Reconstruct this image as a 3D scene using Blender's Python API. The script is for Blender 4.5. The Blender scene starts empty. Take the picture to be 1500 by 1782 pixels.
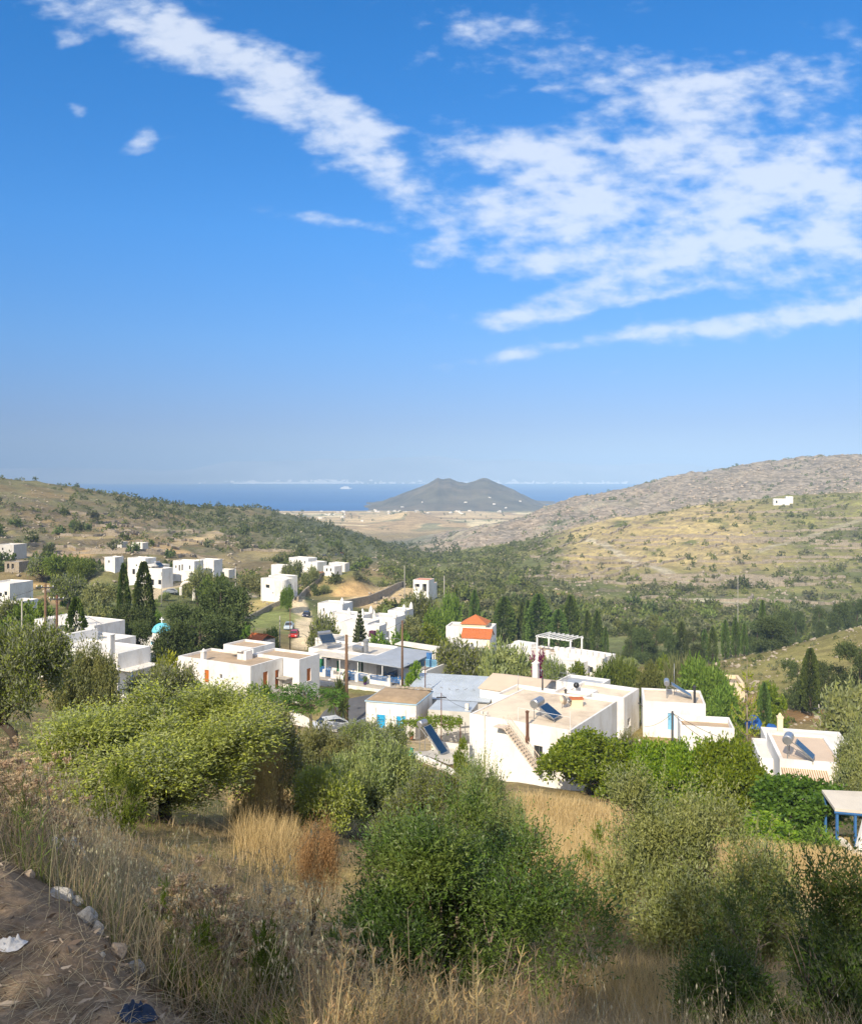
import bpy, bmesh, math, random
import numpy as np
from mathutils import Vector, Matrix
rng = np.random.default_rng(7)
random.seed(7)
SC = bpy.context.scene
COL = SC.collection
F, CX, HY = 1500.0, 750.0, 830.0          # focal length in photo pixels, photo centre column, eye-level row
R = math.radians
# ------------------------------------------------------------------ helpers
def W(px, py, Y):
    return Vector(((px - CX) / F * Y, Y, (HY - py) / F * Y))
def link(o, parent=None):
    COL.objects.link(o)
    if parent is not None: o.parent = parent
    return o
def tag(o, label=None, cat=None, group=None, kind=None):
    if label: o['label'] = label
    if cat: o['category'] = cat
    if group: o['group'] = group
    if kind: o['kind'] = kind
    return o
def empty(name, loc, label, cat, group=None, rz=0):
    o = bpy.data.objects.new(name, None); o.location = loc; o.rotation_euler = (0, 0, rz)
    o.empty_display_size = .3
    link(o); return tag(o, label, cat, group)
def npmesh(name, verts, faces, nper, mat_idx=None, mats=(), smooth=False):
    """verts (N,3); faces: flat int array; nper: verts per face (int or array)"""
    me = bpy.data.meshes.new(name)
    verts = np.asarray(verts, np.float32); faces = np.asarray(faces, np.int32).ravel()
    me.vertices.add(len(verts)); me.vertices.foreach_set('co', verts.ravel())
    nf = len(faces) // nper if np.isscalar(nper) else len(nper)
    tot = np.full(nf, nper, np.int32) if np.isscalar(nper) else np.asarray(nper, np.int32)
    st = np.concatenate([[0], np.cumsum(tot)[:-1]]).astype(np.int32)
    me.loops.add(len(faces)); me.loops.foreach_set('vertex_index', faces)
    me.polygons.add(nf); me.polygons.foreach_set('loop_start', st); me.polygons.foreach_set('loop_total', tot)
    if mat_idx is not None: me.polygons.foreach_set('material_index', np.asarray(mat_idx, np.int32))
    me.polygons.foreach_set('use_smooth', np.full(nf, smooth, bool))
    for m in mats: me.materials.append(m)
    me.update(calc_edges=True)
    return me
class MB:
    """collects shapes (any n-gons) into one mesh"""
    def __init__(s): s.v = []; s.f = []; s.m = []; s.cur = 0
    def add(s, vs, fs):
        b = len(s.v); s.v.extend([tuple(v) for v in vs])
        for f in fs: s.f.append([b + i for i in f]); s.m.append(s.cur)
        return s
    def box(s, x0, x1, y0, y1, z0, z1, T=None):
        vs = [(x, y, z) for z in (z0, z1) for y in (y0, y1) for x in (x0, x1)]
        if T: vs = [T(*v) for v in vs]
        return s.add(vs, [(0, 2, 3, 1), (4, 5, 7, 6), (0, 1, 5, 4), (2, 6, 7, 3), (0, 4, 6, 2), (1, 3, 7, 5)])
    def tube(s, pts, rad, n=8, cap=True):
        pts = [Vector(p) for p in pts]
        if np.isscalar(rad): rad = [rad] * len(pts)
        rings = []
        up = Vector((0.13, 0.21, 1))
        for i, p in enumerate(pts):
            d = (pts[min(i + 1, len(pts) - 1)] - pts[max(i - 1, 0)])
            d = d.normalized() if d.length > 1e-9 else Vector((0, 0, 1))
            a = d.cross(up if abs(d.dot(up.normalized())) < .97 else Vector((1, 0, 0))).normalized(); b = d.cross(a)
            rings.append([p + (a * math.cos(2 * math.pi * k / n) + b * math.sin(2 * math.pi * k / n)) * rad[i] for k in range(n)])
        vs = [v for r in rings for v in r]; fs = []
        for i in range(len(pts) - 1):
            for k in range(n):
                fs.append((i * n + k, i * n + (k + 1) % n, (i + 1) * n + (k + 1) % n, (i + 1) * n + k))
        if cap: fs.append(tuple(range(n))[::-1]); fs.append(tuple((len(pts) - 1) * n + k for k in range(n)))
        return s.add(vs, fs)
    def lathe(s, c, prof, n=12, axis=None):
        c = Vector(c); A = axis or Matrix.Identity(3); vs = []
        for r, z in prof:
            for k in range(n):
                t = 2 * math.pi * k / n; vs.append(c + A @ Vector((r * math.cos(t), r * math.sin(t), z)))
        fs = []
        for i in range(len(prof) - 1):
            for k in range(n): fs.append((i * n + k, i * n + (k + 1) % n, (i + 1) * n + (k + 1) % n, (i + 1) * n + k))
        fs.append(tuple(range(n))[::-1]); fs.append(tuple((len(prof) - 1) * n + k for k in range(n)))
        return s.add(vs, fs)
    def quad(s, a, b, c, d): return s.add([a, b, c, d], [(0, 1, 2, 3)])
    def build(s, name, mats, parent=None, smooth=False, base=None, bevel=0):
        if not isinstance(mats, (list, tuple)): mats = [mats]
        off = Vector(base) if base is not None else Vector((0, 0, 0))
        vs = np.array(s.v, np.float32) - np.array(off, np.float32)
        me = npmesh(name, vs, [i for f in s.f for i in f], [len(f) for f in s.f], s.m, mats, smooth)
        if bevel:
            bm = bmesh.new(); bm.from_mesh(me); bmesh.ops.remove_doubles(bm, verts=bm.verts, dist=1e-4)
            es = [e for e in bm.edges if len(e.link_faces) == 2 and e.calc_face_angle(0) > .6]
            bmesh.ops.bevel(bm, geom=es, offset=bevel, segments=2, affect='EDGES', clamp_overlap=True)
            bm.to_mesh(me); bm.free()
        o = bpy.data.objects.new(name, me)
        if base is not None and parent is None: o.location = off
        return link(o, parent)
def dup_tree(o, parent=None):
    c = o.copy(); COL.objects.link(c); c.parent = parent
    for ch in [k for k in o.children]: dup_tree(ch, c)
    return c
# ------------------------------------------------------------------ noise (numpy)
def _h(ix, iy, seed):
    n = (ix.astype(np.int64) * 374761393 + iy.astype(np.int64) * 668265263 + seed * 1274126177) & 0x7fffffff
    n = ((n ^ (n >> 13)) * 1274126177) & 0x7fffffff
    return ((n ^ (n >> 16)) & 0xffff) / 65535.0
def vnoise(x, y, seed=0):
    x = np.asarray(x, float); y = np.asarray(y, float)
    ix = np.floor(x); iy = np.floor(y); fx = x - ix; fy = y - iy
    fx = fx * fx * (3 - 2 * fx); fy = fy * fy * (3 - 2 * fy)
    a = _h(ix, iy, seed); b = _h(ix + 1, iy, seed); c = _h(ix, iy + 1, seed); d = _h(ix + 1, iy + 1, seed)
    return (a * (1 - fx) + b * fx) * (1 - fy) + (c * (1 - fx) + d * fx) * fy
def fbm(x, y, seed=0, o=4):
    t = 0; a = .5; s = 0
    for k in range(o):
        t = t + a * vnoise(np.asarray(x) * 2 ** k, np.asarray(y) * 2 ** k, seed + k * 17); s += a; a *= .5
    return t / s
def sstep(a, b, x):
    t = np.clip((np.asarray(x, float) - a) / (b - a), 0, 1); return t * t * (3 - 2 * t)
# ------------------------------------------------------------------ materials
MATS = {}
def nodes(m):
    nt = m.node_tree; nt.nodes.clear(); return nt, nt.nodes, nt.links
def N(nt, typ, **kw):
    n = nt.nodes.new(typ)
    for k, v in kw.items():
        if k in n.inputs.keys(): n.inputs[k].default_value = v
        else: setattr(n, k, v)
    return n
def mixc(nt, fac, a, b, mode='MIX'):
    n = nt.nodes.new('ShaderNodeMix'); n.data_type = 'RGBA'; n.blend_type = mode
    for i, v in ((0, fac), (6, a), (7, b)):
        if hasattr(v, 'is_output'): nt.links.new(v, n.inputs[i])
        elif i == 0: n.inputs[0].default_value = v
        else: n.inputs[i].default_value = (*v, 1) if len(v) == 3 else v
    return n.outputs[2]
def ramp(nt, src, stops):
    n = nt.nodes.new('ShaderNodeValToRGB'); e = n.color_ramp.elements
    while len(e) < len(stops): e.new(.5)
    for i, (p, c) in enumerate(stops): e[i].position = p; e[i].color = (*c, 1) if len(c) == 3 else c
    nt.links.new(src, n.inputs[0]); return n.outputs[0]
def plain(name, col, rough=.7, var=.12, scale=3.0, bump=0.0, metal=0, dirt=None, dirt_amt=.3, spec=.3, dscale=None):
    """coloured surface with noise variation, optional stains and bump (object coordinates)"""
    if name in MATS: return MATS[name]
    m = bpy.data.materials.new(name); m.use_nodes = True; nt, ns, L = nodes(m)
    out = N(nt, 'ShaderNodeOutputMaterial'); b = N(nt, 'ShaderNodeBsdfPrincipled', Roughness=rough, Metallic=metal)
    b.inputs['Specular IOR Level'].default_value = spec
    L.new(b.outputs[0], out.inputs[0])
    tc = N(nt, 'ShaderNodeTexCoord'); no = N(nt, 'ShaderNodeTexNoise', Scale=scale, Detail=6.0, Roughness=.62)
    L.new(tc.outputs['Object'], no.inputs[0])
    c = Vector(col)
    cc = ramp(nt, no.outputs[0], [(.3, tuple(c * (1 - var))), (.7, tuple(min(1, v * (1 + var)) for v in c))])
    if dirt:
        mp = N(nt, 'ShaderNodeMapping'); mp.inputs['Scale'].default_value = (1, 1, .35); L.new(tc.outputs['Object'], mp.inputs[0])
        n2 = N(nt, 'ShaderNodeTexNoise', Scale=dscale or scale * .6, Detail=8.0, Roughness=.7); L.new(mp.outputs[0], n2.inputs[0])
        fac = ramp(nt, n2.outputs[0], [(.48, (0, 0, 0)), (.72, (dirt_amt,) * 3)])
        cc = mixc(nt, fac, cc, dirt)
    L.new(cc, b.inputs['Base Color'])
    if bump:
        n3 = N(nt, 'ShaderNodeTexNoise', Scale=scale * 4, Detail=5.0); L.new(tc.outputs['Object'], n3.inputs[0])
        bp = N(nt, 'ShaderNodeBump', Strength=bump, Distance=.05); L.new(n3.outputs[0], bp.inputs['Height']); L.new(bp.outputs[0], b.inputs['Normal'])
    MATS[name] = m; return m
def leafmat(name, a, b, trans=.35, rough=.55, spec=.25, under=None, patch=None):
    """foliage: colour varies from leaf to leaf and over broad patches, part of the light passes through"""
    if name in MATS: return MATS[name]
    m = bpy.data.materials.new(name); m.use_nodes = True; nt, ns, L = nodes(m)
    out = N(nt, 'ShaderNodeOutputMaterial'); p = N(nt, 'ShaderNodeBsdfPrincipled', Roughness=rough); p.inputs['Specular IOR Level'].default_value = spec
    tl = N(nt, 'ShaderNodeBsdfTranslucent'); mx = N(nt, 'ShaderNodeMixShader'); mx.inputs[0].default_value = trans
    g = N(nt, 'ShaderNodeNewGeometry'); oi = N(nt, 'ShaderNodeObjectInfo')
    c = ramp(nt, g.outputs['Random Per Island'], [(0, a), (1, b)])
    if under:
        c = mixc(nt, g.outputs['Backfacing'], c, under)
    if patch:
        tc = N(nt, 'ShaderNodeTexCoord'); no = N(nt, 'ShaderNodeTexNoise', Scale=patch[1], Detail=3.0); L.new(tc.outputs['Object'], no.inputs[0])
        c = mixc(nt, ramp(nt, no.outputs[0], [(.42, (0, 0, 0)), (.62, (patch[2],) * 3)]), c, patch[0])
    hs = N(nt, 'ShaderNodeHueSaturation')
    ma = N(nt, 'ShaderNodeMath', operation='MULTIPLY_ADD'); ma.inputs[1].default_value = .5; ma.inputs[2].default_value = .75
    L.new(oi.outputs['Random'], ma.inputs[0]); L.new(ma.outputs[0], hs.inputs['Value']); L.new(c, hs.inputs['Color'])
    mh = N(nt, 'ShaderNodeMath', operation='MULTIPLY_ADD'); mh.inputs[1].default_value = .04; mh.inputs[2].default_value = .48
    L.new(oi.outputs['Random'], mh.inputs[0]); L.new(mh.outputs[0], hs.inputs['Hue'])
    L.new(hs.outputs[0], p.inputs['Base Color']); L.new(hs.outputs[0], tl.inputs[0])
    L.new(p.outputs[0], mx.inputs[1]); L.new(tl.outputs[0], mx.inputs[2]); L.new(mx.outputs[0], out.inputs[0])
    MATS[name] = m; return m
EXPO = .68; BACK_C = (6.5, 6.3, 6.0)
# ------------------------------------------------------------------ camera
cam = bpy.data.cameras.new('camera'); co = link(bpy.data.objects.new('camera', cam))
co.location = (0, 0, 0); co.rotation_euler = (R(90), 0, 0)
cam.sensor_fit = 'HORIZONTAL'; cam.sensor_width = 36; cam.lens = F / 1500 * 36
cam.shift_y = (HY - 891) / 1500; cam.clip_start = .05; cam.clip_end = 80000
SC.camera = co
# ------------------------------------------------------------------ light
SUN_EL, SUN_OFF = 35.0, 23.0     # height of the sun; degrees to the left of straight behind the camera
sd = Vector((-math.sin(R(SUN_OFF)) * math.cos(R(SUN_EL)), -math.cos(R(SUN_OFF)) * math.cos(R(SUN_EL)), math.sin(R(SUN_EL))))
sl = bpy.data.lights.new('sun', 'SUN'); so = link(bpy.data.objects.new('sun', sl))
sl.energy = 4.0; sl.angle = R(.53); sl.color = (1, .88, .70); so.rotation_euler = sd.to_track_quat('Z', 'Y').to_euler()
so.location = (-30, -40, 40)
w = bpy.data.worlds.new('World'); SC.world = w; w.use_nodes = True; nt = w.node_tree; nt.nodes.clear(); L = nt.links
out = N(nt, 'ShaderNodeOutputWorld'); bg = N(nt, 'ShaderNodeBackground', Strength=.108); L.new(bg.outputs[0], out.inputs[0])
sky = N(nt, 'ShaderNodeTexSky', sky_type='NISHITA', sun_disc=False, sun_elevation=R(SUN_EL), air_density=1.0, dust_density=.1, ozone_density=4.0, altitude=250)
sky.sun_rotation = math.atan2(sd.x, sd.y)
hs = N(nt, 'ShaderNodeHueSaturation', Saturation=1.25, Value=1.0); L.new(mixc(nt, 1.0, sky.outputs[0], (.80, .93, 1.02), 'MULTIPLY'), hs.inputs['Color'])
# clouds, laid out by direction (tangent of azimuth, tangent of height): a broken sheet to the right, a long bank to the upper left
tc = N(nt, 'ShaderNodeTexCoord'); sep = N(nt, 'ShaderNodeSeparateXYZ'); L.new(tc.outputs['Generated'], sep.inputs[0])
def M(op, a, b=None, c=None):
    n = nt.nodes.new('ShaderNodeMath'); n.operation = op
    for i, v in enumerate((a, b, c)):
        if v is None: continue
        if hasattr(v, 'is_output'): L.new(v, n.inputs[i])
        else: n.inputs[i].default_value = v
    return n.outputs[0]
yy = M('MAXIMUM', sep.outputs[1], .05)
tu = M('DIVIDE', sep.outputs[0], yy); tv = M('DIVIDE', sep.outputs[2], yy)
cmb0 = N(nt, 'ShaderNodeCombineXYZ'); L.new(tu, cmb0.inputs[0]); L.new(tv, cmb0.inputs[1])
def blob(acc, px, py, rx, ry, ang, amp):
    """adds a soft elongated patch of cloud cover at a direction"""
    mp = N(nt, 'ShaderNodeMapping', vector_type='TEXTURE'); L.new(cmb0.outputs[0], mp.inputs[0])
    mp.inputs['Location'].default_value = ((px - CX) / F, (HY - py) / F, 0); mp.inputs['Rotation'].default_value = (0, 0, R(ang)); mp.inputs['Scale'].default_value = (rx / F, ry / F, 1)
    d = N(nt, 'ShaderNodeVectorMath', operation='DOT_PRODUCT'); L.new(mp.outputs[0], d.inputs[0]); L.new(mp.outputs[0], d.inputs[1])
    return M('MULTIPLY_ADD', M('POWER', .36788, d.outputs['Value']), amp, acc)
BL = [(400, 110, 190, 58, -25, 1.1), (530, 195, 150, 66, -30, 1.15), (665, 290, 120, 44, -55, 1.05), (170, 20, 190, 48, -18, .95),
      (580, 384, 90, 17, -10, 1.1), (250, 238, 34, 28, 20, 1.2), (140, 193, 28, 22, 0, 1.1), (120, 70, 28, 20, 0, 1.0),
      (900, 85, 230, 70, -14, .78), (860, 250, 140, 50, -5, 1.0), (900, 365, 200, 60, 14, 1.0), (1080, 300, 230, 110, 12, .7), (1330, 270, 270, 150, 16, .78),
      (1200, 420, 340, 62, 8, .8), (1450, 330, 170, 100, 10, .7), (1000, 530, 180, 26, 10, 1.6), (1290, 470, 270, 34, 8, 1.1), (900, 455, 90, 26, 2, .55),
      (980, 602, 200, 15, 10, 1.05), (1270, 568, 190, 24, 8, 1.15), (1450, 520, 130, 46, 0, .8), (1080, 645, 30, 8, 10, .4), (1160, 150, 190, 60, 5, .7), (690, 130, 70, 25, 25, .4), (1090, 5, 60, 20, -10, .5), (700, 430, 40, 14, -35, .35), (1420, 120, 130, 50, 10, .35)]
acc = 0.0
for b_ in BL:
    acc = blob(acc, *b_)
acc = M('MINIMUM', acc, 1.3)
cmb = N(nt, 'ShaderNodeCombineXYZ'); L.new(tu, cmb.inputs[0]); L.new(M('MULTIPLY', tv, 2.0), cmb.inputs[1])
rot = N(nt, 'ShaderNodeMapping'); rot.inputs['Rotation'].default_value = (0, 0, R(-14)); rot.inputs['Location'].default_value = (3.1, 1.7, 0); L.new(cmb.outputs[0], rot.inputs[0])
n1 = N(nt, 'ShaderNodeTexNoise', Scale=9.0, Detail=10.0, Roughness=.57, Distortion=.12); L.new(rot.outputs[0], n1.inputs[0])
n2 = N(nt, 'ShaderNodeTexNoise', Scale=30.0, Detail=5.0, Roughness=.5); L.new(rot.outputs[0], n2.inputs[0])
nn = M('ADD', M('MULTIPLY', n1.outputs[0], .68), M('MULTIPLY', n2.outputs[0], .32))
dens = M('ADD', M('MULTIPLY', acc, .62), M('MULTIPLY', M('SUBTRACT', nn, .5), 2.9))
mr = N(nt, 'ShaderNodeMapRange', interpolation_type='SMOOTHSTEP'); mr.inputs[1].default_value = .28; mr.inputs[2].default_value = 1.0; L.new(dens, mr.inputs[0])
gate = M('MULTIPLY', mr.outputs[0], M('MINIMUM', M('MULTIPLY', acc, 3.0), 1.0))
cfac = M('MULTIPLY', gate, .72)
ccol = mixc(nt, M('MINIMUM', M('MULTIPLY', gate, 1.0), 1.0), (4.3, 5.0, 6.2), (5.9, 6.2, 6.7))
grad = ramp(nt, M('MAXIMUM', sep.outputs[2], 0.0), [(0, (.40, .36, .52)), (.06, (.46, .40, .58)), (.15, (.78, .69, .79)), (.27, (1.06, .95, 1.02)), (.45, (1.08, 1.04, 1.10))])
skyc = mixc(nt, 1.0, hs.outputs[0], grad, 'MULTIPLY')
front = mixc(nt, cfac, skyc, ccol)
# unseen broken cloud overhead and behind the viewpoint, added to brighten the fill light
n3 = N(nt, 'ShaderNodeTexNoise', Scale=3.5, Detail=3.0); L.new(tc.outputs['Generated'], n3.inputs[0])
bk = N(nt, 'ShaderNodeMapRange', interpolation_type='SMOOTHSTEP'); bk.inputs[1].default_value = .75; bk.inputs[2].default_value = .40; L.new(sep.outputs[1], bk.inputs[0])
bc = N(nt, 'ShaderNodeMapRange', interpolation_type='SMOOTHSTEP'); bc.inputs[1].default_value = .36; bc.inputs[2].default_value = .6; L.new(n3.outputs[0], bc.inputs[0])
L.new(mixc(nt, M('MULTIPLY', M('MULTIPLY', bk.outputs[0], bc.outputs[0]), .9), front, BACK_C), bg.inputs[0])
w.cycles.sampling_method = 'NONE'
SC.view_settings.view_transform = 'Standard'; SC.view_settings.look = 'None'; SC.view_settings.exposure = EXPO; SC.view_settings.gamma = 1
cy = SC.cycles; cy.max_bounces = 6; cy.diffuse_bounces = 3; cy.glossy_bounces = 2; cy.transmission_bounces = 4; cy.transparent_max_bounces = 6; cy.volume_bounces = 0
cy.caustics_reflective = False; cy.caustics_refractive = False; cy.use_adaptive_sampling = True; cy.adaptive_threshold = .015
try:
    cy.use_denoising = True; cy.denoiser = 'OPENIMAGEDENOISE'; cy.denoising_input_passes = 'RGB_ALBEDO_NORMAL'; cy.denoising_prefilter = 'ACCURATE'
except Exception: pass
# ------------------------------------------------------------------ ground
SEA = -103.0
CPX = [0, 150, 300, 450, 600, 680, 760, 900, 1050, 1200, 1350, 1500]
ZR = {  # height of the ground in metres, near rows
 1.7: [-1.60, -1.60, -1.60, -1.62, -1.63, -1.64, -1.65, -1.65, -1.65, -1.65, -1.65, -1.65],
 2.5: [-1.60, -1.60, -1.62, -1.80, -1.86, -1.88, -1.90, -1.92, -1.93, -1.95, -1.95, -1.95],
 3.2: [-1.60, -1.64, -1.95, -2.15, -2.27, -2.3, -2.35, -2.38, -2.4, -2.4, -2.4, -2.4],
 4.0: [-1.75, -2.0, -2.45, -2.65, -2.85, -2.9, -2.95, -2.97, -3.0, -3.0, -3.0, -3.0],
 5.0: [-2.15, -2.5, -2.95, -3.25, -3.45, -3.5, -3.6, -3.62, -3.65, -3.65, -3.65, -3.65],
 7.0: [-2.9, -3.35, -3.9, -4.3, -4.5, -4.6, -4.75, -4.8, -4.8, -4.8, -4.8, -4.8],
 10: [-3.9, -4.35, -4.95, -5.5, -5.8, -5.9, -6.0, -6.05, -6.1, -6.1, -6.1, -6.1],
 14: [-5.2, -5.7, -6.2, -6.7, -7.0, -7.1, -7.2, -7.3, -7.4, -7.5, -7.5, -7.5],
 20: [-7.0, -7.55, -8.05, -8.55, -8.85, -9.0, -9.1, -9.25, -9.45, -9.65, -9.8, -9.9],
 30: [-9.6, -10.5, -11.2, -11.8, -12.2, -12.3, -12.45, -12.6, -12.9, -13.2, -13.4, -13.6]}
PR = {  # photo row of the ground at that distance, far rows
 45: [1260, 1300, 1335, 1365, 1382, 1387, 1392, 1402, 1420, 1440, 1465, 1490],
 60: [1245, 1270, 1298, 1318, 1335, 1343, 1350, 1362, 1376, 1398, 1418, 1432],
 80: [1222, 1242, 1262, 1278, 1294, 1302, 1310, 1322, 1334, 1342, 1352, 1362],
 100: [1198, 1215, 1228, 1238, 1258, 1268, 1275, 1280, 1282, 1288, 1288, 1284],
 130: [1152, 1160, 1168, 1180, 1196, 1203, 1210, 1216, 1220, 1220, 1205, 1185],
 170: [1097, 1098, 1102, 1112, 1128, 1136, 1146, 1158, 1166, 1166, 1128, 1078],
 220: [1053, 1053, 1056, 1072, 1090, 1098, 1106, 1112, 1124, 1132, 1140, 1150],
 280: [1008, 1014, 1020, 1038, 1046, 1050, 1056, 1064, 1078, 1085, 1092, 1100],
 360: [958, 968, 978, 998, 1000, 1004, 1014, 1022, 1028, 1028, 1034, 1040],
 460: [913, 926, 942, 958, 968, 978, 990, 988, 980, 968, 968, 972],
 580: [864, 884, 908, 928, 942, 965, 980, 962, 930, 910, 904, 902],
 700: [828, 852, 878, 902, 930, 958, 966, 944, 906, 882, 868, 854],
 850: [836, 858, 884, 886, 922, 956, 962, 940, 905, 884, 868, 852],
 1000: [862, 876, 900, 892, 928, 952, 945, 908, 876, 850, 828, 810],
 1200: [882, 888, 905, 902, 936, 952, 930, 900, 861, 827, 804, 791],
 1450: [890, 900, 908, 910, 932, 944, 938, 915, 880, 850, 830, 810],
 1700: [909, 909, 909, 909, 911, 912, 912, 911, 908, 903, 890, 875],
 2100: [898, 898, 898, 898, 899, 899.5, 899.5, 899, 898, 898, 897, 896],
 2560: [889.5, 889.5, 889.5, 889.5, 889.2, 889, 889, 889, 889, 889, 889, 889],
 3000: [888, 888, 888, 888, 887, 885, 885, 885, 885, 885, 885, 885]}
rowsY = []; tab = []
for Y in sorted(list(ZR) + list(PR)):
    rowsY.append(math.log(Y)); tab.append(ZR[Y] if Y in ZR else [(HY - p) / F * Y for p in PR[Y]])
tab = np.array(tab); rowsY = np.array(rowsY); CPXa = np.array(CPX, float)
us = np.concatenate([np.linspace(-2800, -160, 45), np.linspace(-150, 1650, 320), np.linspace(1660, 4300, 45)])
NV = 1300
vs = np.linspace(math.log(1.7), math.log(3000), NV)
t1 = np.array([np.interp(vs, rowsY, tab[:, j]) for j in range(len(CPX))])          # (cols, NV)
G = np.array([[0.0]])
G = np.stack([np.interp(np.clip(us, 0, 1500), CPXa, t1[:, k]) for k in range(NV)], 1)  # (NU,NV)
def smooth1(A, n, ax):
    k = np.hanning(2 * n + 3)[1:-1]; k /= k.sum()
    P = np.pad(A, [(n, n) if i == ax else (0, 0) for i in range(2)], mode='edge')
    return np.apply_along_axis(lambda r: np.convolve(r, k, 'valid'), ax, P)
G = smooth1(smooth1(G, 9, 0), 14, 1)
UU, VV = np.meshgrid(us, vs, indexing='ij'); YY = np.exp(VV); XX = (UU - CX) / F * YY
PYb = HY - G / YY * F
# beyond the frame the hills go on, gently
# relief: small bumps near, larger ones far
amp = np.interp(np.log(YY), [math.log(v) for v in (1.7, 5, 20, 60, 90, 170, 300, 600, 1200, 1700, 2600, 3000)], [.03, .10, .35, .4, .15, .3, 2.2, 6, 11, 2, .3, .3])
wl = np.interp(np.log(YY), [math.log(v) for v in (1.7, 10, 50, 150, 400, 1200, 3000)], [1.0, 3, 10, 22, 55, 110, 250])
LX, LY = UU / F * 3.0, VV * 3.0
G = G + amp * ((fbm(LX * 4, LY * 3.2, 3, 5) - .5) * 1.5) + amp * .35 * (fbm(UU / 22., VV * 55, 9, 3) - .5)
# rocky ridge: crags
rock = sstep(760, 960, YY) * sstep(1500, 1350, YY) * sstep(660, 780, UU)
G += rock * (fbm(XX / 9, YY / 11, 29, 3) - .5) * 5 * sstep(.35, .6, fbm(XX / 40, YY / 40, 30, 2))
G += rock * (fbm(XX / 45, YY / 45, 21, 5) - .5) * 16 + rock * np.abs(fbm(XX / 16, YY / 22, 5, 3) - .5) * 10
# knoll in the plain
G += 17 * np.exp(-((UU - 712) / 42) ** 2 - ((YY - 1950) / 150) ** 2)
# terraces: steps that follow the contours on both hillsides
def terr_mask(U, Y):
    n = fbm(U / 130., np.log(Y) * 9, 77, 3)
    r = sstep(860, 980, U) * sstep(290, 340, Y) * sstep(730, 660, Y) * sstep(.22, .36, n + .12 * sstep(1000, 1150, U))
    l = sstep(470, 380, U) * sstep(300, 340, Y) * sstep(640, 560, Y) * sstep(.26, .40, n)
    return np.maximum(r, l)
G = np.where((YY > 1480) & (YY < 2580), np.maximum(G, -101.6), G)
tm = terr_mask(UU, YY)
zw = G + 3.0 * (fbm(XX / 60, YY / 60, 31, 3) - .5)
step = np.where(UU > 700, 1.5, 1.9)
ph = zw / step; fr = ph - np.floor(ph)
sharp = np.where(fr < .8, fr * .15 / .8, .15 + (fr - .8) / .2 * .85)
G = G + tm * (sharp - fr) * step * .95
for i in range(1): pass
TFR = np.where(tm > .4, fr, -1.0)
def terr_fr(u, Y):
    i = int(np.clip(np.searchsorted(us, u), 0, len(us) - 1)); j = int(np.clip((math.log(Y) - vs[0]) / (vs[1] - vs[0]), 0, NV - 1)); return TFR[i, j]
def gz(x, y):
    """height of the ground at world (x, y), y > 1.7"""
    x = np.asarray(x, float); y = np.maximum(np.asarray(y, float), 1.7001)
    u = np.clip(x / y * F + CX, us[0], us[-1] - 1e-3); v = np.clip(np.log(y), vs[0], vs[-1] - 1e-6)
    i = np.clip(np.searchsorted(us, u, 'right') - 1, 0, len(us) - 2); j = np.clip(((v - vs[0]) / (vs[1] - vs[0])).astype(int), 0, NV - 2)
    a = (u - us[i]) / (us[i + 1] - us[i]); b = (v - vs[j]) / (vs[1] - vs[0])
    return (G[i, j] * (1 - a) + G[i + 1, j] * a) * (1 - b) + (G[i, j + 1] * (1 - a) + G[i + 1, j + 1] * a) * b
def on_ground(px, Y, dz=0.0):
    x = (px - CX) / F * Y; return Vector((x, Y, float(gz(x, Y)) + dz))
def ray_ground(px, py, lo=1.75, hi=1500):
    """first point of the ground along the sight line of a photo pixel"""
    Ys = np.exp(np.linspace(math.log(lo), math.log(hi), 1600)); x = (px - CX) / F * Ys
    d = gz(x, Ys) - (HY - py) / F * Ys
    k = np.argmax(d > 0) if (d > 0).any() else len(Ys) - 1
    return Vector((x[k], Ys[k], float(gz(x[k], Ys[k]))))
PADS = []; PAINT = []
HAZE_D = 1.6e-4; HAZE_C = (.36, .55, .82)
def paint(pxs, rad, soft, col, k=1.0):
    ps = [ray_ground(*p, 40) for p in pxs]
    for a, b in zip(ps[:-1], ps[1:]): PAINT.append((a.x, a.y, b.x, b.y, rad, soft, col, k))
EARTH = (.42, .32, .19)
paint([(532, 1128), (531, 1098), (527, 1072), (512, 1050), (500, 1040)], 1.9, 1.0, (.44, .36, .25))
paint([(500, 1041), (450, 1040), (415, 1031), (370, 1030), (325, 1032), (285, 1034), (255, 1044)], 1.5, 1.0, (.36, .30, .22), .9)
paint([(640, 1050), (690, 1034)], 7, 5, EARTH, .95); paint([(700, 1026), (715, 1040)], 6, 4, EARTH, .9); paint([(600, 1036), (640, 1034)], 2.5, 3, (.36, .24, .12), .9)
paint([(560, 1024), (640, 1012)], 9, 5, (.15, .15, .05), .8)
paint([(70, 1018), (118, 1028)], 3, 4, (.38, .27, .13), .9); paint([(90, 1040), (130, 1050)], 2, 4, (.24, .16, .09), .8); paint([(10, 1000), (60, 1002)], 5, 5, (.24, .17, .10), .8); paint([(120, 972), (130, 962)], 5, 6, (.33, .22, .12), .7)
paint([(440, 1085), (470, 1070)], 6, 5, (.15, .17, .06), .8); paint([(420, 1062), (450, 1056)], 4, 4, (.26, .21, .10), .8)
paint([(940, 1035), (990, 1036)], 2.5, 4, (.36, .20, .09), .8)
paint([(1020, 940), (1130, 985), (1180, 1010), (1200, 1020)], 2.0, 2.5, (.36, .32, .25), .8); paint([(1225, 1045), (1300, 1050)], 3, 3, (.33, .30, .24), .7)
paint([(1320, 960), (1420, 930), (1500, 905)], 1.5, 2, (.30, .27, .21), .6)
paint([(270, 950), (330, 945), (380, 925)], 3, 4, (.36, .28, .17), .7); paint([(290, 955), (320, 962)], 5, 6, (.34, .23, .12), .8)
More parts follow.
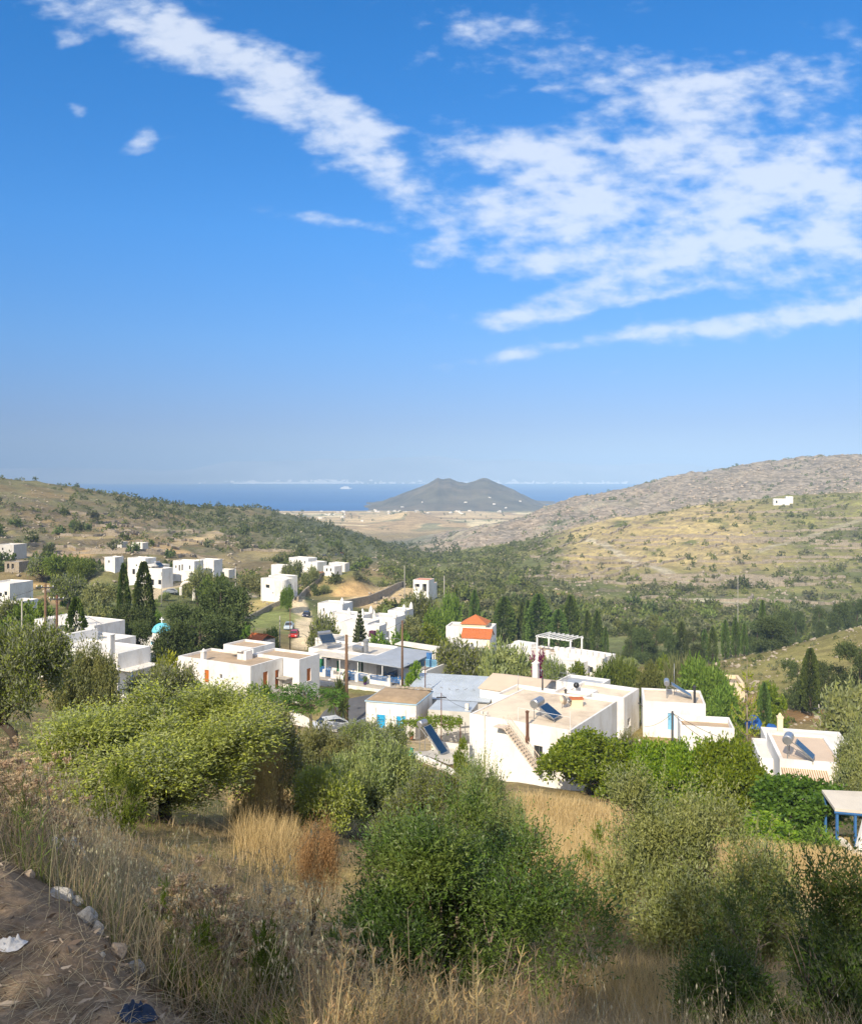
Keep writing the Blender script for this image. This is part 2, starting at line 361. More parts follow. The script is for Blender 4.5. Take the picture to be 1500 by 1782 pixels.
paint([(150, 938), (260, 930)], 4, 6, (.27, .21, .11), .7); paint([(330, 985), (460, 960)], 5, 8, (.24, .19, .10), .6)
paint([(1290, 1225), (1360, 1240)], 4, 4, (.25, .14, .07), .7)
paint([(590, 1282), (640, 1280)], 3, 2, (.42, .33, .20), .9); paint([(640, 1300), (700, 1290)], 3, 3, (.36, .28, .18), .8)
paint([(740, 1285), (800, 1290)], 3.5, 1.5, (.40, .33, .25), .9)
# ------------------------------------------------------------------ materials of the village
M_WHITE = plain('whitewash', (.82, .80, .76), .85, .05, .9, .12, dirt=(.52, .45, .36), dirt_amt=.8)
M_WHITE2 = plain('whitewash_old', (.74, .70, .63), .9, .07, .8, .15, dirt=(.45, .39, .31), dirt_amt=.4)
M_GREYW = plain('grey_render', (.55, .53, .49), .9, .08, .8, .15, dirt=(.35, .31, .27), dirt_amt=.4)
M_STONE = plain('rubble_stone', (.33, .28, .21), .95, .35, 2.5, .7, dirt=(.16, .13, .10), dirt_amt=.8)
M_RTAN = plain('roof_tan', (.46, .35, .24), .95, .14, .5, .2, dirt=(.22, .17, .12), dirt_amt=.6)
M_RCREAM = plain('roof_cream', (.74, .62, .47), .95, .10, .5, .2, dirt=(.40, .31, .22), dirt_amt=.8)
M_RPINK = plain('roof_pink', (.62, .49, .37), .95, .06, .5, .1, dirt=(.40, .30, .23), dirt_amt=.3)
M_RGREY = plain('roof_grey', (.62, .57, .49), .95, .10, .5, .2, dirt=(.33, .29, .25), dirt_amt=.5)
M_METAL = plain('sheet_roof', (.36, .39, .43), .5, .10, .6, .0, dirt=(.27, .28, .29), dirt_amt=.5, spec=.4)
M_METALB = plain('sheet_roof_pale', (.47, .52, .57), .5, .10, .6, .0, dirt=(.33, .36, .36), dirt_amt=.6, spec=.4)
M_TILE = plain('clay_tile', (.52, .16, .055), .8, .16, 4, .6, dirt=(.40, .12, .05), dirt_amt=.5)
M_TILEP = plain('clay_tile_pink', (.62, .27, .17), .8, .14, 4, .5)
M_ORANGE = plain('orange_wood', (.52, .155, .03), .6, .12, 3, .1)
M_BLUE = plain('sky_blue_wood', (.03, .36, .66), .55, .10, 3, .1)
M_DBLUE = plain('blue_wood', (.05, .16, .38), .55, .14, 3, .1)
M_PBLUE = plain('pale_blue_wood', (.22, .50, .72), .6, .12, 3, .1)
M_GREEN = plain('green_wood', (.03, .20, .09), .55, .14, 3, .1)
M_TEAL = plain('teal_cloth', (.03, .40, .36), .7, .1, 3)
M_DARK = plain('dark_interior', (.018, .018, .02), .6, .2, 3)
M_GLASS = plain('window_glass', (.03, .035, .04), .12, .2, 1, spec=.5)
M_PWOOD = plain('weathered_pole', (.17, .105, .065), .9, .25, 6, .4, dirt=(.08, .05, .035), dirt_amt=.6)
M_IRON = plain('rusty_iron', (.14, .07, .045), .8, .3, 8, .2)
M_STEEL = plain('galvanised_steel', (.33, .34, .35), .45, .14, 5, metal=.6)
M_DSTEEL = plain('dark_metal', (.05, .05, .055), .5, .2, 5)
M_TANK = plain('tank_aluminium', (.42, .43, .45), .35, .08, 3, metal=.7)
M_PANEL = plain('solar_panel', (.012, .035, .075), .12, .15, .7, spec=.6)
M_ASPH = plain('asphalt', (.11, .11, .115), .9, .16, .8, .3, dirt=(.20, .18, .16), dirt_amt=.4)
M_CONC = plain('concrete', (.40, .37, .33), .9, .12, .8, .25, dirt=(.25, .22, .19), dirt_amt=.5)
M_CREAM = plain('cream_render', (.74, .60, .40), .9, .06, .8, .1)
M_TERRA = plain('terracotta', (.40, .17, .09), .8, .15, 5)
M_CYAN = plain('dome_blue', (.16, .58, .74), .6, .10, 1.2, dirt=(.55, .72, .78), dirt_amt=.4)
M_WPAINT = plain('white_paint', (.78, .77, .75), .5, .05, 3)
HOUSES = []
class Blk:
    """one box of a house: near top corner at a photo pixel and distance; L runs back-left, R runs back-right"""
    def __init__(s, H, px, py, Y, pxl=None, pxr=None, w=None, d=None, h=None, pyb=None, wall=True, parapet=.22, lip=.28, roof=None, deep=1.2):
        s.H = H; a = R(H.a); s.o = W(px, py, Y); s.L = Vector((-math.cos(a), math.sin(a), 0)); s.R = Vector((math.sin(a), math.cos(a), 0))
        def solve(D, p): 
            k = (p - CX) / F; den = D.x - k * D.y
            return (k * s.o.y - s.o.x) / den
        s.w = w if w is not None else solve(s.L, pxl); s.d = d if d is not None else solve(s.R, pxr)
        if d is None and s.d < 3.2: s.d = 4.5 if s.d > 0 else 5.5
        s.h = h if h is not None else (pyb - py) / F * Y
        s.parapet = parapet; s.lip = lip; s.holes = {'L': [], 'R': []}; s.roofmat = roof; s.deep = deep; s.wall = wall
        H.blks.append(s)
    def P(s, u, v, z): return s.o + s.L * u + s.R * v + Vector((0, 0, z - s.h))
    def hit(s, px, py, face):
        n = s.R if face == 'L' else s.L; r = Vector(((px - CX) / F, 1, (HY - py) / F)); t = s.o.dot(n) / r.dot(n); p = r * t - s.o
        return (p.dot(s.L) if face == 'L' else p.dot(s.R)), p.z + s.h
    def open(s, face, x0, y0, x1, y1, mat=None, kind='window', frame=None, depth=.16, leaves=1, label=None, bars=False):
        a = s.hit(x0, y0, face); b = s.hit(x1, y1, face); q0, q1 = sorted((a[0], b[0])); z0, z1 = sorted((a[1], b[1]))
        lim = s.w if face == 'L' else s.d
        q0 = max(q0, .1); q1 = min(q1, lim - .1)
        if q1 - q0 < .2: q1 = q0 + .3
        s.holes[face].append((q0, q1, max(z0, .02), min(z1, s.h - .1), depth))
        s.H.opens.append((s, face, q0, q1, max(z0, .02), min(z1, s.h - .1), depth, mat or M_GLASS, kind, frame or M_WPAINT, leaves, label))
    def fp(s, face, q, z, inw):     # point on a face, inw metres inward
        return s.P(q, inw, z) if face == 'L' else s.P(inw, q, z)
    def geom(s, wm, rm):
        for face in 'LR':
            lim = s.w if face == 'L' else s.d
            qs = sorted({0, lim, *[h[0] for h in s.holes[face]], *[h[1] for h in s.holes[face]]}); zs = sorted({-s.deep, s.h, *[h[2] for h in s.holes[face]], *[h[3] for h in s.holes[face]]})
            for i in range(len(qs) - 1):
                for j in range(len(zs) - 1):
                    qm, zm = (qs[i] + qs[i + 1]) / 2, (zs[j] + zs[j + 1]) / 2
                    if any(h[0] < qm < h[1] and h[2] < zm < h[3] for h in s.holes[face]): continue
                    wm.quad(s.fp(face, qs[i], zs[j], 0), s.fp(face, qs[i + 1], zs[j], 0), s.fp(face, qs[i + 1], zs[j + 1], 0), s.fp(face, qs[i], zs[j + 1], 0))
            for (q0, q1, z0, z1, dp) in s.holes[face]:
                c = [(q0, z0), (q1, z0), (q1, z1), (q0, z1)]
                for k in range(4):
                    (qa, za), (qb, zb) = c[k], c[(k + 1) % 4]
                    wm.quad(s.fp(face, qa, za, 0), s.fp(face, qb, zb, 0), s.fp(face, qb, zb, dp), s.fp(face, qa, za, dp))
                wm.quad(*[s.fp(face, q, z, dp) for q, z in c])
        w, d, h, t, l = s.w, s.d, s.h, s.parapet, s.lip; b = -s.deep
        wm.quad(s.P(w, 0, b), s.P(w, d, b), s.P(w, d, h), s.P(w, 0, h)); wm.quad(s.P(0, d, b), s.P(w, d, b), s.P(w, d, h), s.P(0, d, h))
        if s.roofmat is None or t == 0:
            (wm if s.roofmat is None else rm).quad(s.P(0, 0, h), s.P(w, 0, h), s.P(w, d, h), s.P(0, d, h)); return
        o = [(0, 0), (w, 0), (w, d), (0, d)]; n = [(t, t), (w - t, t), (w - t, d - t), (t, d - t)]
        for k in range(4):
            a, c = o[k], o[(k + 1) % 4]; ai, ci = n[k], n[(k + 1) % 4]
            wm.quad(s.P(*a, h), s.P(*c, h), s.P(*ci, h), s.P(*ai, h)); wm.quad(s.P(*ai, h), s.P(*ci, h), s.P(*ci, h - l), s.P(*ai, h - l))
        rm.quad(*[s.P(*p, h - l) for p in n])
    def box(s, mb, u0, u1, v0, v1, z0, z1):
        return mb.box(u0, u1, v0, v1, z0, z1, lambda x, y, z: s.P(x, y, z))
class House:
    def __init__(s, name, label, a, wall=None, roof=None, cat='house', group=None):
        s.name, s.label, s.a, s.cat, s.group = name, label, a, cat, group; s.blks = []; s.opens = []; s.wallm = wall or M_WHITE; s.roofm = roof or M_RCREAM; s.extra = []
    def blk(s, *a, **k):
        k.setdefault('roof', s.roofm); return Blk(s, *a, **k)
    def part(s, name, mb, mat, **k): s.extra.append((name, mb, mat, k)); return s
    def done(s, pad=True):
        b = s.blks[0]; base = b.P(b.w / 2, b.d / 2, 0); s.base = base
        root = empty(s.name, base, s.label, s.cat, s.group); s.root = root
        for k in s.blks:
            wm, rm = MB(), MB(); k.geom(wm, rm); wm.build('wall', s.wallm, root, base=base)
            if rm.v: rm.build('roof', k.roofmat, root, base=base)
        for (k, face, q0, q1, z0, z1, dp, mat, kind, fr, leaves, label) in s.opens:
            f = MB(); t = min(.07, (q1 - q0) * .16)
            def bx(mb, a0, a1, c0, c1, i0, i1):
                (lambda T: mb.box(a0, a1, c0, c1, i0, i1, T))(lambda q, z, i: k.fp(face, q, z, i))
            for a0, a1, c0, c1 in ((q0, q0 + t, z0, z1), (q1 - t, q1, z0, z1), (q0 + t, q1 - t, z1 - t, z1), (q0 + t, q1 - t, z0, z0 + t)): bx(f, a0, a1, c0, c1, dp - .07, dp - .004)
            isg = mat in (M_GLASS, M_DARK)
            g = MB(); n = leaves; ww = (q1 - q0 - 2 * t) / n
            for i in range(n):
                a0 = q0 + t + i * ww + .012; a1 = q0 + t + (i + 1) * ww - .012
                bx(g, a0, a1, z0 + t, z1 - t, dp - .045, dp - .006)
                if not isg:
                    m = int(max(2, (z1 - z0) / .28))
                    for j in range(m):
                        c0 = z0 + t + (z1 - z0 - 2 * t) * (j + .15) / m; c1 = z0 + t + (z1 - z0 - 2 * t) * (j + .85) / m
                        bx(g, a0 + .06, a1 - .06, c0, c1, dp - .057, dp - .0452)
            if kind == 'door':
                o = g.build('door', mat, root, base=base); f.build('frame', fr if isg else mat, o)
                for v in o.children: v.data.transform(Matrix.Translation(-base))
                hm = MB(); bx(hm, q1 - t - .12, q1 - t - .08, (z0 + 1.0), (z0 + 1.14), dp - .10, dp - .058); ho = hm.build('handle', M_DSTEEL, o); ho.data.transform(Matrix.Translation(-base))
            else:
                o = f.build('window', fr if isg else mat, root, base=base); go = g.build('pane' if isg else 'shutter', mat, o); go.data.transform(Matrix.Translation(-base))
                sl_ = MB(); bx(sl_, q0 - .06, q1 + .06, z0 - .07, z0 - .003, -.06, dp - .08); so_ = sl_.build('sill', s.wallm, o); so_.data.transform(Matrix.Translation(-base))
            if label: o['label'] = label
        for (name, mb, mat, kw) in s.extra: mb.build(name, mat, root, base=base, **kw)
        if pad:
            for k in s.blks:
                c = k.P(k.w / 2, k.d / 2, 0); m = min(k.w, k.d) / 2; e = abs(k.w - k.d) / 2
                ax = k.L if k.w > k.d else k.R
                p, q = c - ax * e, c + ax * e; PADS.append((p.x, p.y, q.x, q.y, c.z - .25, m * 1.25, m * .9 + 1.5 + max(0, base.y - 100) * .045))
        HOUSES.append(s); return s
# chimneys, pipes as parts --------------------------------------------------
def chimney(H, b, u, v, z0, z1, w=.5, cap=True, name='chimney', mat=None):
    mb = MB(); b.box(mb, u - w / 2, u + w / 2, v - w / 2, v + w / 2, z0, z1)
    if cap:
        b.box(mb, u - w * .62, u + w * .62, v - w * .62, v + w * .62, z1 + .003, z1 + .1)
        mb.lathe(b.P(u, v, z1 + .1), [(w * .4, .003), (w * .34, .16), (.02, .3)], 8)
    H.part(name, mb, mat or M_WHITE)
def pipe(H, b, u, v, z0, z1, r=.1, mat=None, name='flue_pipe'):
    mb = MB(); mb.tube([b.P(u, v, z0), b.P(u, v, z1)], r, 10); mb.lathe(b.P(u, v, z1), [(r * 1.5, 0), (r * 1.5, .12), (.02, .25)], 10); H.part(name, mb, mat or M_DSTEEL)
# ================================================================== A: white house with tan roof and orange shutters
A = House('white_house', 'white house with flat tan roof, bent hose lying on it, and orange shutters', 30, roof=M_RTAN)
b1 = A.blk(436, 1160, 100, pxl=310, d=5.7, pyb=1232)
b2 = A.blk(521, 1148, 103.8, w=7.2, d=4.0, pyb=1222)
b3 = A.blk(441, 1128, 111.5, w=5.2, d=4.2, h=4.3)
b1.open('L', 356, 1165.5, 363.5, 1189, M_ORANGE); b1.open('L', 382, 1173, 386.5, 1182, M_DARK); b1.open('R', 458, 1170.5, 466, 1193, M_ORANGE)
b1.open('R', 479, 1167, 486, 1198, M_ORANGE, 'door', depth=.3); b2.open('R', 534, 1164.5, 541, 1184, M_ORANGE)
b1.open('L', 415, 1215, 423, 1226, M_ORANGE, 'door')
mb = MB(); q = b2.hit(488, 1160, 'L'); b2.box(mb, 1.0, 3.2, -1.2, -.003, 2.75, 2.87); A.part('awning', mb, M_CONC)
chimney(A, b1, 8.0, .6, 3.9, 5.6, .5)
mb = MB(); b1.box(mb, 3.6, 5.0, 3.2, 4.4, 4.0, 5.6); b1.box(mb, 3.9, 6.8, 2.7, 4.9, 5.603, 5.72); A.part('stair_hut', mb, M_WHITE)
mb = MB(); pts = [b1.P(4.5 + 2.2 * math.cos(t) + .15 * t, 2.2 + 1.2 * math.sin(t), 4.05) for t in np.linspace(0, 11, 50)]; mb.tube(pts, .035, 6); A.part('hose', mb, M_DSTEEL)
mb = MB(); b1.box(mb, 12.1, 15.5, .8, 4.2, -.8, 2.9); A.part('side_room', mb, M_WHITE2)
mb = MB(); mb.add([b1.P(u, v, z) for u, v, z in ((9.9, -2.4, 2.7), (14.0, -2.2, 2.6), (15.6, 4.4, 3.4), (12.1, 4.4, 3.6), (9.9, -2.4, 2.8), (14.0, -2.2, 2.7), (15.6, 4.4, 3.5), (12.1, 4.4, 3.7))], [(0, 1, 2, 3), (4, 5, 6, 7), (0, 1, 5, 4), (1, 2, 6, 5), (2, 3, 7, 6), (3, 0, 4, 7)]); A.part('porch_roof', mb, M_RGREY)
mb = MB(); mb.tube([b1.P(10.2, -2.2, -1), b1.P(10.2, -2.2, 2.7)], .06, 8); A.part('porch_post', mb, M_IRON)
mb = MB()
for i in range(6): b1.box(mb, -1.6 + .0 * i, -.05, 2.2 + .28 * i, 2.2 + .28 * (i + 1) - .003 * 0, -1, .18 * (i + 1))
A.part('steps', mb, M_CONC)
mb = MB(); mb.tube([b1.P(-1.6, 2.2, 1.0), b1.P(-1.6, 3.9, 2.0), b1.P(-1.6, 5.4, 2.0)], .035, 6); mb.tube([b1.P(-1.6, 2.2, 0), b1.P(-1.6, 2.2, 1.0)], .035, 6); mb.tube([b1.P(-1.6, 3.9, 0.9), b1.P(-1.6, 3.9, 2.0)], .035, 6); A.part('handrail', mb, M_IRON)
A.done()
# ================================================================== E: big plain white house with the outside stair
E = House('white_house', 'large plain white cubic house with an iron stair on its front and cream roof', 32, roof=M_RCREAM)
e1 = E.blk(993, 1272, 65, pxl=817, pxr=1074, pyb=1388, parapet=.16, lip=.10, deep=1.5)
e1.open('L', 929, 1297, 944, 1326, M_GLASS, depth=.22, frame=M_DSTEEL, leaves=2); e1.open('L', 964, 1302, 974, 1326, M_GLASS, depth=.22, frame=M_DSTEEL)
e1.open('R', 1040, 1300, 1056, 1330, M_GLASS, depth=.22)
mb = MB(); u, _ = e1.hit(844, 1300, 'L'); mb.tube([e1.P(u, -.08, -.8), e1.P(u, -.08, e1.h + .35)], .07, 8)
for z in (.9, 2.6, 3.9): e1.box(mb, u - .1, u + .1, -.17, -.003, z, z + .06)
for dz in (-.2, .2): e1.box(mb, u + dz - .09, u + dz + .09, -.2, -.02, e1.h + .2, e1.h + .42)
E.part('drainpipe', mb, M_WHITE2)
mb = MB(); u, z = e1.hit(919, 1289, 'L'); mb.tube([e1.P(u, -.16, z), e1.P(u, -.16, e1.h + .9)], .11, 10); mb.lathe(e1.P(u, -.16, e1.h + .9), [(.15, 0), (.15, .1), (.05, .16)], 10); mb.lathe(e1.P(u, -.16, z - .1), [(.14, 0), (.17, .3), (.12, .5)], 10); E.part('flue_pipe', mb, M_IRON)
mb = MB(); u0, z0 = e1.hit(946, 1342, 'L'); u1, z1 = e1.hit(886, 1262, 'L'); z1 = min(z1, e1.h)
ns = 16
for off in (-.25, -1.0):
    mb.tube([e1.P(u0, off, z0), e1.P(u1, off, z1)], .035, 6); mb.tube([e1.P(u0, off, z0 + .9), e1.P(u1, off, z1 + .9)], .03, 6); mb.tube([e1.P(u0, off, z0 + .45), e1.P(u1, off, z1 + .45)], .018, 6)
    for i in range(ns + 1):
        t = i / ns; mb.tube([e1.P(u0 + (u1 - u0) * t, off, z0 + (z1 - z0) * t), e1.P(u0 + (u1 - u0) * t, off, z0 + (z1 - z0) * t + .9)], .018, 5)
for i in range(ns):
    t = (i + .5) / ns; e1.box(mb, u0 + (u1 - u0) * t - .12, u0 + (u1 - u0) * t + .12, -1.0, -.25, z0 + (z1 - z0) * t - .02, z0 + (z1 - z0) * t + .02)
e1.box(mb, u1 - .1, u1 + .9, -1.0, -.02, z1 - .06, z1 - .02)
E.part('outside_stair', mb, plain('cream_iron', (.62, .52, .42), .7, .1, 4))
mb = MB(); mb.tube([e1.P(.2, .35, e1.h), e1.P(.2, .35, e1.h + 1.3)], .025, 6); mb.tube([e1.P(.2, .35, e1.h + .9), e1.P(4.6, .4, e1.h + 1.0)], .015, 5); mb.tube([e1.P(4.6, .4, e1.h), e1.P(4.6, .4, e1.h + 1.0)], .02, 6); E.part('clothes_line', mb, M_WPAINT)
mb = MB(); e1.box(mb, -.9, -.02, 7.9, 8.7, 2.2, 2.3); E.part('awning', mb, M_DSTEEL)
E.done()
# houses behind E: white block with parapet, lower parts, pink roof
G1 = House('white_house', 'white house with cream roof stacked behind the big plain cubic house', 32, roof=M_RCREAM)
g1 = G1.blk(1086, 1215, 84, pxl=985, pxr=1101, pyb=1292, parapet=.3, lip=.3); G1.blk(1000, 1224, 82, w=3.6, d=6, h=3.2)
g2 = G1.blk(955, 1222, 86, w=6, d=5, h=3.2); G1.blk(1040, 1195, 96, w=5, d=4, h=3.4, roof=M_METAL)
pipe(G1, g1, 5.6, -1.2, 2.2, 4.5, .11); mb = MB(); mb.tube([g1.P(-.6, 4.0, 2.6), g1.P(-.02, 4.2, 2.9)], .05, 6); G1.part('drainpipe', mb, M_DSTEEL)
g1.open('R', 1092, 1252, 1097, 1262, M_GLASS)
G1.done()
F1 = House('pink_roofed_house', 'low house with wide pinkish pitched roof and a white chimney', 30, wall=M_WHITE, roof=M_RPINK)
f1 = F1.blk(935, 1212, 96, pxl=835, d=7.5, h=3.2, parapet=0, lip=0)
mb = MB()
def ridge(b, mb, u0, u1, v0, v1, z, rise, n=1, th=.12, ov=.15):
    """shallow pitched roof along u with a ridge in the middle of v"""
    vm = (v0 + v1) / 2
    A_ = [b.P(u0 - ov, v0 - ov, z), b.P(u1 + ov, v0 - ov, z), b.P(u1 + ov, vm, z + rise), b.P(u0 - ov, vm, z + rise), b.P(u1 + ov, v1 + ov, z), b.P(u0 - ov, v1 + ov, z)]
    B_ = [p + Vector((0, 0, th)) for p in A_]
    mb.add(A_ + B_, [(0, 3, 2, 1), (3, 5, 4, 2), (6, 7, 8, 9), (9, 8, 10, 11), (0, 1, 7, 6), (5, 11, 10, 4), (0, 6, 9, 3), (3, 9, 11, 5), (1, 2, 8, 7), (2, 4, 10, 8)])
ridge(f1, mb, 0, f1.w * .48, 0, 7.5, 3.21, .9); ridge(f1, mb, f1.w * .52, f1.w, 0, 7.5, 3.21, .9); F1.part('roof_slope', mb, M_RPINK)
mb = MB()
for u in (0, f1.w): mb.add([f1.P(u, 0, 3.2), f1.P(u, 7.5, 3.2), f1.P(u, 3.75, 4.1)], [(0, 1, 2)])
F1.part('gable', mb, M_WHITE)
chimney(F1, f1, f1.w * .42, 6.6, 3.2, 5.3, .62)
F1.done()
# ================================================================== C: cottage with sky-blue doors
Cc = House('cottage', 'small white cottage with two sky blue doors and a flat brown earth roof', 17, roof=None)
c1 = Cc.blk(724, 1228, 92, pxl=637, pxr=752, pyb=1281, roof=None, parapet=0)
c1.open('L', 656, 1242.5, 671.5, 1268, M_BLUE, 'door', frame=M_BLUE); c1.open('L', 690, 1245.5, 705.5, 1275, M_BLUE, 'door', frame=M_BLUE, leaves=2)
mb = MB(); c1.box(mb, -.12, c1.w + .12, -.12, c1.d + .12, c1.h + .003, c1.h + .12); Cc.part('eave', mb, plain('blue_trim', (.38, .52, .62), .8, .1, 2))
mb = MB(); nu_, nv_ = 24, 16; vs_ = []; fs_ = []
for i in range(nu_ + 1):
    for j in range(nv_ + 1):
        u, v = c1.w * i / nu_, c1.d * j / nv_; ed = min(i, nu_ - i, j, nv_ - j) / 4
        vs_.append(c1.P(u, v, c1.h + .125 + .28 * min(1, ed) ** .6 + .05 * float(fbm(u * 1.3, v * 1.3, 5, 3))))
for i in range(nu_):
    for j in range(nv_): fs_.append((i * (nv_ + 1) + j, (i + 1) * (nv_ + 1) + j, (i + 1) * (nv_ + 1) + j + 1, i * (nv_ + 1) + j + 1))
mb.add(vs_, fs_); Cc.part('roof', mb, plain('earth_roof', (.40, .29, .18), .95, .16, 1.2, .3, dirt=(.27, .20, .12), dirt_amt=.6), smooth=True)
mb = MB(); rr = random.Random(3)
for i in range(16):
    u = rr.uniform(0, c1.w * .8); mb.lathe(c1.P(u, c1.d - .2 - rr.random() * .4, c1.h + .3), [(.05, 0), (.25 + rr.random() * .2, .1), (.2, .22), (.03, .3)], 6)
Cc.part('roof_stones', mb, M_STONE)
mb = MB(); v = 1.1
for u in (1.2, 3.0, 4.6): mb.tube([c1.P(u, -1.3, 0), c1.P(u, -1.3, 2.35)], .03, 6); mb.tube([c1.P(u, -1.3, 2.35), c1.P(u, -.003, 2.7)], .03, 6)
mb.tube([c1.P(1.2, -1.3, 2.35), c1.P(4.6, -1.3, 2.35)], .03, 6); Cc.part('pergola_frame', mb, M_WPAINT)
mb = MB(); c1.box(mb, -.25, 1.05, -1.0, -.05, 0, 1.75); Cc.part('tank_box', mb, M_GREYW)  # grey box standing for the tank of the tilted solar panel
Cc.done()
# ================================================================== D: grey sheet-roofed building behind the cottage
D = House('sheet_roofed_building', 'grey building with a wide pale sheet metal roof carrying faded lettering', 14, wall=M_GREYW, roof=M_METALB)
d1 = D.blk(848, 1222, 98, pxl=704, pxr=869, h=3.6, parapet=0); d2 = D.blk(819, 1240, 92, pxl=745, d=4.2, h=3.0, parapet=0)
d1.h -= .3
mb = MB(); z = d1.h
for (u0, u1, v0, v1, za, zb, b_) in ((-.3, d1.w + .3, -.3, d1.d + .2, d1.h + .01, d1.h + .9, d1),):
    nn_ = 40
    for i in range(nn_):
        ua, ub = u0 + (u1 - u0) * i / nn_, u0 + (u1 - u0) * (i + 1) / nn_; um = (ua + ub) / 2
        for (p, q, hp, hq) in ((ua, um, 0, .035), (um, ub, .035, 0)):
            mb.quad(b_.P(p, v0, za + hp), b_.P(q, v0, za + hq), b_.P(q, v1, zb + hq), b_.P(p, v1, zb + hp))
    mb.quad(b_.P(u0, v0, za - .06), b_.P(u1, v0, za - .06), b_.P(u1, v1, zb - .06), b_.P(u0, v1, zb - .06))
D.part('sheet_roof', mb, M_METALB)
mb = MB()
def strokes(mb, b, u, v, s, segs, za, zb, v0, v1, r=.035):
    f = lambda p: b.P(u - p[0] * s, v + p[1] * s, za + (zb - za) * ((v + p[1] * s) - v0) / (v1 - v0) + .06)
    for sg in segs: mb.tube([f(p) for p in sg], r, 5)
rl = random.Random(31)
LET = [[[(.9, .85), (.5, 1), (.1, .75), (.05, .35), (.4, .0), (.9, .1)]]]                  # faded past reading: an arc, then worn strokes
for k in range(7): LET.append([[(rl.uniform(0, .7), rl.uniform(0, .3)), (rl.uniform(.1, .6), rl.uniform(.5, 1)), (rl.uniform(.3, .8), rl.uniform(.1, .6))]] + ([[(rl.uniform(0, .3), .5), (rl.uniform(.4, .8), rl.uniform(.3, .7))]] if k % 2 else []))
for k, sg in enumerate(LET): strokes(mb, d1, d1.w * .86 - k * .98, d1.d * .36 + rl.uniform(-.3, .3), 1.0 if k == 0 else .72, sg, d1.h + .01, d1.h + .9, -.3, d1.d + .2, .022)
D.part('faded_lettering', mb, plain('faded_paint', (.30, .31, .33), .8, .2, 6))
chimney(D, d2, .55, .8, 3.0, 3.7, .35, False); d2.open('R', 822, 1262, 826, 1272, M_DARK)
mb = MB(); d1.box(mb, -.06, -.003, 1.2, 4.0, .3, 2.4); D.part('shutter_gate', mb, plain('dark_green_gate', (.02, .06, .05), .6, .2, 3))
D.done()
# ================================================================== B: taverna
B = House('taverna', 'long white taverna with grey canopies over a blue railed terrace', 30, roof=M_RGREY)
t1_ = B.blk(655, 1141, 117.5, pxl=578, d=7.0, h=2.95, parapet=.45, lip=.35); t2_ = B.blk(583, 1133, 121.5, pxl=537, d=6.5, h=3.2, parapet=.3, lip=.25)
t3_ = B.blk(572, 1113, 127.5, w=2.5, d=4, h=3.5, parapet=.1, lip=.05)
t2_.open('L', 555.5, 1146, 563, 1172, M_GREEN, 'door', frame=M_GREEN, leaves=2)
for x0, x1, m_ in ((586, 591, M_GREEN), (621, 626, M_GREEN), (628, 632, M_DARK), (606, 616, M_WPAINT)): t1_.open('L', x0, 1150, x1, 1170, m_, 'door', frame=M_GREEN, leaves=1)
tO = B.blks[0]
def T_(u, v, z): return tO.P(u, v, z)
mb = MB()        # flat canopy and sheet canopy
tO.box(mb, .9, 9.4, -3.0, -.02, 2.60, 2.70); B.part('canopy', mb, M_RGREY)
mb = MB(); P8 = [T_(-6.2, -3.3, 2.5), T_(2.2, -3.3, 2.72), T_(2.2, -.05, 2.85), T_(-.05, -.05, 2.85), T_(-.05, 5.5, 3.1), T_(-6.2, 5.5, 3.0)]
mb.add(P8 + [p + Vector((0, 0, .1)) for p in P8], [(0, 1, 2, 3), (0, 3, 4, 5), (6, 7, 8, 9), (6, 9, 10, 11), (0, 1, 7, 6), (5, 0, 6, 11), (1, 2, 8, 7), (2, 3, 9, 8), (3, 4, 10, 9), (4, 5, 11, 10)]); B.part('sheet_canopy', mb, M_METAL)
mb = MB(); tO.box(mb, -6.4, 9.2, -4.2, 7.5, -2.0, -.02); tO.box(mb, -6.9, 9.6, -5.4, -4.203, -2.3, -.5); B.part('terrace', mb, M_CONC)
mb = MB(); tO.box(mb, -7.0, 9.7, -5.55, -5.403, -2.4, .0)
for u in (-6.2, -4.2, -1.0, .9, 2.9, 4.9, 6.3, 8.9): tO.box(mb, u - .22, u + .22, -3.45, -3.0, -.02, 1.0)
for ua, ub in ((6.5, 8.7), (3.1, 4.7), (-3.98, -1.22)): tO.box(mb, ua, ub, -3.4, -3.1, -.02, .5)
B.part('parapet_wall', mb, M_WHITE)
for u in (-6.0, -3.0, 0.9, 3.9, 6.3, 9.2): mb = MB(); mb.tube([T_(u, -3.1, -.02), T_(u, -3.1, 2.5)], .07, 8); B.part('post', mb, M_WPAINT)
for v in (0, 3, 5.3): mb = MB(); mb.tube([T_(-6.0, v, -.02), T_(-6.0, v, 2.7)], .07, 8); B.part('post', mb, M_WPAINT)
def rail(b, u0, u1, v, z0, z1, name, mat):
    mb = MB(); b.box(mb, u0, u1, v - .03, v + .03, z1 - .07, z1); b.box(mb, u0, u1, v - .03, v + .03, z0, z0 + .06); n = int((u1 - u0) / .16)
    for i in range(n + 1):
        u = u0 + (u1 - u0) * i / n; b.box(mb, u - .035, u + .035, v - .02, v + .02, z0 + .061, z1 - .071)
    return mb
for ua, ub in ((5.15, 6.05), (1.15, 2.65), (-.75, .65), (6.55, 8.65), (-3.9, -1.25), (-6.0, -4.45)): B.part('railing', rail(tO, ua, ub, -3.22, .12 if ua in (5.15, 1.15, -.75) else .52, 1.15, 'railing', M_DBLUE), M_DBLUE)
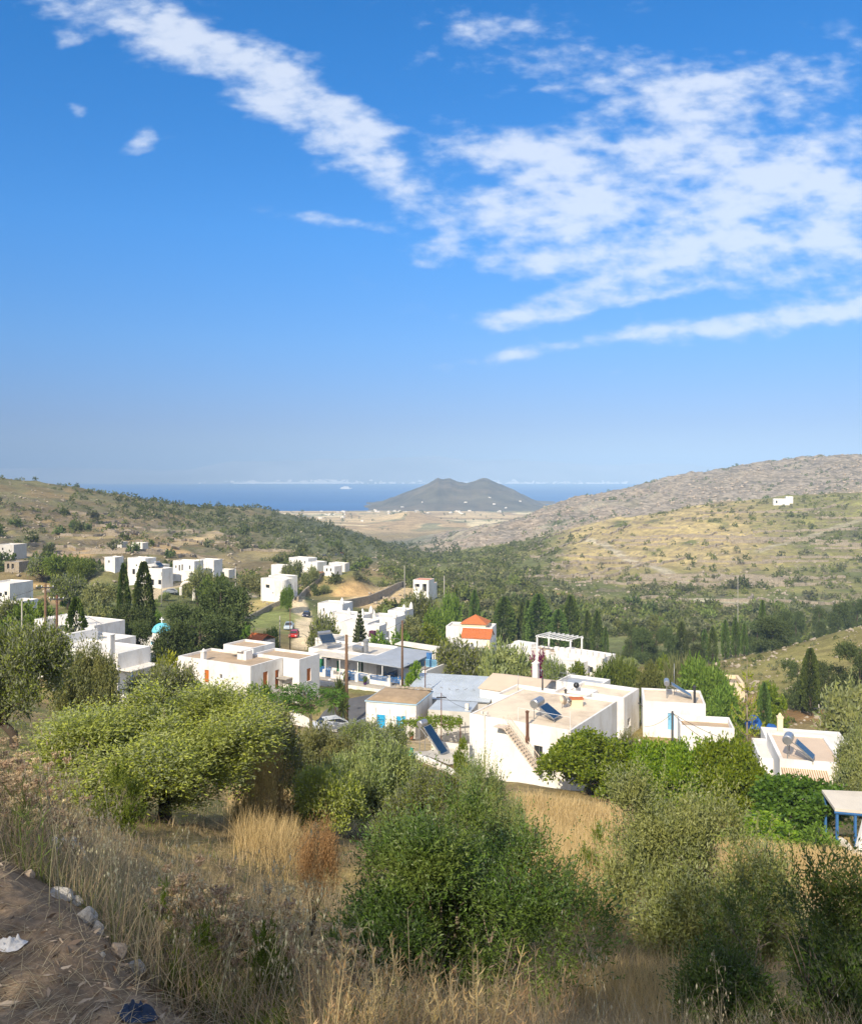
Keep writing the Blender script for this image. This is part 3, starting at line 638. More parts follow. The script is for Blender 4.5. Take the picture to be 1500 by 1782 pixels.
mb = MB(); P_ = t1_; pp = [P_.P(5.4, 2.6, 3.0), P_.P(3.0, 1.5, 3.2), P_.P(2.6, 1.3, 3.9)]; mb.tube(pp[:2], .45, 12); mb.tube([P_.P(2.6, 1.3, 2.6), P_.P(2.6, 1.3, 4.4)], .33, 12); mb.lathe(P_.P(2.6, 1.3, 4.4), [(.42, 0), (.42, .2), (.05, .45)], 12); B.part('kitchen_duct', mb, M_STEEL, smooth=False)
mb = MB(); pb = [P_.P(-5.8, 6.2, 3.0), P_.P(1, 6.2, 3.3), P_.P(1, 8.2, 3.4), P_.P(-8.5, 8.2, 3.1)]; mb.add(pb + [p + Vector((0, 0, .12)) for p in pb], [(0, 1, 2, 3), (4, 5, 6, 7), (0, 1, 5, 4), (1, 2, 6, 5), (2, 3, 7, 6), (3, 0, 4, 7)]); B.part('rear_canopy', mb, M_WHITE2)
for (x, y) in ((567, 1144), (569.5, 1141.5), (572, 1146), (575, 1145)): mb = MB(); u, z = t2_.hit(x, y, 'L'); mb.lathe(t2_.P(u, -.12, z), [(.02, -.2), (.13, -.12), (.13, .05), (.02, .12)], 8); B.part('wall_lamp', mb, M_DSTEEL)
# rear terrace with blue balcony, right of the sheet canopy
r1 = B.blk(742, 1168, 113, w=4.4, pxr=785, h=3.4, parapet=.25, lip=.2, roof=M_CONC); r1.open('R', 768, 1175, 774, 1184, M_GLASS, frame=M_GREEN)
B.part('railing', rail(r1, .3, 4.2, 3.2, 3.2, 4.2, 'railing', M_PBLUE), M_PBLUE)
mb = MB(); r1.box(mb, 1.2, 2.0, 3.4, 3.6, 3.3, 5.0); B.part('blue_door', mb, M_DBLUE)
B.done()
# ================================================================== V: long white house at the left with the tall chimney
V = House('white_house', 'long stepped white house at the left behind olive trees with a tall square chimney', 27, roof=M_WHITE2)
v1_ = V.blk(205, 1138, 88, pxl=92, d=4.5, h=4.6, parapet=.2, lip=.2, roof=M_WHITE2); v2_ = V.blk(166, 1122, 97, pxl=85, d=6, h=4.6, roof=M_WHITE2, parapet=.35, lip=.3)
v3_ = V.blk(164, 1089, 108, pxl=60, d=5, h=6.0, roof=M_WHITE2, parapet=.15, lip=.1); V.blk(108, 1106, 97, pxl=48, d=5, h=5, roof=M_WHITE2, parapet=.5, lip=.4)
mb = MB(); u, z = v1_.hit(197.5, 1200, 'L'); v1_.box(mb, u - .22, u + .22, -.6, -.01, -1, 6.5); v1_.box(mb, u - .26, u + .26, -.64, .04, 6.503, 6.58); V.part('chimney', mb, M_WHITE)
mb = MB(); v1_.box(mb, -1.7, -.01, .2, 4.2, 2.85, 2.95); V.part('porch_roof', mb, M_WHITE2)
mb = MB(); v1_.box(mb, -1.62, -1.5, .35, .47, -.5, 2.847); V.part('porch_post', mb, M_DBLUE)
mb = MB(); v1_.box(mb, -6.5, -.01, -1.2, -1.0, -1.5, .9); v1_.box(mb, -6.5, -6.3, -.99, 5, -1.5, .9); V.part('yard_wall', mb, M_WHITE)
chimney(V, v2_, v2_.w - 1.0, 2.0, 4.3, 6.3, .5); v1_.open('L', 120, 1165, 126, 1178, M_GLASS)
mb = MB(); mb.lathe(v3_.P(6, 2.5, 6.0), [(.5, 0), (.55, .3), (.55, .9), (.3, 1.05)], 10); V.part('water_tank', mb, M_WHITE2)
V.done()
# ================================================================== chapel with pale blue dome
CH = House('chapel', 'little white chapel with a pale blue dome half hidden by dark pines', 25, cat='chapel', roof=M_WHITE2)
ch = CH.blk(274, 1116, 122, w=4.2, d=5, h=3.4, parapet=.15, lip=.1); mb = MB(); mb.lathe(ch.P(1.2, 2.2, 3.4), [(1.3, 0), (1.3, .9)], 16); CH.part('drum', mb, M_WHITE)
mb = MB(); prof = [(1.4 * math.cos(R(t)), 1.25 * math.sin(R(t))) for t in range(0, 90, 10)] + [(.03, 1.26)]; mb.lathe(ch.P(1.2, 2.2, 4.303), prof, 20); CH.part('dome', mb, M_CYAN, smooth=True)
mb = MB(); c0 = ch.P(1.2, 2.2, 5.5); mb.box(-.06, .06, -.06, .06, 0, .9, lambda x, y, z: c0 + Vector((x, y, z))); mb.box(-.3, .3, -.05, .05, .52, .64, lambda x, y, z: c0 + Vector((x, y, z))); CH.part('cross', mb, M_WPAINT)
ch.open('L', 262, 1112, 267, 1122, M_PBLUE); CH.done()
# ================================================================== right side: H, I, J, K
Hh = House('white_house', 'plain white house with a blue door and a solar heater on its roof', 12, roof=M_RCREAM)
h1 = Hh.blk(1228, 1226, 84, pxl=1119, pxr=1246, pyb=1284, parapet=.22, lip=.12); h1.open('L', 1162, 1241, 1173, 1271, M_PBLUE, 'door', frame=M_PBLUE)
pipe(Hh, h1, 1.0, .5, 3.0, 4.7, .12); Hh.done()
Ii = House('white_annex', 'low white annex with a sunken tan roof beside the plain white house', 12, roof=M_RTAN, cat='house')
i1 = Ii.blk(1278, 1268, 72, pxl=1184, d=3.4, h=3.8, parapet=.16, lip=.5); Ii.done()
J = House('white_house', 'flat roofed white house with a striped awning over orange doors', 14, roof=M_RPINK)
j1 = J.blk(1470, 1330, 58, pxl=1357, d=6.5, h=3.3, parapet=.25, lip=.12); j2 = J.blk(1355, 1322, 62, pxl=1322, d=5, h=2.6, parapet=.15, lip=.1, roof=M_WHITE2)
j3 = J.blk(1480, 1300, 66.5, pxl=1335, d=4, h=3.3, parapet=.2, lip=.1, roof=M_WHITE2)
j1.open('L', 1425, 1363, 1436, 1400, M_ORANGE, 'door'); j1.open('L', 1370, 1361, 1384, 1385, plain('yellow_shutter', (.62, .36, .04), .6, .1, 3)); j2.open('L', 1341, 1339, 1347, 1347, M_DARK)
mb = MB(); ua, _ = j1.hit(1359, 1340, 'L'); ub, _ = j1.hit(1440, 1340, 'L'); n_ = 40; mats2 = [plain('awning_brown', (.34, .22, .13), .8, .1, 4), plain('awning_cream', (.66, .55, .42), .8, .1, 4)]
for i in range(n_):
    p, q = ua + (ub - ua) * i / n_, ua + (ub - ua) * (i + 1) / n_; mb.cur = i % 2
    mb.quad(j1.P(p, -.003, 2.75), j1.P(q, -.003, 2.75), j1.P(q, -1.1, 2.42), j1.P(p, -1.1, 2.42)); mb.quad(j1.P(p, -1.1, 2.42), j1.P(q, -1.1, 2.42), j1.P(q, -1.13, 2.12), j1.P(p, -1.13, 2.12))
J.part('striped_awning', mb, mats2)
chimney(J, j3, 4.6, 3.5, 3.2, 4.3, .42, True, mat=M_CREAM); J.done()
# blue pergola shed at the right edge
k = empty('pergola', W(1490, 1490, 43), 'blue timber pergola under a grey slab beside a white curved wall', 'pergola'); kb = Vector(k.location)
def kp(u, v, z): return kb + Vector((u, v, z))
mb = MB(); pr = [(-1.3, -.5, 2.42), (4.2, -1.6, 2.3), (4.2, 1.2, 2.5), (-1.0, 1.6, 2.58)]; mb.add([kp(*p) for p in pr] + [kp(p[0], p[1], p[2] + .14) for p in pr], [(0, 1, 2, 3), (4, 5, 6, 7), (0, 1, 5, 4), (1, 2, 6, 5), (2, 3, 7, 6), (3, 0, 4, 7)]); mb.build('roof', M_RGREY, k, base=kb)
for (x, y, h) in ((-1.15, -.4, 2.4), (-.35, -.6, 2.4), (3.6, -1.3, 2.3), (-.9, 1.4, 2.55)):
    mb = MB(); mb.box(x - .055, x + .055, y - .055, y + .055, -1.6, h, lambda a, b, c: kp(a, b, c)); mb.build('post', M_DBLUE, k, base=kb)
mb = MB(); mb.tube([kp(-1.3, -.45, 2.34), kp(4.1, -1.5, 2.22)], .07, 4); mb.build('beam', M_DBLUE, k, base=kb)
PADS.append((kb.x - 1, kb.y, kb.x + 4, kb.y, kb.z - .1, 2.6, 2.5))
def wall_strip(name, pts, h, t, mat, label, cat='wall', group=None, deep=.8, cap=None, wob=0):
    """freestanding wall along world points (x, y, z of its foot)"""
    mb = MB(); pts = [Vector(p) for p in pts]; n = len(pts); L_ = []
    rr = random.Random(len(label) + n)
    for i, p in enumerate(pts):
        d = (pts[min(i + 1, n - 1)] - pts[max(i - 1, 0)]); d.z = 0; d.normalize(); s_ = Vector((-d.y, d.x, 0)) * t / 2
        hh = (h[i] if isinstance(h, (list, tuple)) else h) * (1 + wob * (rr.random() - .5))
        L_ += [p - s_ - Vector((0, 0, deep)), p + s_ - Vector((0, 0, deep)), p + s_ * .85 + Vector((0, 0, hh)), p - s_ * .85 + Vector((0, 0, hh))]
    fs = []
    for i in range(n - 1):
        a = 4 * i; b = a + 4
        for q in range(4): fs.append((a + q, a + (q + 1) % 4, b + (q + 1) % 4, b + q))
    fs += [(0, 1, 2, 3), (4 * n - 1, 4 * n - 2, 4 * n - 3, 4 * n - 4)]
    mb.add(L_, fs); o = mb.build(name, mat, base=pts[0]); return tag(o, label, cat, group, 'thing')
cw = [W(1462, 1475, 44.5) + Vector((0, 0, -.6)), W(1472, 1476, 44) + Vector((0, 0, -.6)), W(1484, 1480, 43) + Vector((0, 0, -.6))]
wall_strip('garden_wall', cw, [1.1, .9, .5], .3, M_WHITE, 'white stepped garden wall under the blue pergola')
wall_strip('boundary_wall', [W(1470, 1512, 39.5), W(1488, 1503, 39.5), W(1504, 1480, 39.5), W(1530, 1478, 39.5)], [.2, .5, 1.5, 1.6], .3, M_WHITE, 'white curved wall end rising at the right edge of the dry grass')
# ================================================================== L: villa with pool and white pergola
Lv = House('villa', 'sprawling white villa with balustraded terraces, white pergola and a pool', 40, roof=M_RTAN)
l1 = Lv.blk(1048, 1146, 136, pxl=968, pxr=1056, h=5.4, parapet=.3, lip=.35, roof=M_RGREY); l2 = Lv.blk(985, 1146, 140, pxl=905, pxr=1020, h=4.2, parapet=.3, lip=.3)
l3 = Lv.blk(1000, 1158, 133, w=5, d=4, h=3.0, parapet=.2, lip=.15, roof=M_WHITE2); l4 = Lv.blk(985, 1143, 150, w=14, d=5, h=3.2, roof=M_WHITE2)
for i in range(9): t = i / 8; mb = MB(); l1.box(mb, l1.w * t - .35, l1.w * t + .35, -.05, .45, l1.h + .003, l1.h + .75); Lv.part('pillar', mb, M_WHITE)
for i in range(6): mb = MB(); l2.box(mb, l2.w * i / 5 - .35, l2.w * i / 5 + .35, -.05, .4, l2.h + .003, l2.h + .8); Lv.part('pillar', mb, M_WHITE)
for b_ in (l1, l2): Lv.part('railing', rail(b_, .5, b_.w - .3, .2, b_.h + .01, b_.h + .62, 'r', M_WPAINT), M_WPAINT)
mb = MB()
for i in range(8): l2.box(mb, .6 + i * .9, .75 + i * .9, 2.0, 6.5, l2.h + 2.5, l2.h + 2.66)
for v in (2.4, 6.1): l2.box(mb, .3, 7.4, v - .08, v + .08, l2.h + 2.33, l2.h + 2.495)
for u in (.6, 7.1):
    for v in (2.4, 6.1): l2.box(mb, u - .12, u + .12, v - .1, v + .1, l2.h - .2, l2.h + 2.33)
Lv.part('roof_pergola', mb, M_WPAINT)
mb = MB(); l2.box(mb, 9, 13, 3.5, 5.5, l2.h - .25, l2.h + .6); l2.box(mb, 1.0, 2.2, 3.6, 4.8, l2.h - .25, l2.h + .9); Lv.part('wall_block', mb, M_WHITE)
l1.open('L', 1000, 1160, 1006, 1170, M_GLASS); l1.open('L', 1025, 1160, 1032, 1172, M_GLASS); l3.open('L', 978, 1163, 984, 1172, M_GLASS)
Lv.done()
pl_ = empty('swimming_pool', W(905, 1168, 134), 'curved turquoise pool with a white rim beside the villa terrace', 'pool'); pb_ = Vector(pl_.location)
mb = MB(); ring = [(3.6 * math.cos(t) , 2.4 * math.sin(t)) for t in np.linspace(0, 2 * math.pi, 28, endpoint=False)]
vs_ = [pb_ + Vector((x * k, y * k, z)) for k, z in ((1.18, -2.5), (1.18, .45), (1.0, .45), (1.0, .2)) for x, y in ring]; nR = 28; fs_ = [(r * nR + i, r * nR + (i + 1) % nR, (r + 1) * nR + (i + 1) % nR, (r + 1) * nR + i) for r in range(3) for i in range(nR)]
mb.add(vs_, fs_); mb.build('rim', plain('pool_rim', (.62, .78, .78), .6, .05, 2), pl_, base=pb_)
mb = MB(); mb.add([pb_ + Vector((x * .998, y * .998, .22)) for x, y in ring], [tuple(range(nR))]); mb.build('water', plain('pool_water', (.10, .36, .31), .12, .1, .5, spec=.5), pl_, base=pb_)
# ================================================================== M: white house with two orange tile roofs
Mm = House('white_house', 'white house with two orange tiled roofs above the grey taverna canopy', 14, roof=M_WHITE2)
m1 = Mm.blk(852, 1113, 150, pxl=803, pxr=859, h=4.6, parapet=0, roof=None); m2 = Mm.blk(818, 1124, 148, pxl=768, d=6, h=3.6, parapet=.15, lip=.1)
m3 = Mm.blk(856, 1093, 160, pxl=776, d=5, h=5.5, parapet=.25, lip=.3); m4 = Mm.blk(790, 1135, 143, pxl=748, d=3, h=3, parapet=.1, lip=.1)
def tiled(b, u0, u1, v0, v1, z, rise, hip=0, mat=M_TILE):
    """tiled pitched roof with rows of half-round tiles"""
    mb = MB(); vm = (v0 + v1) / 2; n = int((u1 - u0) / .28)
    for side in (0, 1):
        ve = v0 - .2 if side == 0 else v1 + .2
        for i in range(n):
            for k_ in range(2):
                ua = u0 + (u1 - u0) * (i + .5 * k_) / n; ub = u0 + (u1 - u0) * (i + .5 * k_ + .5) / n; ha, hb = (0, .07) if k_ == 0 else (.07, 0)
                mb.quad(b.P(ua, ve, z + ha), b.P(ub, ve, z + hb), b.P(ub, vm, z + rise + hb), b.P(ua, vm, z + rise + ha))
    mb.tube([b.P(u0, vm, z + rise + .05), b.P(u1, vm, z + rise + .05)], .12, 6)
    return mb
Mm.part('tiled_roof', tiled(m1, -.2, m1.w + .2, 0, m1.d, 4.61, 1.3), M_TILE)
mb = MB()
for u in (0.0, m1.w): mb.add([m1.P(u, 0, 4.6), m1.P(u, m1.d, 4.6), m1.P(u, m1.d / 2, 5.85)], [(0, 1, 2)])
m1.box(mb, -.04, .5, -.06, -.003, .3, 4.4); Mm.part('gable', mb, M_CREAM)
def pyr(b, u0, u1, v0, v1, z, rise, mat):
    mb = MB(); c = b.P((u0 + u1) / 2, (v0 + v1) / 2, z + rise); q = [b.P(u0, v0, z), b.P(u1, v0, z), b.P(u1, v1, z), b.P(u0, v1, z)]
    mb.add(q + [c], [(0, 1, 4), (1, 2, 4), (2, 3, 4), (3, 0, 4), (0, 3, 2, 1)]); return mb
u_, z_ = m3.hit(823, 1093, 'L'); mb = MB(); m3.box(mb, u_ - 2.3, u_ + 2.3, .4, 4.6, 5.3, 6.0); Mm.part('lantern_room', mb, M_CREAM)
Mm.part('tiled_roof', pyr(m3, u_ - 2.6, u_ + 2.6, .1, 4.9, 6.003, 1.5, M_TILE), M_TILE)
m1.open('L', 842, 1124, 846, 1138, M_CREAM, 'door'); m1.open('L', 815, 1128, 819, 1134, M_GLASS); m2.open('L', 785, 1132, 790, 1140, M_GLASS)
Mm.done()
# ================================================================== N: rambling white house on the track
Nn = House('white_house', 'rambling white house with pointed corner finials below the bare yellow plot', 22, roof=M_WHITE2)
n1h = Nn.blk(596, 1052, 172, pxl=553, pxr=606, h=6.5, parapet=.2, lip=.2); n2h = Nn.blk(632, 1072, 164, pxl=566, pxr=650, h=6.0, parapet=.25, lip=.2); n3h = Nn.blk(640, 1085, 158, pxl=592, d=5, h=5, parapet=.2, lip=.15)
n4h = Nn.blk(688, 1076, 166, pxl=640, d=5, h=5, parapet=.25, lip=.2); n5h = Nn.blk(704, 1064, 172, pxl=675, pxr=711, h=5.5, parapet=.2, lip=.15); n6h = Nn.blk(660, 1090, 152, pxl=638, d=3, h=4, parapet=.15, lip=.1)
mb = MB()
for (b_, u, v) in ((n1h, .2, .2), (n2h, .3, .3), (n2h, 3.2, .3), (n2h, .3, 4), (n4h, 4.8, .4), (n4h, .2, .2), (n5h, .2, 3.8), (n5h, .2, .2)):
    mb = MB(); mb.lathe(b_.P(u, v, b_.h), [(.42, 0), (.40, .5), (.28, .9), (.05, 1.35)], 8); Nn.part('finial', mb, M_WHITE)
for (b_, f_, x, y) in ((n1h, 'L', 563, 1062), (n2h, 'L', 583, 1085), (n2h, 'L', 612, 1088), (n4h, 'L', 665, 1088), (n4h, 'L', 672, 1087), (n5h, 'L', 690, 1076)): b_.open(f_, x - 1.6, y - 4, x + 1.6, y + 3, M_GLASS)
mb = MB(); n6h.box(mb, .6, 1.6, -.9, -.01, 2.2, 3.2); Nn.part('awning', mb, plain('plum_cloth', (.09, .02, .06), .8, .1, 3))
Nn.done()
# ================================================================== O, P, Q, R, S and other far houses
O = House('small_house', 'pink roofed two storey house with an open balcony on a rocky spur', 20, wall=M_WHITE, roof=M_TILEP, cat='house')
o1 = O.blk(746, 1010, 235, pxl=719, pxr=752, h=5.6, parapet=.12, lip=.04); o2 = O.blk(752, 1016, 240, w=3, d=4, h=4, parapet=.1, lip=.05)
o1.open('L', 721.5, 1016, 730, 1023, M_DARK, depth=1.2); o1.open('L', 735, 1016, 742, 1031, M_DARK, depth=1.2); O.done()
Pp = House('white_house', 'white house with a rounded corner and small windows beside the dirt track bend', 35, roof=M_WHITE2)
p1 = Pp.blk(489, 1009, 242, pxl=454, pxr=512, h=6.2, parapet=.2, lip=.2); p2 = Pp.blk(497, 1004, 252, w=7, d=5, h=6, parapet=.2, lip=.2)
p1.open('L', 462, 1017, 469, 1024, M_GLASS, leaves=2); p1.open('L', 474, 1030, 476, 1034, M_GLASS); p1.open('R', 495, 1016, 500, 1022, M_GLASS); p1.open('R', 505, 1016, 507, 1022, M_GLASS); p1.open('R', 491, 1024, 497, 1036, M_DARK)
mb = MB(); mb.lathe(p1.P(1.1, 1.1, -1), [(1.9, 0), (1.9, 7.0), (1.7, 7.1)], 16); Pp.part('round_corner', mb, M_WHITE); Pp.done()
Q = House('white_house', 'white stepped house uphill above the one with a rounded corner', 30, roof=M_WHITE2)
q1 = Q.blk(536, 972, 330, pxl=503, pxr=552, h=7.5, parapet=.2, lip=.2); q2 = Q.blk(510, 985, 322, pxl=472, pxr=520, h=5, parapet=.2, lip=.2); q3 = Q.blk(552, 979, 325, w=5, d=6, h=5)
for x, y in ((517, 977), (521, 977), (530, 978)): q1.open('L', x - 1.2, y - 2, x + 1.2, y + 3, M_DARK)
q2.open('L', 490, 990, 493, 997, M_DARK); Q.done()
Q2 = House('white_hut', 'small white garden house with low parapets beyond the green field', 30, roof=M_WHITE2, cat='hut'); qq = Q2.blk(582, 986, 300, pxl=563, pxr=591, h=3.4); Q2.blk(588, 980, 312, w=4, d=4, h=3.4); qq.open('L', 567, 989, 570, 995, M_GLASS); qq.open('L', 574, 989, 577, 995, M_GLASS)
mb = MB(); qq.box(mb, 4, 9, -3, -.5, 1.2, 1.4); Q2.part('porch_roof', mb, M_TERRA); Q2.done()
R1 = House('white_house', 'small white flat house leftmost on the far hillside row', 20, roof=M_WHITE2); r_ = R1.blk(200, 970, 268, pxl=182, pxr=215, h=4.2); r_.open('L', 188, 975, 191, 980, M_GLASS); R1.done()
R2 = House('white_house', 'tall white house with arches stepping down behind the two dark cypresses', 25, roof=M_WHITE2)
ra = R2.blk(253, 972, 258, pxl=222, pxr=263, h=8.2, parapet=.2, lip=.2); rb = R2.blk(270, 986, 250, w=5, d=6, h=5.5, roof=M_WHITE2); rc_ = R2.blk(282, 990, 246, pxl=254, pxr=293, h=5.4)
rc_.open('L', 281, 996, 284.5, 1003, M_GLASS, leaves=2); ra.open('L', 236, 982, 238.5, 986, M_GLASS); rc_.open('L', 262, 1008, 268, 1019, M_DARK); rc_.open('L', 275, 1009, 281, 1018, M_DARK); ra.open('L', 230, 990, 235, 1000, M_DARK)
mb = MB(); rb.box(mb, -.5, 5, -2.0, 5.5, 5.6, 5.75); rb.box(mb, -.3, -.1, -1.9, -1.7, 3, 5.6); R2.part('porch_roof', mb, M_WHITE2); R2.done()
R3 = House('white_house', 'white house with dark doors and a long flat wing above the stone arch', 22, roof=M_WHITE2)
rd = R3.blk(338, 977, 258, pxl=301, pxr=346, h=6.0); re_ = R3.blk(372, 975, 266, w=6.5, pxr=379, h=5)
for x, y0, y1 in ((306, 984, 989), (312, 983, 994), (317, 982, 993), (330, 984, 991)): rd.open('L', x - 1.4, y0, x + 1.4, y1, M_DARK)
mb = MB(); rd.box(mb, -3, 1.5, -3.5, -.01, 3.0, 3.2); R3.part('porch_roof', mb, M_WHITE2); R3.done()
S1 = House('white_house', 'white house with dark square windows cut by the left edge', 20, roof=M_WHITE2); s1 = S1.blk(17, 1016, 172, w=6, d=6, h=6.2); s1.open('L', -2, 1031, 3.5, 1039, M_GLASS); s1.open('L', 7, 1029, 12.5, 1037, M_GLASS); S1.done()
S2 = House('white_hut', 'low white porch building with dark doorways below the left edge house', 20, roof=M_WHITE2, cat='hut'); s2 = S2.blk(38, 1047, 160, pxl=12, d=4, h=3.6); s2.open('L', 21, 1050, 26, 1060, M_DARK, depth=.6); s2.open('L', 33, 1050, 36.5, 1057, M_DARK, depth=.6); S2.done()
T1 = House('grey_house', 'unpainted grey concrete house at the far left on the slope', 15, wall=M_GREYW, roof=M_WHITE2, cat='house'); tb_ = T1.blk(24, 948, 330, w=8, d=7, h=5.5); tb_.open('L', 3, 953, 6, 958, M_DARK); T1.done()
U1 = House('stone_shed', 'small grey shed with dark openings on the left bare slope', 15, wall=M_STONE, roof=M_CONC, cat='shed'); ub_ = U1.blk(33, 978, 275, pxl=8, d=5, h=3.2); ub_.open('L', 12, 981, 16, 990, M_DARK, depth=.6); ub_.open('L', 20, 981, 24, 990, M_DARK, depth=.6); U1.done()
X1 = House('tiled_cottage', 'low cottage whose orange tile roof shows beside the big dark pine', 25, wall=M_WHITE2, roof=None, cat='house'); xb_ = X1.blk(450, 1119, 138, pxl=425, pxr=460, h=2.6, parapet=0, roof=None); X1.part('tiled_roof', tiled(xb_, -.2, xb_.w + .2, 0, xb_.d, 2.61, .9), M_TILE); X1.done()
Z1 = House('stone_ruin', 'roofless pale stone outbuilding on the grassy slope below the tall cypress', 10, wall=M_CREAM, roof=M_STONE, cat='ruin'); zb_ = Z1.blk(1296, 1190, 124, pxl=1264, pxr=1306, h=3.4, parapet=.4, lip=.5); zb_.open('L', 1288, 1200, 1293, 1210, M_DARK, depth=.6); Z1.blk(1290, 1200, 118, w=4, d=2, h=1.6, roof=None); Z1.done()
HR = House('white_house', 'lone white house high on the right hillside below the rocky ridge', 15, roof=M_WHITE2); hb = HR.blk(1374, 868, 640, pxl=1346, pxr=1380, h=5); hb.open('L', 1350, 871, 1353, 876, M_GLASS); HR.blk(1380, 864, 655, w=5, d=6, h=5); HR.done()
for (x, y, Y_, lab) in ((248, 945, 380, 'tiny white field hut on the brown terraces of the left hill'), (212, 943, 390, 'tiny grey field hut among olive trees on the left hill'), (398, 992, 290, 'long low white hut right of the hillside row'), (600, 981, 310, 'low white roofed shelter by the road bend')):
    h_ = House('field_hut', lab, 20, roof=M_WHITE2, cat='hut', wall=M_WHITE2 if 'grey' not in lab else M_GREYW); b_ = h_.blk(x, y, Y_, w=6 if 'long' not in lab else 4.5, d=4, h=2.8); b_.open('L', x - 12, y + 3, x - 8, y + 10, M_DARK); h_.done()
AR = empty('stone_arch', W(326, 1032, 232), 'free standing white stone arch at a garden gate', 'arch'); ab = Vector(AR.location); mb = MB()
pts = [ab + Vector((-1.75, 0, -.6)), ab + Vector((-1.75, 0, 1.2))] + [ab + Vector((1.75 * math.cos(t), .2, 1.4 + 1.5 * math.sin(t))) for t in np.linspace(math.pi * .97, .03 * math.pi, 12)] + [ab + Vector((1.75, 0, 1.2)), ab + Vector((1.75, 0, -2.0))]
mb.tube(pts, .38, 6); mb.build('arch_ring', M_WHITE2, AR, base=ab)

PADS.append((-9.8, 96.5, -9.2, 102, (-28.5, -27.8), 3.2, 3.5)); PADS.append((-16, 111.6, -3.5, 106, (-27.8, -27.55), 3.4, 1.6)); PADS.append((-3.5, 106.5, 4, 107.5, -27.6, 2.6, 2))
# flatten the ground under houses, tracks and terraces (list of px0, px1, Y0, Y1, drop); filled by the settings below
def carve():
    for (xa, ya, xb, yb, z, rad, soft) in PADS:
        # a pad: every ground point within rad of the segment a-b eases to the height z
        dx, dy = xb - xa, yb - ya; L2 = dx * dx + dy * dy + 1e-9
        t = np.clip(((XX - xa) * dx + (YY - ya) * dy) / L2, 0, 1)
        d = np.hypot(XX - xa - t * dx, YY - ya - t * dy)
        k = sstep(rad + soft, rad, d)
        zz = z[0] + (z[1] - z[0]) * t if isinstance(z, tuple) else z
        G[:] = G * (1 - k) + zz * k
carve()
PYg = HY - G / YY * F
def c3(*c): return np.array(c, float)
def lay(base, col, k): return base * (1 - k[..., None]) + c3(*col) * k[..., None]
n1_ = fbm(UU / 60., VV * 14, 41, 5); n2_ = fbm(XX / 9, YY / 9, 52, 4); n3_ = fbm(XX / 30, YY / 30, 61, 4)
base = np.zeros(G.shape + (3,)) + c3(.175, .135, .07)
base = lay(base, (.10, .11, .04), sstep(.45, .65, n2_) * sstep(3, 6, YY) * sstep(300, 200, YY) * .8)
base = lay(base, (.25, .19, .085), sstep(.5, .66, n1_) * sstep(8, 14, YY) * sstep(110, 70, YY) * .9)
base = lay(base, (.33, .25, .125), sstep(860, 930, UU) * sstep(12, 17, YY) * sstep(64, 50, YY) * .9)
base = lay(base, (.175, .13, .095), sstep(5.5, 4.0, YY))                                                  # bare earth of the verge
base = lay(base, (.085, .10, .04), sstep(100, 130, YY) * sstep(330, 240, YY) * sstep(.4, .6, n3_) * .85)     # village gardens
lh = sstep(250, 300, YY) * sstep(520, 420, UU)                                                          # left hillside: brown
base = lay(base, (.125, .10, .055), lh)
base = lay(base, (.11, .105, .055), lh * sstep(.38, .58, n3_) * .9)
base = lay(base, (.19, .14, .075), lh * sstep(.55, .7, n1_) * .7)
gorge = sstep(400, 480, YY) * sstep(400, 520, UU) * sstep(1000, 800, UU) * sstep(1450, 1350, YY)
base = lay(base, (.075, .085, .045), gorge * .9)
rh = sstep(240, 290, YY) * sstep(640, 760, UU) * sstep(780, 700, YY)
base = lay(base, (.15, .145, .055), rh * .9)
base = lay(base, (.085, .095, .036), rh * sstep(.36, .56, n3_) * .85)
gold = rh * sstep(930, 1030, UU + 60 * (n1_ - .5)) * sstep(1420, 1260, UU) * sstep(380, 450, YY)
base = lay(base, (.33, .26, .13), gold * .9 * sstep(.3, .5, n1_ + .1))
base = lay(base, (.16, .155, .06), rh * sstep(1250, 1420, UU) * sstep(520, 600, YY) * .8)
rk = sstep(760, 860, YY) * sstep(1500, 1400, YY) * sstep(660, 800, UU)
base = lay(base, (.25, .22, .165), rk)
base = lay(base, (.40, .29, .165), rk * sstep(.36, .55, n1_) * sstep(1250, 1000, UU) * .9)
base = lay(base, (.09, .095, .055), rk * sstep(.5, .62, fbm(XX / 26, YY / 26, 91, 4)) * .75)
base = lay(base, (.08, .085, .05), rk * sstep(800, 700, UU) * .7)
pl = sstep(1500, 1650, YY)
fld = vnoise(XX / 130, YY / 210, 14)
base = lay(base, (.40, .30, .17), pl)
base = lay(base, (.28, .20, .11), pl * sstep(.5, .52, fld)); base = lay(base, (.46, .38, .24), pl * sstep(.74, .75, fld))
base = lay(base, (.09, .11, .06), pl * sstep(.6, .66, fbm(XX / 60, YY / 100, 15, 4)) * .7)
spur = sstep(1230, 1300, UU) * sstep(100, 125, YY) * sstep(215, 190, YY)
base = lay(base, (.17, .15, .055), spur * .8)
base = lay(base, (.22, .12, .06), spur * sstep(.55, .68, n3_) * .5)
for (xa, ya, xb, yb, rad, soft, col, k0) in PAINT:                                                       # bare earth, tracks, cut banks
    dx, dy = xb - xa, yb - ya; t = np.clip(((XX - xa) * dx + (YY - ya) * dy) / (dx * dx + dy * dy + 1e-9), 0, 1)
    d = np.hypot(XX - xa - t * dx, YY - ya - t * dy) * (1 + .5 * (n2_ - .5))
    base = lay(base, col, sstep(rad + soft, rad, d) * k0)
base *= 1.45 * (.86 + .28 * n2_)[..., None]
NU = len(us)
vv = np.stack([XX, YY, G], -1).reshape(-1, 3)
ii, jj = np.meshgrid(np.arange(NU - 1), np.arange(NV - 1), indexing='ij'); a = (ii * NV + jj).ravel()
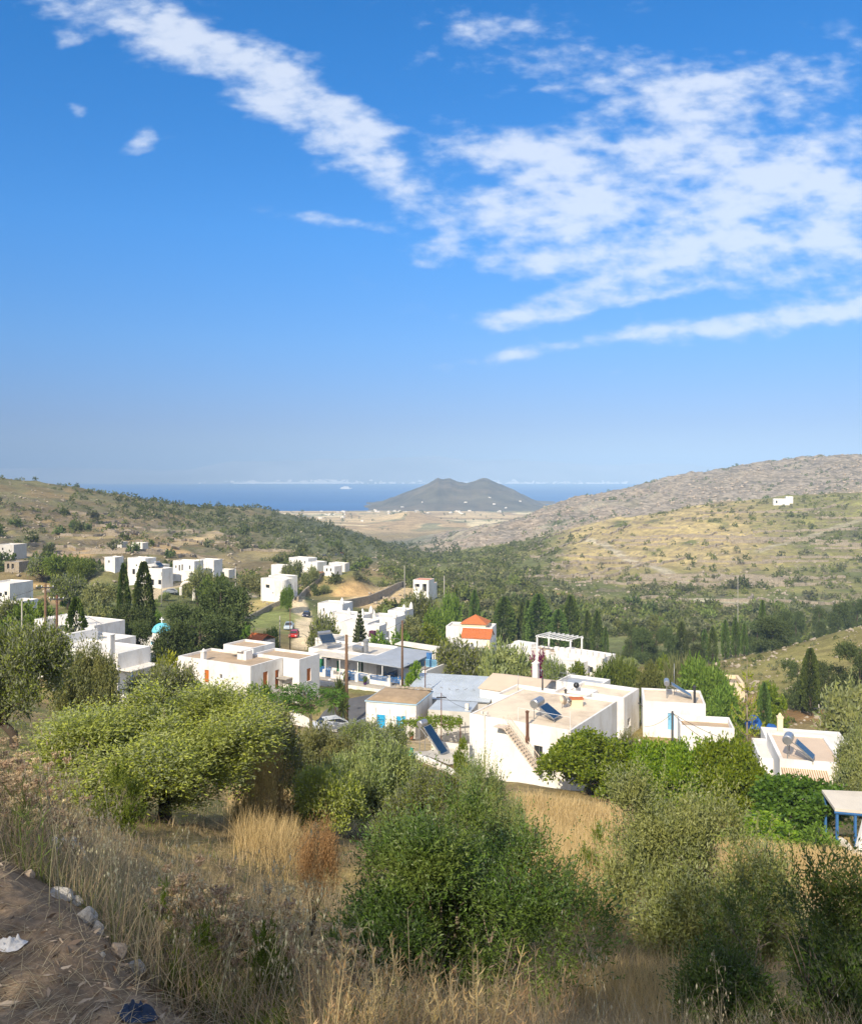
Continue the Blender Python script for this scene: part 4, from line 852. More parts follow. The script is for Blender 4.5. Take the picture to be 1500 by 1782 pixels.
fc = np.stack([a, a + NV, a + NV + 1, a + 1], 1)
gm = bpy.data.materials.new('hillside_earth'); gm.use_nodes = True; nt, ns, L = nodes(gm)
out = N(nt, 'ShaderNodeOutputMaterial'); b = N(nt, 'ShaderNodeBsdfPrincipled', Roughness=.95); b.inputs['Specular IOR Level'].default_value = .1; L.new(b.outputs[0], out.inputs[0])
at = N(nt, 'ShaderNodeAttribute', attribute_name='cover'); tc = N(nt, 'ShaderNodeTexCoord')
cc = at.outputs['Color']
for sc_, lo, hi in ((.035, .7, 1.3), (.33, .72, 1.3), (2.6, .72, 1.3), (19., .65, 1.4)):
    no = N(nt, 'ShaderNodeTexNoise', Scale=sc_, Detail=5.0, Roughness=.65); L.new(tc.outputs['Object'], no.inputs[0])
    cc = mixc(nt, 1.0, cc, ramp(nt, no.outputs[0], [(.3, (lo,) * 3), (.7, (hi, hi, hi * .97))]), 'MULTIPLY')
g = N(nt, 'ShaderNodeNewGeometry'); sx = N(nt, 'ShaderNodeSeparateXYZ'); L.new(g.outputs['Normal'], sx.inputs[0])
stn = N(nt, 'ShaderNodeAttribute', attribute_name='stone')
vo = N(nt, 'ShaderNodeTexVoronoi', Scale=.9); L.new(tc.outputs['Object'], vo.inputs[0])
stc = mixc(nt, vo.outputs['Color'], (.075, .062, .045), (.30, .25, .185))
cc = mixc(nt, stn.outputs['Fac'], cc, stc)
# rock: cracked, layered
rka = N(nt, 'ShaderNodeAttribute', attribute_name='rock')
mp = N(nt, 'ShaderNodeMapping'); mp.inputs['Scale'].default_value = (.085, .05, .3); L.new(tc.outputs['Object'], mp.inputs[0])
rn = N(nt, 'ShaderNodeTexNoise', Scale=1.6, Detail=9.0, Roughness=.72, Distortion=.6); L.new(mp.outputs[0], rn.inputs[0])
rc = ramp(nt, rn.outputs[0], [(.33, (.05, .05, .045)), (.47, (.20, .17, .14)), (.62, (.42, .36, .29)), (.8, (.5, .45, .38))])
cc = mixc(nt, rka.outputs['Fac'], cc, mixc(nt, .85, cc, rc))
L.new(cc, b.inputs['Base Color'])
bn = N(nt, 'ShaderNodeTexNoise', Scale=6.0, Detail=8.0, Roughness=.7); L.new(tc.outputs['Object'], bn.inputs[0])
bp = N(nt, 'ShaderNodeBump', Strength=.5, Distance=.15); L.new(bn.outputs[0], bp.inputs['Height']); L.new(bp.outputs[0], b.inputs['Normal'])
me = npmesh('ground', vv, fc, 4, mats=[gm], smooth=True)
at_ = me.color_attributes.new('cover', 'FLOAT_COLOR', 'POINT')
at_.data.foreach_set('color', np.concatenate([np.clip(base, 0, 1).reshape(-1, 3), np.ones((NU * NV, 1))], 1).astype(np.float32).ravel())
sa = me.attributes.new('stone', 'FLOAT', 'POINT'); sa.data.foreach_set('value', (tm * ((fr > .66) | (fr < .04)) * sstep(.25, .5, fbm(UU / 25., VV * 60, 88, 3)) * .62).astype(np.float32).ravel())
ra = me.attributes.new('rock', 'FLOAT', 'POINT'); ra.data.foreach_set('value', (rk * .95 * sstep(.3, .5, n1_ + sstep(900, 1200, UU) * .2)).astype(np.float32).ravel())
ground = link(bpy.data.objects.new('ground', me)); ground['kind'] = 'structure'
# the slope above the viewpoint: a bank behind the camera that shades the verge
bx = np.linspace(-90, 60, 120); by = np.concatenate([np.linspace(-60, -2, 60), np.linspace(-1.6, 1.72, 16)])
BX, BY = np.meshgrid(bx, by, indexing='ij')
e = gz(np.clip(BX, -3.9, 3.9) * 1.0, np.full(BX.shape, 1.7))
dd = -BY - .12 * BX + (fbm(BX / 6, BY / 6, 8, 3) - .5) * 2.5
BZ = e + .35 * np.maximum(0, dd - 11) * .5 + (fbm(BX / 2.5, BY / 2.5, 4, 4) - .5) * .25 * sstep(.5, -3, BY)
BZ -= sstep(4, 14, BX) * sstep(-6, 0, BY) * 1.0 + sstep(3.9, 20, np.abs(BX)) * sstep(-3, 1.7, BY) * 1.5
vv = np.stack([BX, BY, BZ], -1).reshape(-1, 3); nb = len(by)
ii, jj = np.meshgrid(np.arange(len(bx) - 1), np.arange(nb - 1), indexing='ij'); a = (ii * nb + jj).ravel()
me = npmesh('hill_slope', vv, np.stack([a, a + nb, a + nb + 1, a + 1], 1), 4, mats=[plain('bank_earth', (.15, .12, .075), .95, .3, .8, .4)], smooth=True)
link(bpy.data.objects.new('hill_slope', me))['kind'] = 'structure'
# sea
m = bpy.data.materials.new('sea_water'); m.use_nodes = True; nt, ns, L = nodes(m)
out = N(nt, 'ShaderNodeOutputMaterial'); b = N(nt, 'ShaderNodeBsdfPrincipled', Roughness=.55); b.inputs['Specular IOR Level'].default_value = .18; L.new(b.outputs[0], out.inputs[0])
tc = N(nt, 'ShaderNodeTexCoord'); mp = N(nt, 'ShaderNodeMapping'); mp.inputs['Scale'].default_value = (.0004, .0016, 1); L.new(tc.outputs['Object'], mp.inputs[0])
no = N(nt, 'ShaderNodeTexNoise', Scale=1.0, Detail=7.0, Roughness=.6); L.new(mp.outputs[0], no.inputs[0])
L.new(ramp(nt, no.outputs[0], [(.35, (.02, .11, .30)), (.65, (.035, .16, .40))]), b.inputs['Base Color'])
mb = MB(); xs = [-30000 + 6000 * i for i in range(11)]
for i in range(10): mb.quad((xs[i], 1500, SEA), (xs[i + 1], 1500, SEA), (xs[i + 1], 16000, SEA), (xs[i], 16000, SEA))
mb.build('sea', m)['kind'] = 'structure'
# fan-shaped far land (headland across the bay, mountains beyond the strait)
def far_land(name, prof, Y0, Y1, Ytop, foot, seed, rough, mat, nu=260, nv=60, colf=None):
    u = np.linspace(prof[0][0], prof[-1][0], nu); top = np.interp(u, [p[0] for p in prof], [p[1] for p in prof])
    y = np.linspace(Y0, Y1, nv); U, Yv = np.meshgrid(u, y, indexing='ij')
    zt = (HY - top) / F * Ytop
    k = np.where(Yv < Ytop, sstep(Y0, Ytop, Yv) ** .8, sstep(Y1, Ytop, Yv))
    nz = fbm(U / 40. + seed, Yv / ((Y1 - Y0) / 7), seed, 5) - .5
    Z = foot + (zt[:, None] - foot) * k * (1 + .35 * nz * (1 - np.abs(k - .5))) + rough * nz * k
    X = (U - CX) / F * Yv
    a = (np.arange(nu - 1)[:, None] * nv + np.arange(nv - 1)[None]).ravel()
    me = npmesh(name, np.stack([X, Yv, Z], -1).reshape(-1, 3), np.stack([a, a + nv, a + nv + 1, a + 1], 1), 4, mats=[mat], smooth=True)
    o = link(bpy.data.objects.new(name, me)); o['kind'] = 'structure'
    def hz(px, Y):
        i = int(np.clip(np.searchsorted(u, px), 0, nu - 1)); j = int(np.clip(np.searchsorted(y, Y), 0, nv - 1)); return float(Z[i, j])
    return o, hz
hm = plain('headland_scrub', (.12, .105, .065), .95, .45, .012, dirt=(.24, .18, .11), dirt_amt=.8, dscale=.006)
headland, head_z = far_land('hill', [(560, 888), (620, 884), (660, 877), (700, 862), (730, 848), (752, 838), (762, 833), (772, 835.5), (782, 833.5), (800, 837), (820, 839), (850, 837.5), (872, 840), (895, 849), (920, 864), (945, 877), (1000, 886), (1080, 888)], 2500, 3900, 3050, -104.5, 5, 26, hm)
mm = plain('mountain_rock', (.34, .34, .34), .95, .3, .0006)
mountains, mount_z = far_land('mountains', [(-900, 815), (-300, 812), (100, 815), (330, 818), (380, 808), (450, 800), (520, 803), (600, 800), (680, 797), (760, 793), (830, 801), (900, 797), (960, 804), (1050, 808), (1150, 808), (1300, 812), (1900, 806), (2600, 812)], 13000, 15900, 15000, -103.4, 8, 40, mm, 400, 40)
# the air
hzm = bpy.data.materials.new('haze_air'); hzm.use_nodes = True; nt, ns, L = nodes(hzm)
out = N(nt, 'ShaderNodeOutputMaterial'); pv = N(nt, 'ShaderNodeVolumePrincipled', Density=HAZE_D); pv.inputs['Color'].default_value = (*HAZE_C, 1); pv.inputs['Anisotropy'].default_value = -.5
L.new(pv.outputs[0], out.inputs['Volume'])
mb = MB(); mb.box(-32000, 32000, -900, 17000, -112, 420)
hz = mb.build('haze', hzm); hz['kind'] = 'stuff'; hz['label'] = 'pale blue haze lying over the valley, sea and far coast'
# ------------------------------------------------------------------ foliage
def unit(a): return a / (np.linalg.norm(a, axis=-1, keepdims=True) + 1e-9)
def leafq(C, D, ln, wd, g):
    """one small diamond leaf per row: base C, direction D, length ln, width wd"""
    n = len(C); S = unit(np.cross(D, unit(g.normal(size=(n, 3))))); ln = np.broadcast_to(ln, (n,))[:, None]; wd = np.broadcast_to(wd, (n,))[:, None]
    V = np.empty((n, 4, 3)); V[:, 0] = C; V[:, 1] = C + D * ln * .5 + S * wd * .5; V[:, 2] = C + D * ln; V[:, 3] = C + D * ln * .5 - S * wd * .5
    return V.reshape(-1, 3)
def quadfaces(nv): return np.arange(nv, dtype=np.int32)
def twigs(blobs, ntw, k, tl, ln, wd, g, up=.35, gap=.42, gs=5.0, shell=.5, jit=.55, droop=0.0, flat=1.0):
    """leafy twigs spread through a set of ellipsoids; noise opens gaps between clumps"""
    B = np.array(blobs, float); wts = (B[:, 3] * B[:, 4] + B[:, 3] * B[:, 5] + B[:, 4] * B[:, 5]); idx = g.choice(len(B), ntw * 2, p=wts / wts.sum())
    d = unit(g.normal(size=(ntw * 2, 3))); d[:, 2] = np.where(d[:, 2] < -.35, -d[:, 2] * .6, d[:, 2])
    r = 1 - shell * g.random(ntw * 2) ** 1.7
    P = B[idx, :3] + d * B[idx, 3:6] * r[:, None]
    nz = .5 * fbm(P[:, 0] * gs + 7, P[:, 2] * gs + P[:, 1] * 1.7 * gs, 3, 3) + .5 * fbm(P[:, 1] * gs, P[:, 2] * gs - P[:, 0] * gs, 9, 3)
    ok = nz > np.quantile(nz, gap) ; P = P[ok][:ntw]; d = d[ok][:ntw]
    t = d * .65 + np.array([0, 0, up - droop]) + g.normal(size=P.shape) * .35; t[:, 2] *= flat; t = unit(t)
    n = len(P); P = np.repeat(P, k, 0); t = np.repeat(t, k, 0); s = np.tile(np.linspace(0, 1, k), n)[:, None] * tl * np.repeat(.5 + g.random(n), k)[:, None]
    C = P + t * s + g.normal(size=P.shape) * tl * .06
    D = unit(t * .7 + g.normal(size=P.shape) * jit)
    sc = .7 + .6 * g.random(len(C))
    return leafq(C, D, ln * sc, wd * sc, g)
def mesh_leaves(name, V, mat): return npmesh(name, V, quadfaces(len(V)), 4, mats=[mat])
def mesh_mb(name, mb, mat, smooth=True): return npmesh(name, np.array(mb.v), [i for f in mb.f for i in f], [len(f) for f in mb.f], mats=[mat], smooth=smooth)
M_OLIVE = leafmat('olive_leaf', (.12, .165, .020), (.28, .32, .06), .25, .5, .35, under=(.22, .24, .15))
M_OLIVEY = leafmat('olive_leaf_sunny', (.20, .24, .02), (.46, .47, .07), .3, .5, .35, under=(.26, .28, .14), patch=((.36, .38, .07), 4.0, .5))
M_OLIVEG = leafmat('olive_leaf_grey', (.13, .165, .036), (.29, .32, .10), .25, .5, .3, under=(.23, .26, .13), patch=((.34, .34, .10), 4.0, .55))
M_BUSH = leafmat('mastic_leaf', (.045, .105, .014), (.14, .235, .034), .28, .45, .4, under=(.09, .14, .05), patch=((.20, .25, .05), 3.2, .6))
M_BUSH2 = leafmat('mastic_leaf_dull', (.04, .105, .014), (.13, .24, .035), .25, .5, .3, under=(.12, .16, .075), patch=((.20, .26, .05), 3.5, .5))
M_CIT = leafmat('citrus_leaf', (.10, .17, .008), (.26, .33, .022), .35, .45, .4)
M_FIG = leafmat('fig_leaf', (.05, .13, .012), (.14, .27, .03), .35, .5, .3)
M_CYP = leafmat('cypress_spray', (.045, .08, .016), (.13, .185, .04), .15, .7, .15)
M_PINE = leafmat('pine_needles', (.045, .068, .02), (.12, .155, .05), .12, .7, .15)
M_PINEY = leafmat('yellow_pine', (.16, .19, .012), (.34, .34, .03), .25, .6, .2)
M_GRN = leafmat('garden_leaf', (.08, .14, .014), (.22, .30, .045), .3, .55, .25)
M_MAQ = leafmat('maquis_leaf', (.10, .13, .026), (.22, .25, .065), .2, .65, .2)
M_MAQD = leafmat('maquis_dark', (.065, .092, .022), (.15, .18, .05), .2, .65, .2)
M_MAQG = leafmat('maquis_grey', (.12, .135, .06), (.23, .24, .12), .2, .65, .2)
M_DRYB = leafmat('dry_shrub', (.38, .24, .09), (.58, .40, .18), .3, .8, .1)
M_YEL = leafmat('broom_yellow', (.38, .28, .09), (.60, .48, .20), .3, .8, .1)
M_BOUG = leafmat('bougainvillea', (.16, .012, .07), (.30, .03, .13), .3, .6, .2)
M_REED = leafmat('reed_leaf', (.16, .20, .06), (.33, .36, .14), .35, .6, .2)
M_FLOW = leafmat('white_blossom', (.62, .60, .52), (.80, .78, .70), .3, .7, .1)
M_BARK = plain('olive_bark', (.075, .058, .044), .95, .3, 6, .6)
M_BARKL = plain('pale_bark', (.26, .21, .16), .95, .25, 6, .5)
def crown_blobs(g, n, zc=.62, rz=.3, rx=.34, sp=.3, rr=(.16, .26)):
    out = []
    for i in range(n):
        a = g.random() * 6.283; q = math.sqrt(g.random()); r = g.uniform(*rr)
        out.append((math.cos(a) * q * sp, math.sin(a) * q * sp, zc + (g.random() - .5) * 2 * rz * (1 - .55 * q), r, r, r * g.uniform(.7, 1.0)))
    return out
def limbs(g, base_r, z0, targets, nseg=5, lean=.06):
    mb = MB(); top = Vector((g.normal() * lean, g.normal() * lean, z0)); mb.tube([(0, 0, -.12), (g.normal() * lean * .4, g.normal() * lean * .4, z0 * .5), top], [base_r * 1.35, base_r, base_r * .85], 8)
    for t in targets:
        t = Vector(t); pts = [top.copy()]
        for i in range(1, nseg + 1):
            f = i / nseg; pts.append(top.lerp(t, f) + Vector((g.normal() * .02, g.normal() * .02, math.sin(f * 3.14) * .05 + g.normal() * .015)))
        mb.tube(pts, [base_r * .7 * (1 - .8 * i / nseg) for i in range(nseg + 1)], 6)
    return mb
PROTO = {}
def proto(key, crown, crown_mat, trunk=None, bark=None, extra=None):
    PROTO[key] = (mesh_leaves('crown', crown, crown_mat), mesh_mb('trunk', trunk, bark or M_BARK) if trunk else None, extra)
def mk_olive(key, seed, nt, k, ln, wd, mat, tl=.10, bottom=.45, nb=11, gap=.42, rr=(.09, .20), rz=.22, br=.045):
    g = np.random.default_rng(seed); bl = crown_blobs(g, nb, zc=.64, rz=rz, sp=.33, rr=rr)
    # squeeze into the unit box
    V = twigs(bl, nt, k, tl, ln, wd, g, up=.45, gap=gap, gs=6)
    mn, mx = np.quantile(V, .004, axis=0), np.quantile(V, .996, axis=0)
    def fit(p): p = np.array(p, float); q = p.copy(); q[..., :2] = (p[..., :2] - (mn + mx)[:2] / 2) / (mx - mn)[:2]; q[..., 2] = bottom * .6 + (p[..., 2] - mn[2]) / (mx[2] - mn[2]) * (1 - bottom * .6); return q
    V = fit(V); tg = [fit(b[:3]) for b in bl]
    proto(key, V, mat, limbs(g, br, .22, tg))
def mk_bush(key, seed, nt, k, ln, wd, mat, nb=16, tl=.09, gap=.35, shoots=0, rr=(.10, .22)):
    g = np.random.default_rng(seed); bl = []
    for i in range(nb):
        a = g.random() * 6.283; q = math.sqrt(g.random()) * .40; r = g.uniform(*rr); h = (1 - (q / .52) ** 2)
        bl.append((math.cos(a) * q, math.sin(a) * q, h * g.uniform(.05, .78), r, r, r * g.uniform(.8, 1.3)))
    V = twigs(bl, nt, k, tl, ln, wd, g, up=.75, gap=gap, gs=7, shell=.6, jit=.45)
    if shoots:      # long leafy shoots standing out of the crown
        B = np.array(bl); i = g.integers(0, len(B), shoots); d = unit(g.normal(size=(shoots, 3)) * [.7, .7, .3] + [0, 0, .9]); p = B[i, :3] + d * B[i, 3:6] * .8; m = 26
        t = unit(d * .6 + g.normal(size=d.shape) * .22 + [0, 0, .5]); sl = .10 + .12 * g.random(shoots); q = np.tile(np.linspace(0, 1, m), shoots)[:, None]
        C = np.repeat(p, m, 0) + np.repeat(t * sl[:, None], m, 0) * q; D = unit(np.repeat(t, m, 0) * .8 + g.normal(size=C.shape) * .5)
        V = np.concatenate([V, leafq(C, D, ln * (1.15 - .5 * q[:, 0]), wd, g)])
    mn, mx = np.quantile(V, .01, axis=0), np.quantile(V, .985, axis=0)
    V[:, :2] = (V[:, :2] - (mn + mx)[:2] / 2) / (mx - mn)[:2]; V[:, 2] = -.06 + (V[:, 2] - mn[2]) / (mx[2] - mn[2]) * 1.06
    st = limbs(g, .02, .12, [(b[0] * .8, b[1] * .8, b[2] * .9) for b in bl[:7]])
    if shoots:      # bare grey twigs among the leaves, some standing out
        for i in range(60):
            b = bl[g.integers(len(bl))]; d = unit(g.normal(size=3) * [.8, .8, .3] + [0, 0, .7]); r = b[3] * g.uniform(.9, 1.6); a = Vector((b[0] * .7, b[1] * .7, b[2] * .6)); e = Vector((b[0] + d[0] * r, b[1] + d[1] * r, b[2] + d[2] * r)); m = a.lerp(e, .55) + Vector(g.normal(size=3)) * .02
            st.tube([a, m, e], [.0042, .003, .0012], 4, False)
            for q in range(3): t = g.uniform(.4, .9); p = m.lerp(e, t); st.tube([p, p + Vector(d) * .05 + Vector(g.normal(size=3)) * .03], [.0018, .0008], 3, False)
    proto(key, V, mat, st, M_BARKL if shoots else None)
def mk_cypress(key, seed, n, mat, ln=.05, wd=.016, fat=.5):
    g = np.random.default_rng(seed); z = .06 + .94 * g.random(n) ** .9; prof = np.interp(z, [.05, .12, .35, .65, .88, 1], [.25, .40, .48, .42, .22, .02]); a = g.random(n) * 6.283
    lump = .72 + .5 * vnoise(a * 2.2 + seed, z * 11, seed); r = prof * lump * (1 - .35 * g.random(n) ** 2)
    P = np.stack([np.cos(a) * r, np.sin(a) * r, z], 1); out = np.stack([np.cos(a), np.sin(a), 0 * a], 1)
    D = unit(out * .5 + np.array([0, 0, .22]) + g.normal(size=P.shape) * .16); D[:, :2] *= 3.5
    V = leafq(P, D, ln * (.6 + .8 * g.random(n)), wd, g)
    # keep leaf width sensible once the tree is stretched: widen across
    mb = MB(); mb.tube([(0, 0, -.05), (0, 0, .3)], [.10, .07], 7); proto(key, V, mat, mb, M_BARK)
def mk_pine(key, seed, nt, k, ln, wd, mat, nb=22, bark=None):
    g = np.random.default_rng(seed); bl = []
    for i in range(nb):
        z = g.uniform(.18, .93); w = .36 * (1 - abs(z - .5) * .9); a = g.random() * 6.283; q = math.sqrt(g.random()) * w
        r = g.uniform(.12, .2); bl.append((math.cos(a) * q, math.sin(a) * q, z, r, r, r * .55))
    V = twigs(bl, nt, k, .10, ln, wd, g, up=.15, gap=.38, gs=6, shell=.6)
    mn, mx = np.quantile(V, .003, axis=0), np.quantile(V, .997, axis=0)
    V[:, :2] = (V[:, :2] - (mn + mx)[:2] / 2) / (mx - mn)[:2]; V[:, 2] = .03 + (V[:, 2] - mn[2]) / (mx[2] - mn[2]) * .97
    mb = MB(); mb.tube([(0, 0, -.05), (.01, 0, .5), (0, .01, .9)], [.04, .028, .008], 8)
    for b in bl[:14]: mb.tube([(0, 0, max(.1, b[2] - .1)), (b[0] * .6, b[1] * .6, b[2] - .03), (b[0], b[1], b[2])], [.013, .009, .004], 5)
    proto(key, V, mat, mb, bark)
def mk_fir(key, seed, mat, tiers=15, per=9, nl=60, ln=.035, wd=.012, upturn=.25, taper=1.0, sparse=False):
    g = np.random.default_rng(seed); mb = MB(); mb.tube([(0, 0, -.06), (0, 0, .5), (0, 0, 1)], [.022, .014, .003], 7); Vs = []
    for t in range(tiers):
        z = .1 + .87 * t / tiers; R_ = .5 * (1 - (t / tiers) ** taper) + .02
        for j in range(per):
            a = 6.283 * (j + .5 * (t % 2)) / per + g.normal() * .12; L_ = R_ * g.uniform(.8, 1.05); s = np.linspace(.12, 1, 6)
            pts = np.stack([np.cos(a) * L_ * s, np.sin(a) * L_ * s, z + upturn * L_ * s ** 2 - .06 * L_ * s], 1); mb.tube([(0, 0, z)] + [tuple(p) for p in pts], [.007 * (1 - .8 * i / 6) for i in range(7)], 4)
            m = int(nl * (L_ / .5) + 8); q = g.random(m) ** .7; P = np.stack([np.interp(q, s, pts[:, i]) for i in range(3)], 1)
            out = np.array([math.cos(a), math.sin(a), .15]); side = np.array([-math.sin(a), math.cos(a), 0])
            D = unit(out * .5 + side * g.choice([-1, 1], m)[:, None] * (.15 if sparse else .8) + g.normal(size=(m, 3)) * .3 + np.array([0, 0, .25 if sparse else 0]))
            Vs.append(leafq(P, D, ln * (.6 + .8 * g.random(m)), wd, g))
    proto(key, np.concatenate(Vs), mat, mb, M_BARKL)
def mk_reed(key, seed, mat, n=900):
    g = np.random.default_rng(seed); a = g.random(n) * 6.283; q = np.sqrt(g.random(n)) * .42; P = np.stack([np.cos(a) * q, np.sin(a) * q, g.random(n) ** .8 * .75], 1)
    D = unit(np.stack([np.cos(a) * .35 * q * 2, np.sin(a) * .35 * q * 2, np.ones(n)], 1) + g.normal(size=(n, 3)) * .22); proto(key, leafq(P, D, .28 * (.6 + .6 * g.random(n)), .018, g), mat)
mk_olive('olive_near1', 17, 20000, 8, .0145, .0050, M_OLIVEY, tl=.08, nb=38, gap=.5, bottom=.3, rr=(.06, .15), rz=.30, br=.03)
mk_olive('olive_small', 18, 5000, 7, .036, .012, M_OLIVEY, tl=.10, nb=14, gap=.45, bottom=.4, rr=(.10, .2))
mk_olive('olive_near2', 12, 6500, 8, .027, .009, M_OLIVE, tl=.10, nb=15, gap=.46)
mk_olive('olive_near3', 13, 6500, 8, .027, .009, M_OLIVEG, tl=.10, nb=15, gap=.46, bottom=.3)
mk_olive('olive_mid1', 21, 1500, 6, .062, .021, M_OLIVE, tl=.11); mk_olive('olive_mid2', 22, 1500, 6, .062, .021, M_OLIVEG, tl=.11, bottom=.3); mk_olive('olive_mid3', 23, 1500, 6, .062, .021, M_GRN, bottom=.25)
mk_bush('bush_near1', 31, 15000, 8, .0165, .0050, M_BUSH, nb=30, tl=.08, gap=.42, shoots=420, rr=(.07, .17))
mk_bush('bush_near2', 32, 13000, 8, .0165, .0050, M_BUSH2, nb=28, tl=.08, gap=.42, shoots=420, rr=(.07, .17))
mk_bush('bush_near3', 33, 6500, 8, .024, .0075, M_OLIVE, nb=20, shoots=200, rr=(.08, .18)); mk_bush('bush_near4', 34, 13000, 8, .0165, .0052, M_OLIVEG, nb=17, shoots=320, rr=(.08, .19), gap=.52)
mk_bush('bush_mid1', 35, 1100, 6, .07, .026, M_GRN); mk_bush('bush_mid2', 36, 1100, 6, .07, .026, M_CIT)
mk_olive('citrus1', 41, 6500, 6, .027, .016, M_CIT, tl=.06, bottom=.3, nb=16, gap=.42); mk_olive('citrus2', 42, 6500, 6, .027, .016, M_CIT, tl=.06, bottom=.25, nb=16, gap=.42)
mk_olive('fig1', 43, 4200, 4, .040, .030, M_FIG, tl=.07, bottom=.2, nb=15, gap=.42)
mk_cypress('cypress1', 51, 3400, M_CYP, .034, .05); mk_cypress('cypress2', 52, 3400, M_CYP, .034, .05); mk_cypress('cypress3', 53, 3400, M_CYP, .034, .05)
mk_pine('pine1', 61, 2600, 6, .045, .016, M_PINE); mk_pine('pine2', 62, 2600, 6, .045, .016, M_PINE, nb=26); mk_pine('pine_pale', 63, 1000, 6, .06, .02, M_PINEY, nb=12)
mk_pine('pine_brown', 64, 1500, 6, .05, .018, M_MAQ)
mk_fir('fir', 65, M_PINE, nl=190, ln=.05, wd=.02); mk_fir('norfolk', 66, M_PINEY, tiers=7, per=5, nl=34, ln=.05, wd=.016, upturn=.55, taper=.75, sparse=True)
mk_reed('reed', 67, M_REED)
for i, (m_, sd_) in enumerate(((M_MAQ, 71), (M_MAQD, 72), (M_MAQG, 73), (M_MAQ, 74))): mk_bush('shrub%d' % i, sd_, 62, 4, .20, .10, m_, nb=9, tl=.12, gap=.25)
g_ = np.random.default_rng(5)
def feathery(key, seed, mat):
    g = np.random.default_rng(seed); mb = MB(); mb.tube([(0, 0, -.1), (.01, .0, .3), (-.01, .02, .55)], [.03, .022, .016], 7); Vs = []
    for i in range(30):
        a = g.random() * 6.283; r = .12 + .36 * g.random(); z = .55 + .40 * g.random() - .25 * r; tip = (math.cos(a) * r, math.sin(a) * r, z)
        mb.tube([(0, .0, .42 + .12 * g.random()), (tip[0] * .5, tip[1] * .5, z - .06), tip], [.011, .007, .002], 5)
        n = 150; q = g.random((n, 2)); ang = q[:, 0] * 6.283; rr_ = .15 * np.sqrt(q[:, 1]); P = np.stack([tip[0] + np.cos(ang) * rr_, tip[1] + np.sin(ang) * rr_, z + g.normal(size=n) * .018], 1)
        D = unit(np.stack([np.cos(ang), np.sin(ang), -.25 + 0 * ang], 1) + g.normal(size=(n, 3)) * .3); Vs.append(leafq(P, D, .045, .014, g))
    proto(key, np.concatenate(Vs), mat, mb, M_BARKL)
feathery('acacia', 68, M_FIG)
def yucca(key, seed, mat):
    g = np.random.default_rng(seed); mb = MB(); mb.tube([(0, 0, -.05), (0, 0, .7)], [.06, .04], 7); Vs = []
    for (x, y, z) in ((0, 0, .72), (.2, .1, .55), (-.2, .05, .5), (.05, -.2, .62)):
        if z < .7: mb.tube([(0, 0, .3), (x, y, z)], [.035, .03], 6)
        n = 110; D = unit(g.normal(size=(n, 3)) + np.array([0, 0, .35])); Vs.append(leafq(np.tile([[x, y, z]], (n, 1)), D, .3, .03, g))
    proto(key, np.concatenate(Vs), mat, mb, M_BARK)
yucca('yucca', 69, M_CYP)
def plant(name, key, x, y, z, w, h, label, cat='tree', group=None, rz=None):
    o = empty(name, (x, y, z), label, cat, group, random.random() * 6.28 if rz is None else rz); o.scale = (w, w, h)
    cm, tm_, ex = PROTO[key]
    c = bpy.data.objects.new('crown' if cat != 'shrub' else 'foliage', cm); link(c, o)
    if tm_: link(bpy.data.objects.new('trunk' if cat != 'shrub' else 'stems', tm_), o)
    return o
def tree(name, key, px, top, wpx, Y, label, cat='tree', group=None, rz=None, dz=0):
    x = (px - CX) / F * Y; z = float(gz(x, Y)) + dz; h = (HY - top) / F * Y - z
    return plant(name, key, x, Y, z, wpx / F * Y, max(h, .5), label, cat, group, rz)
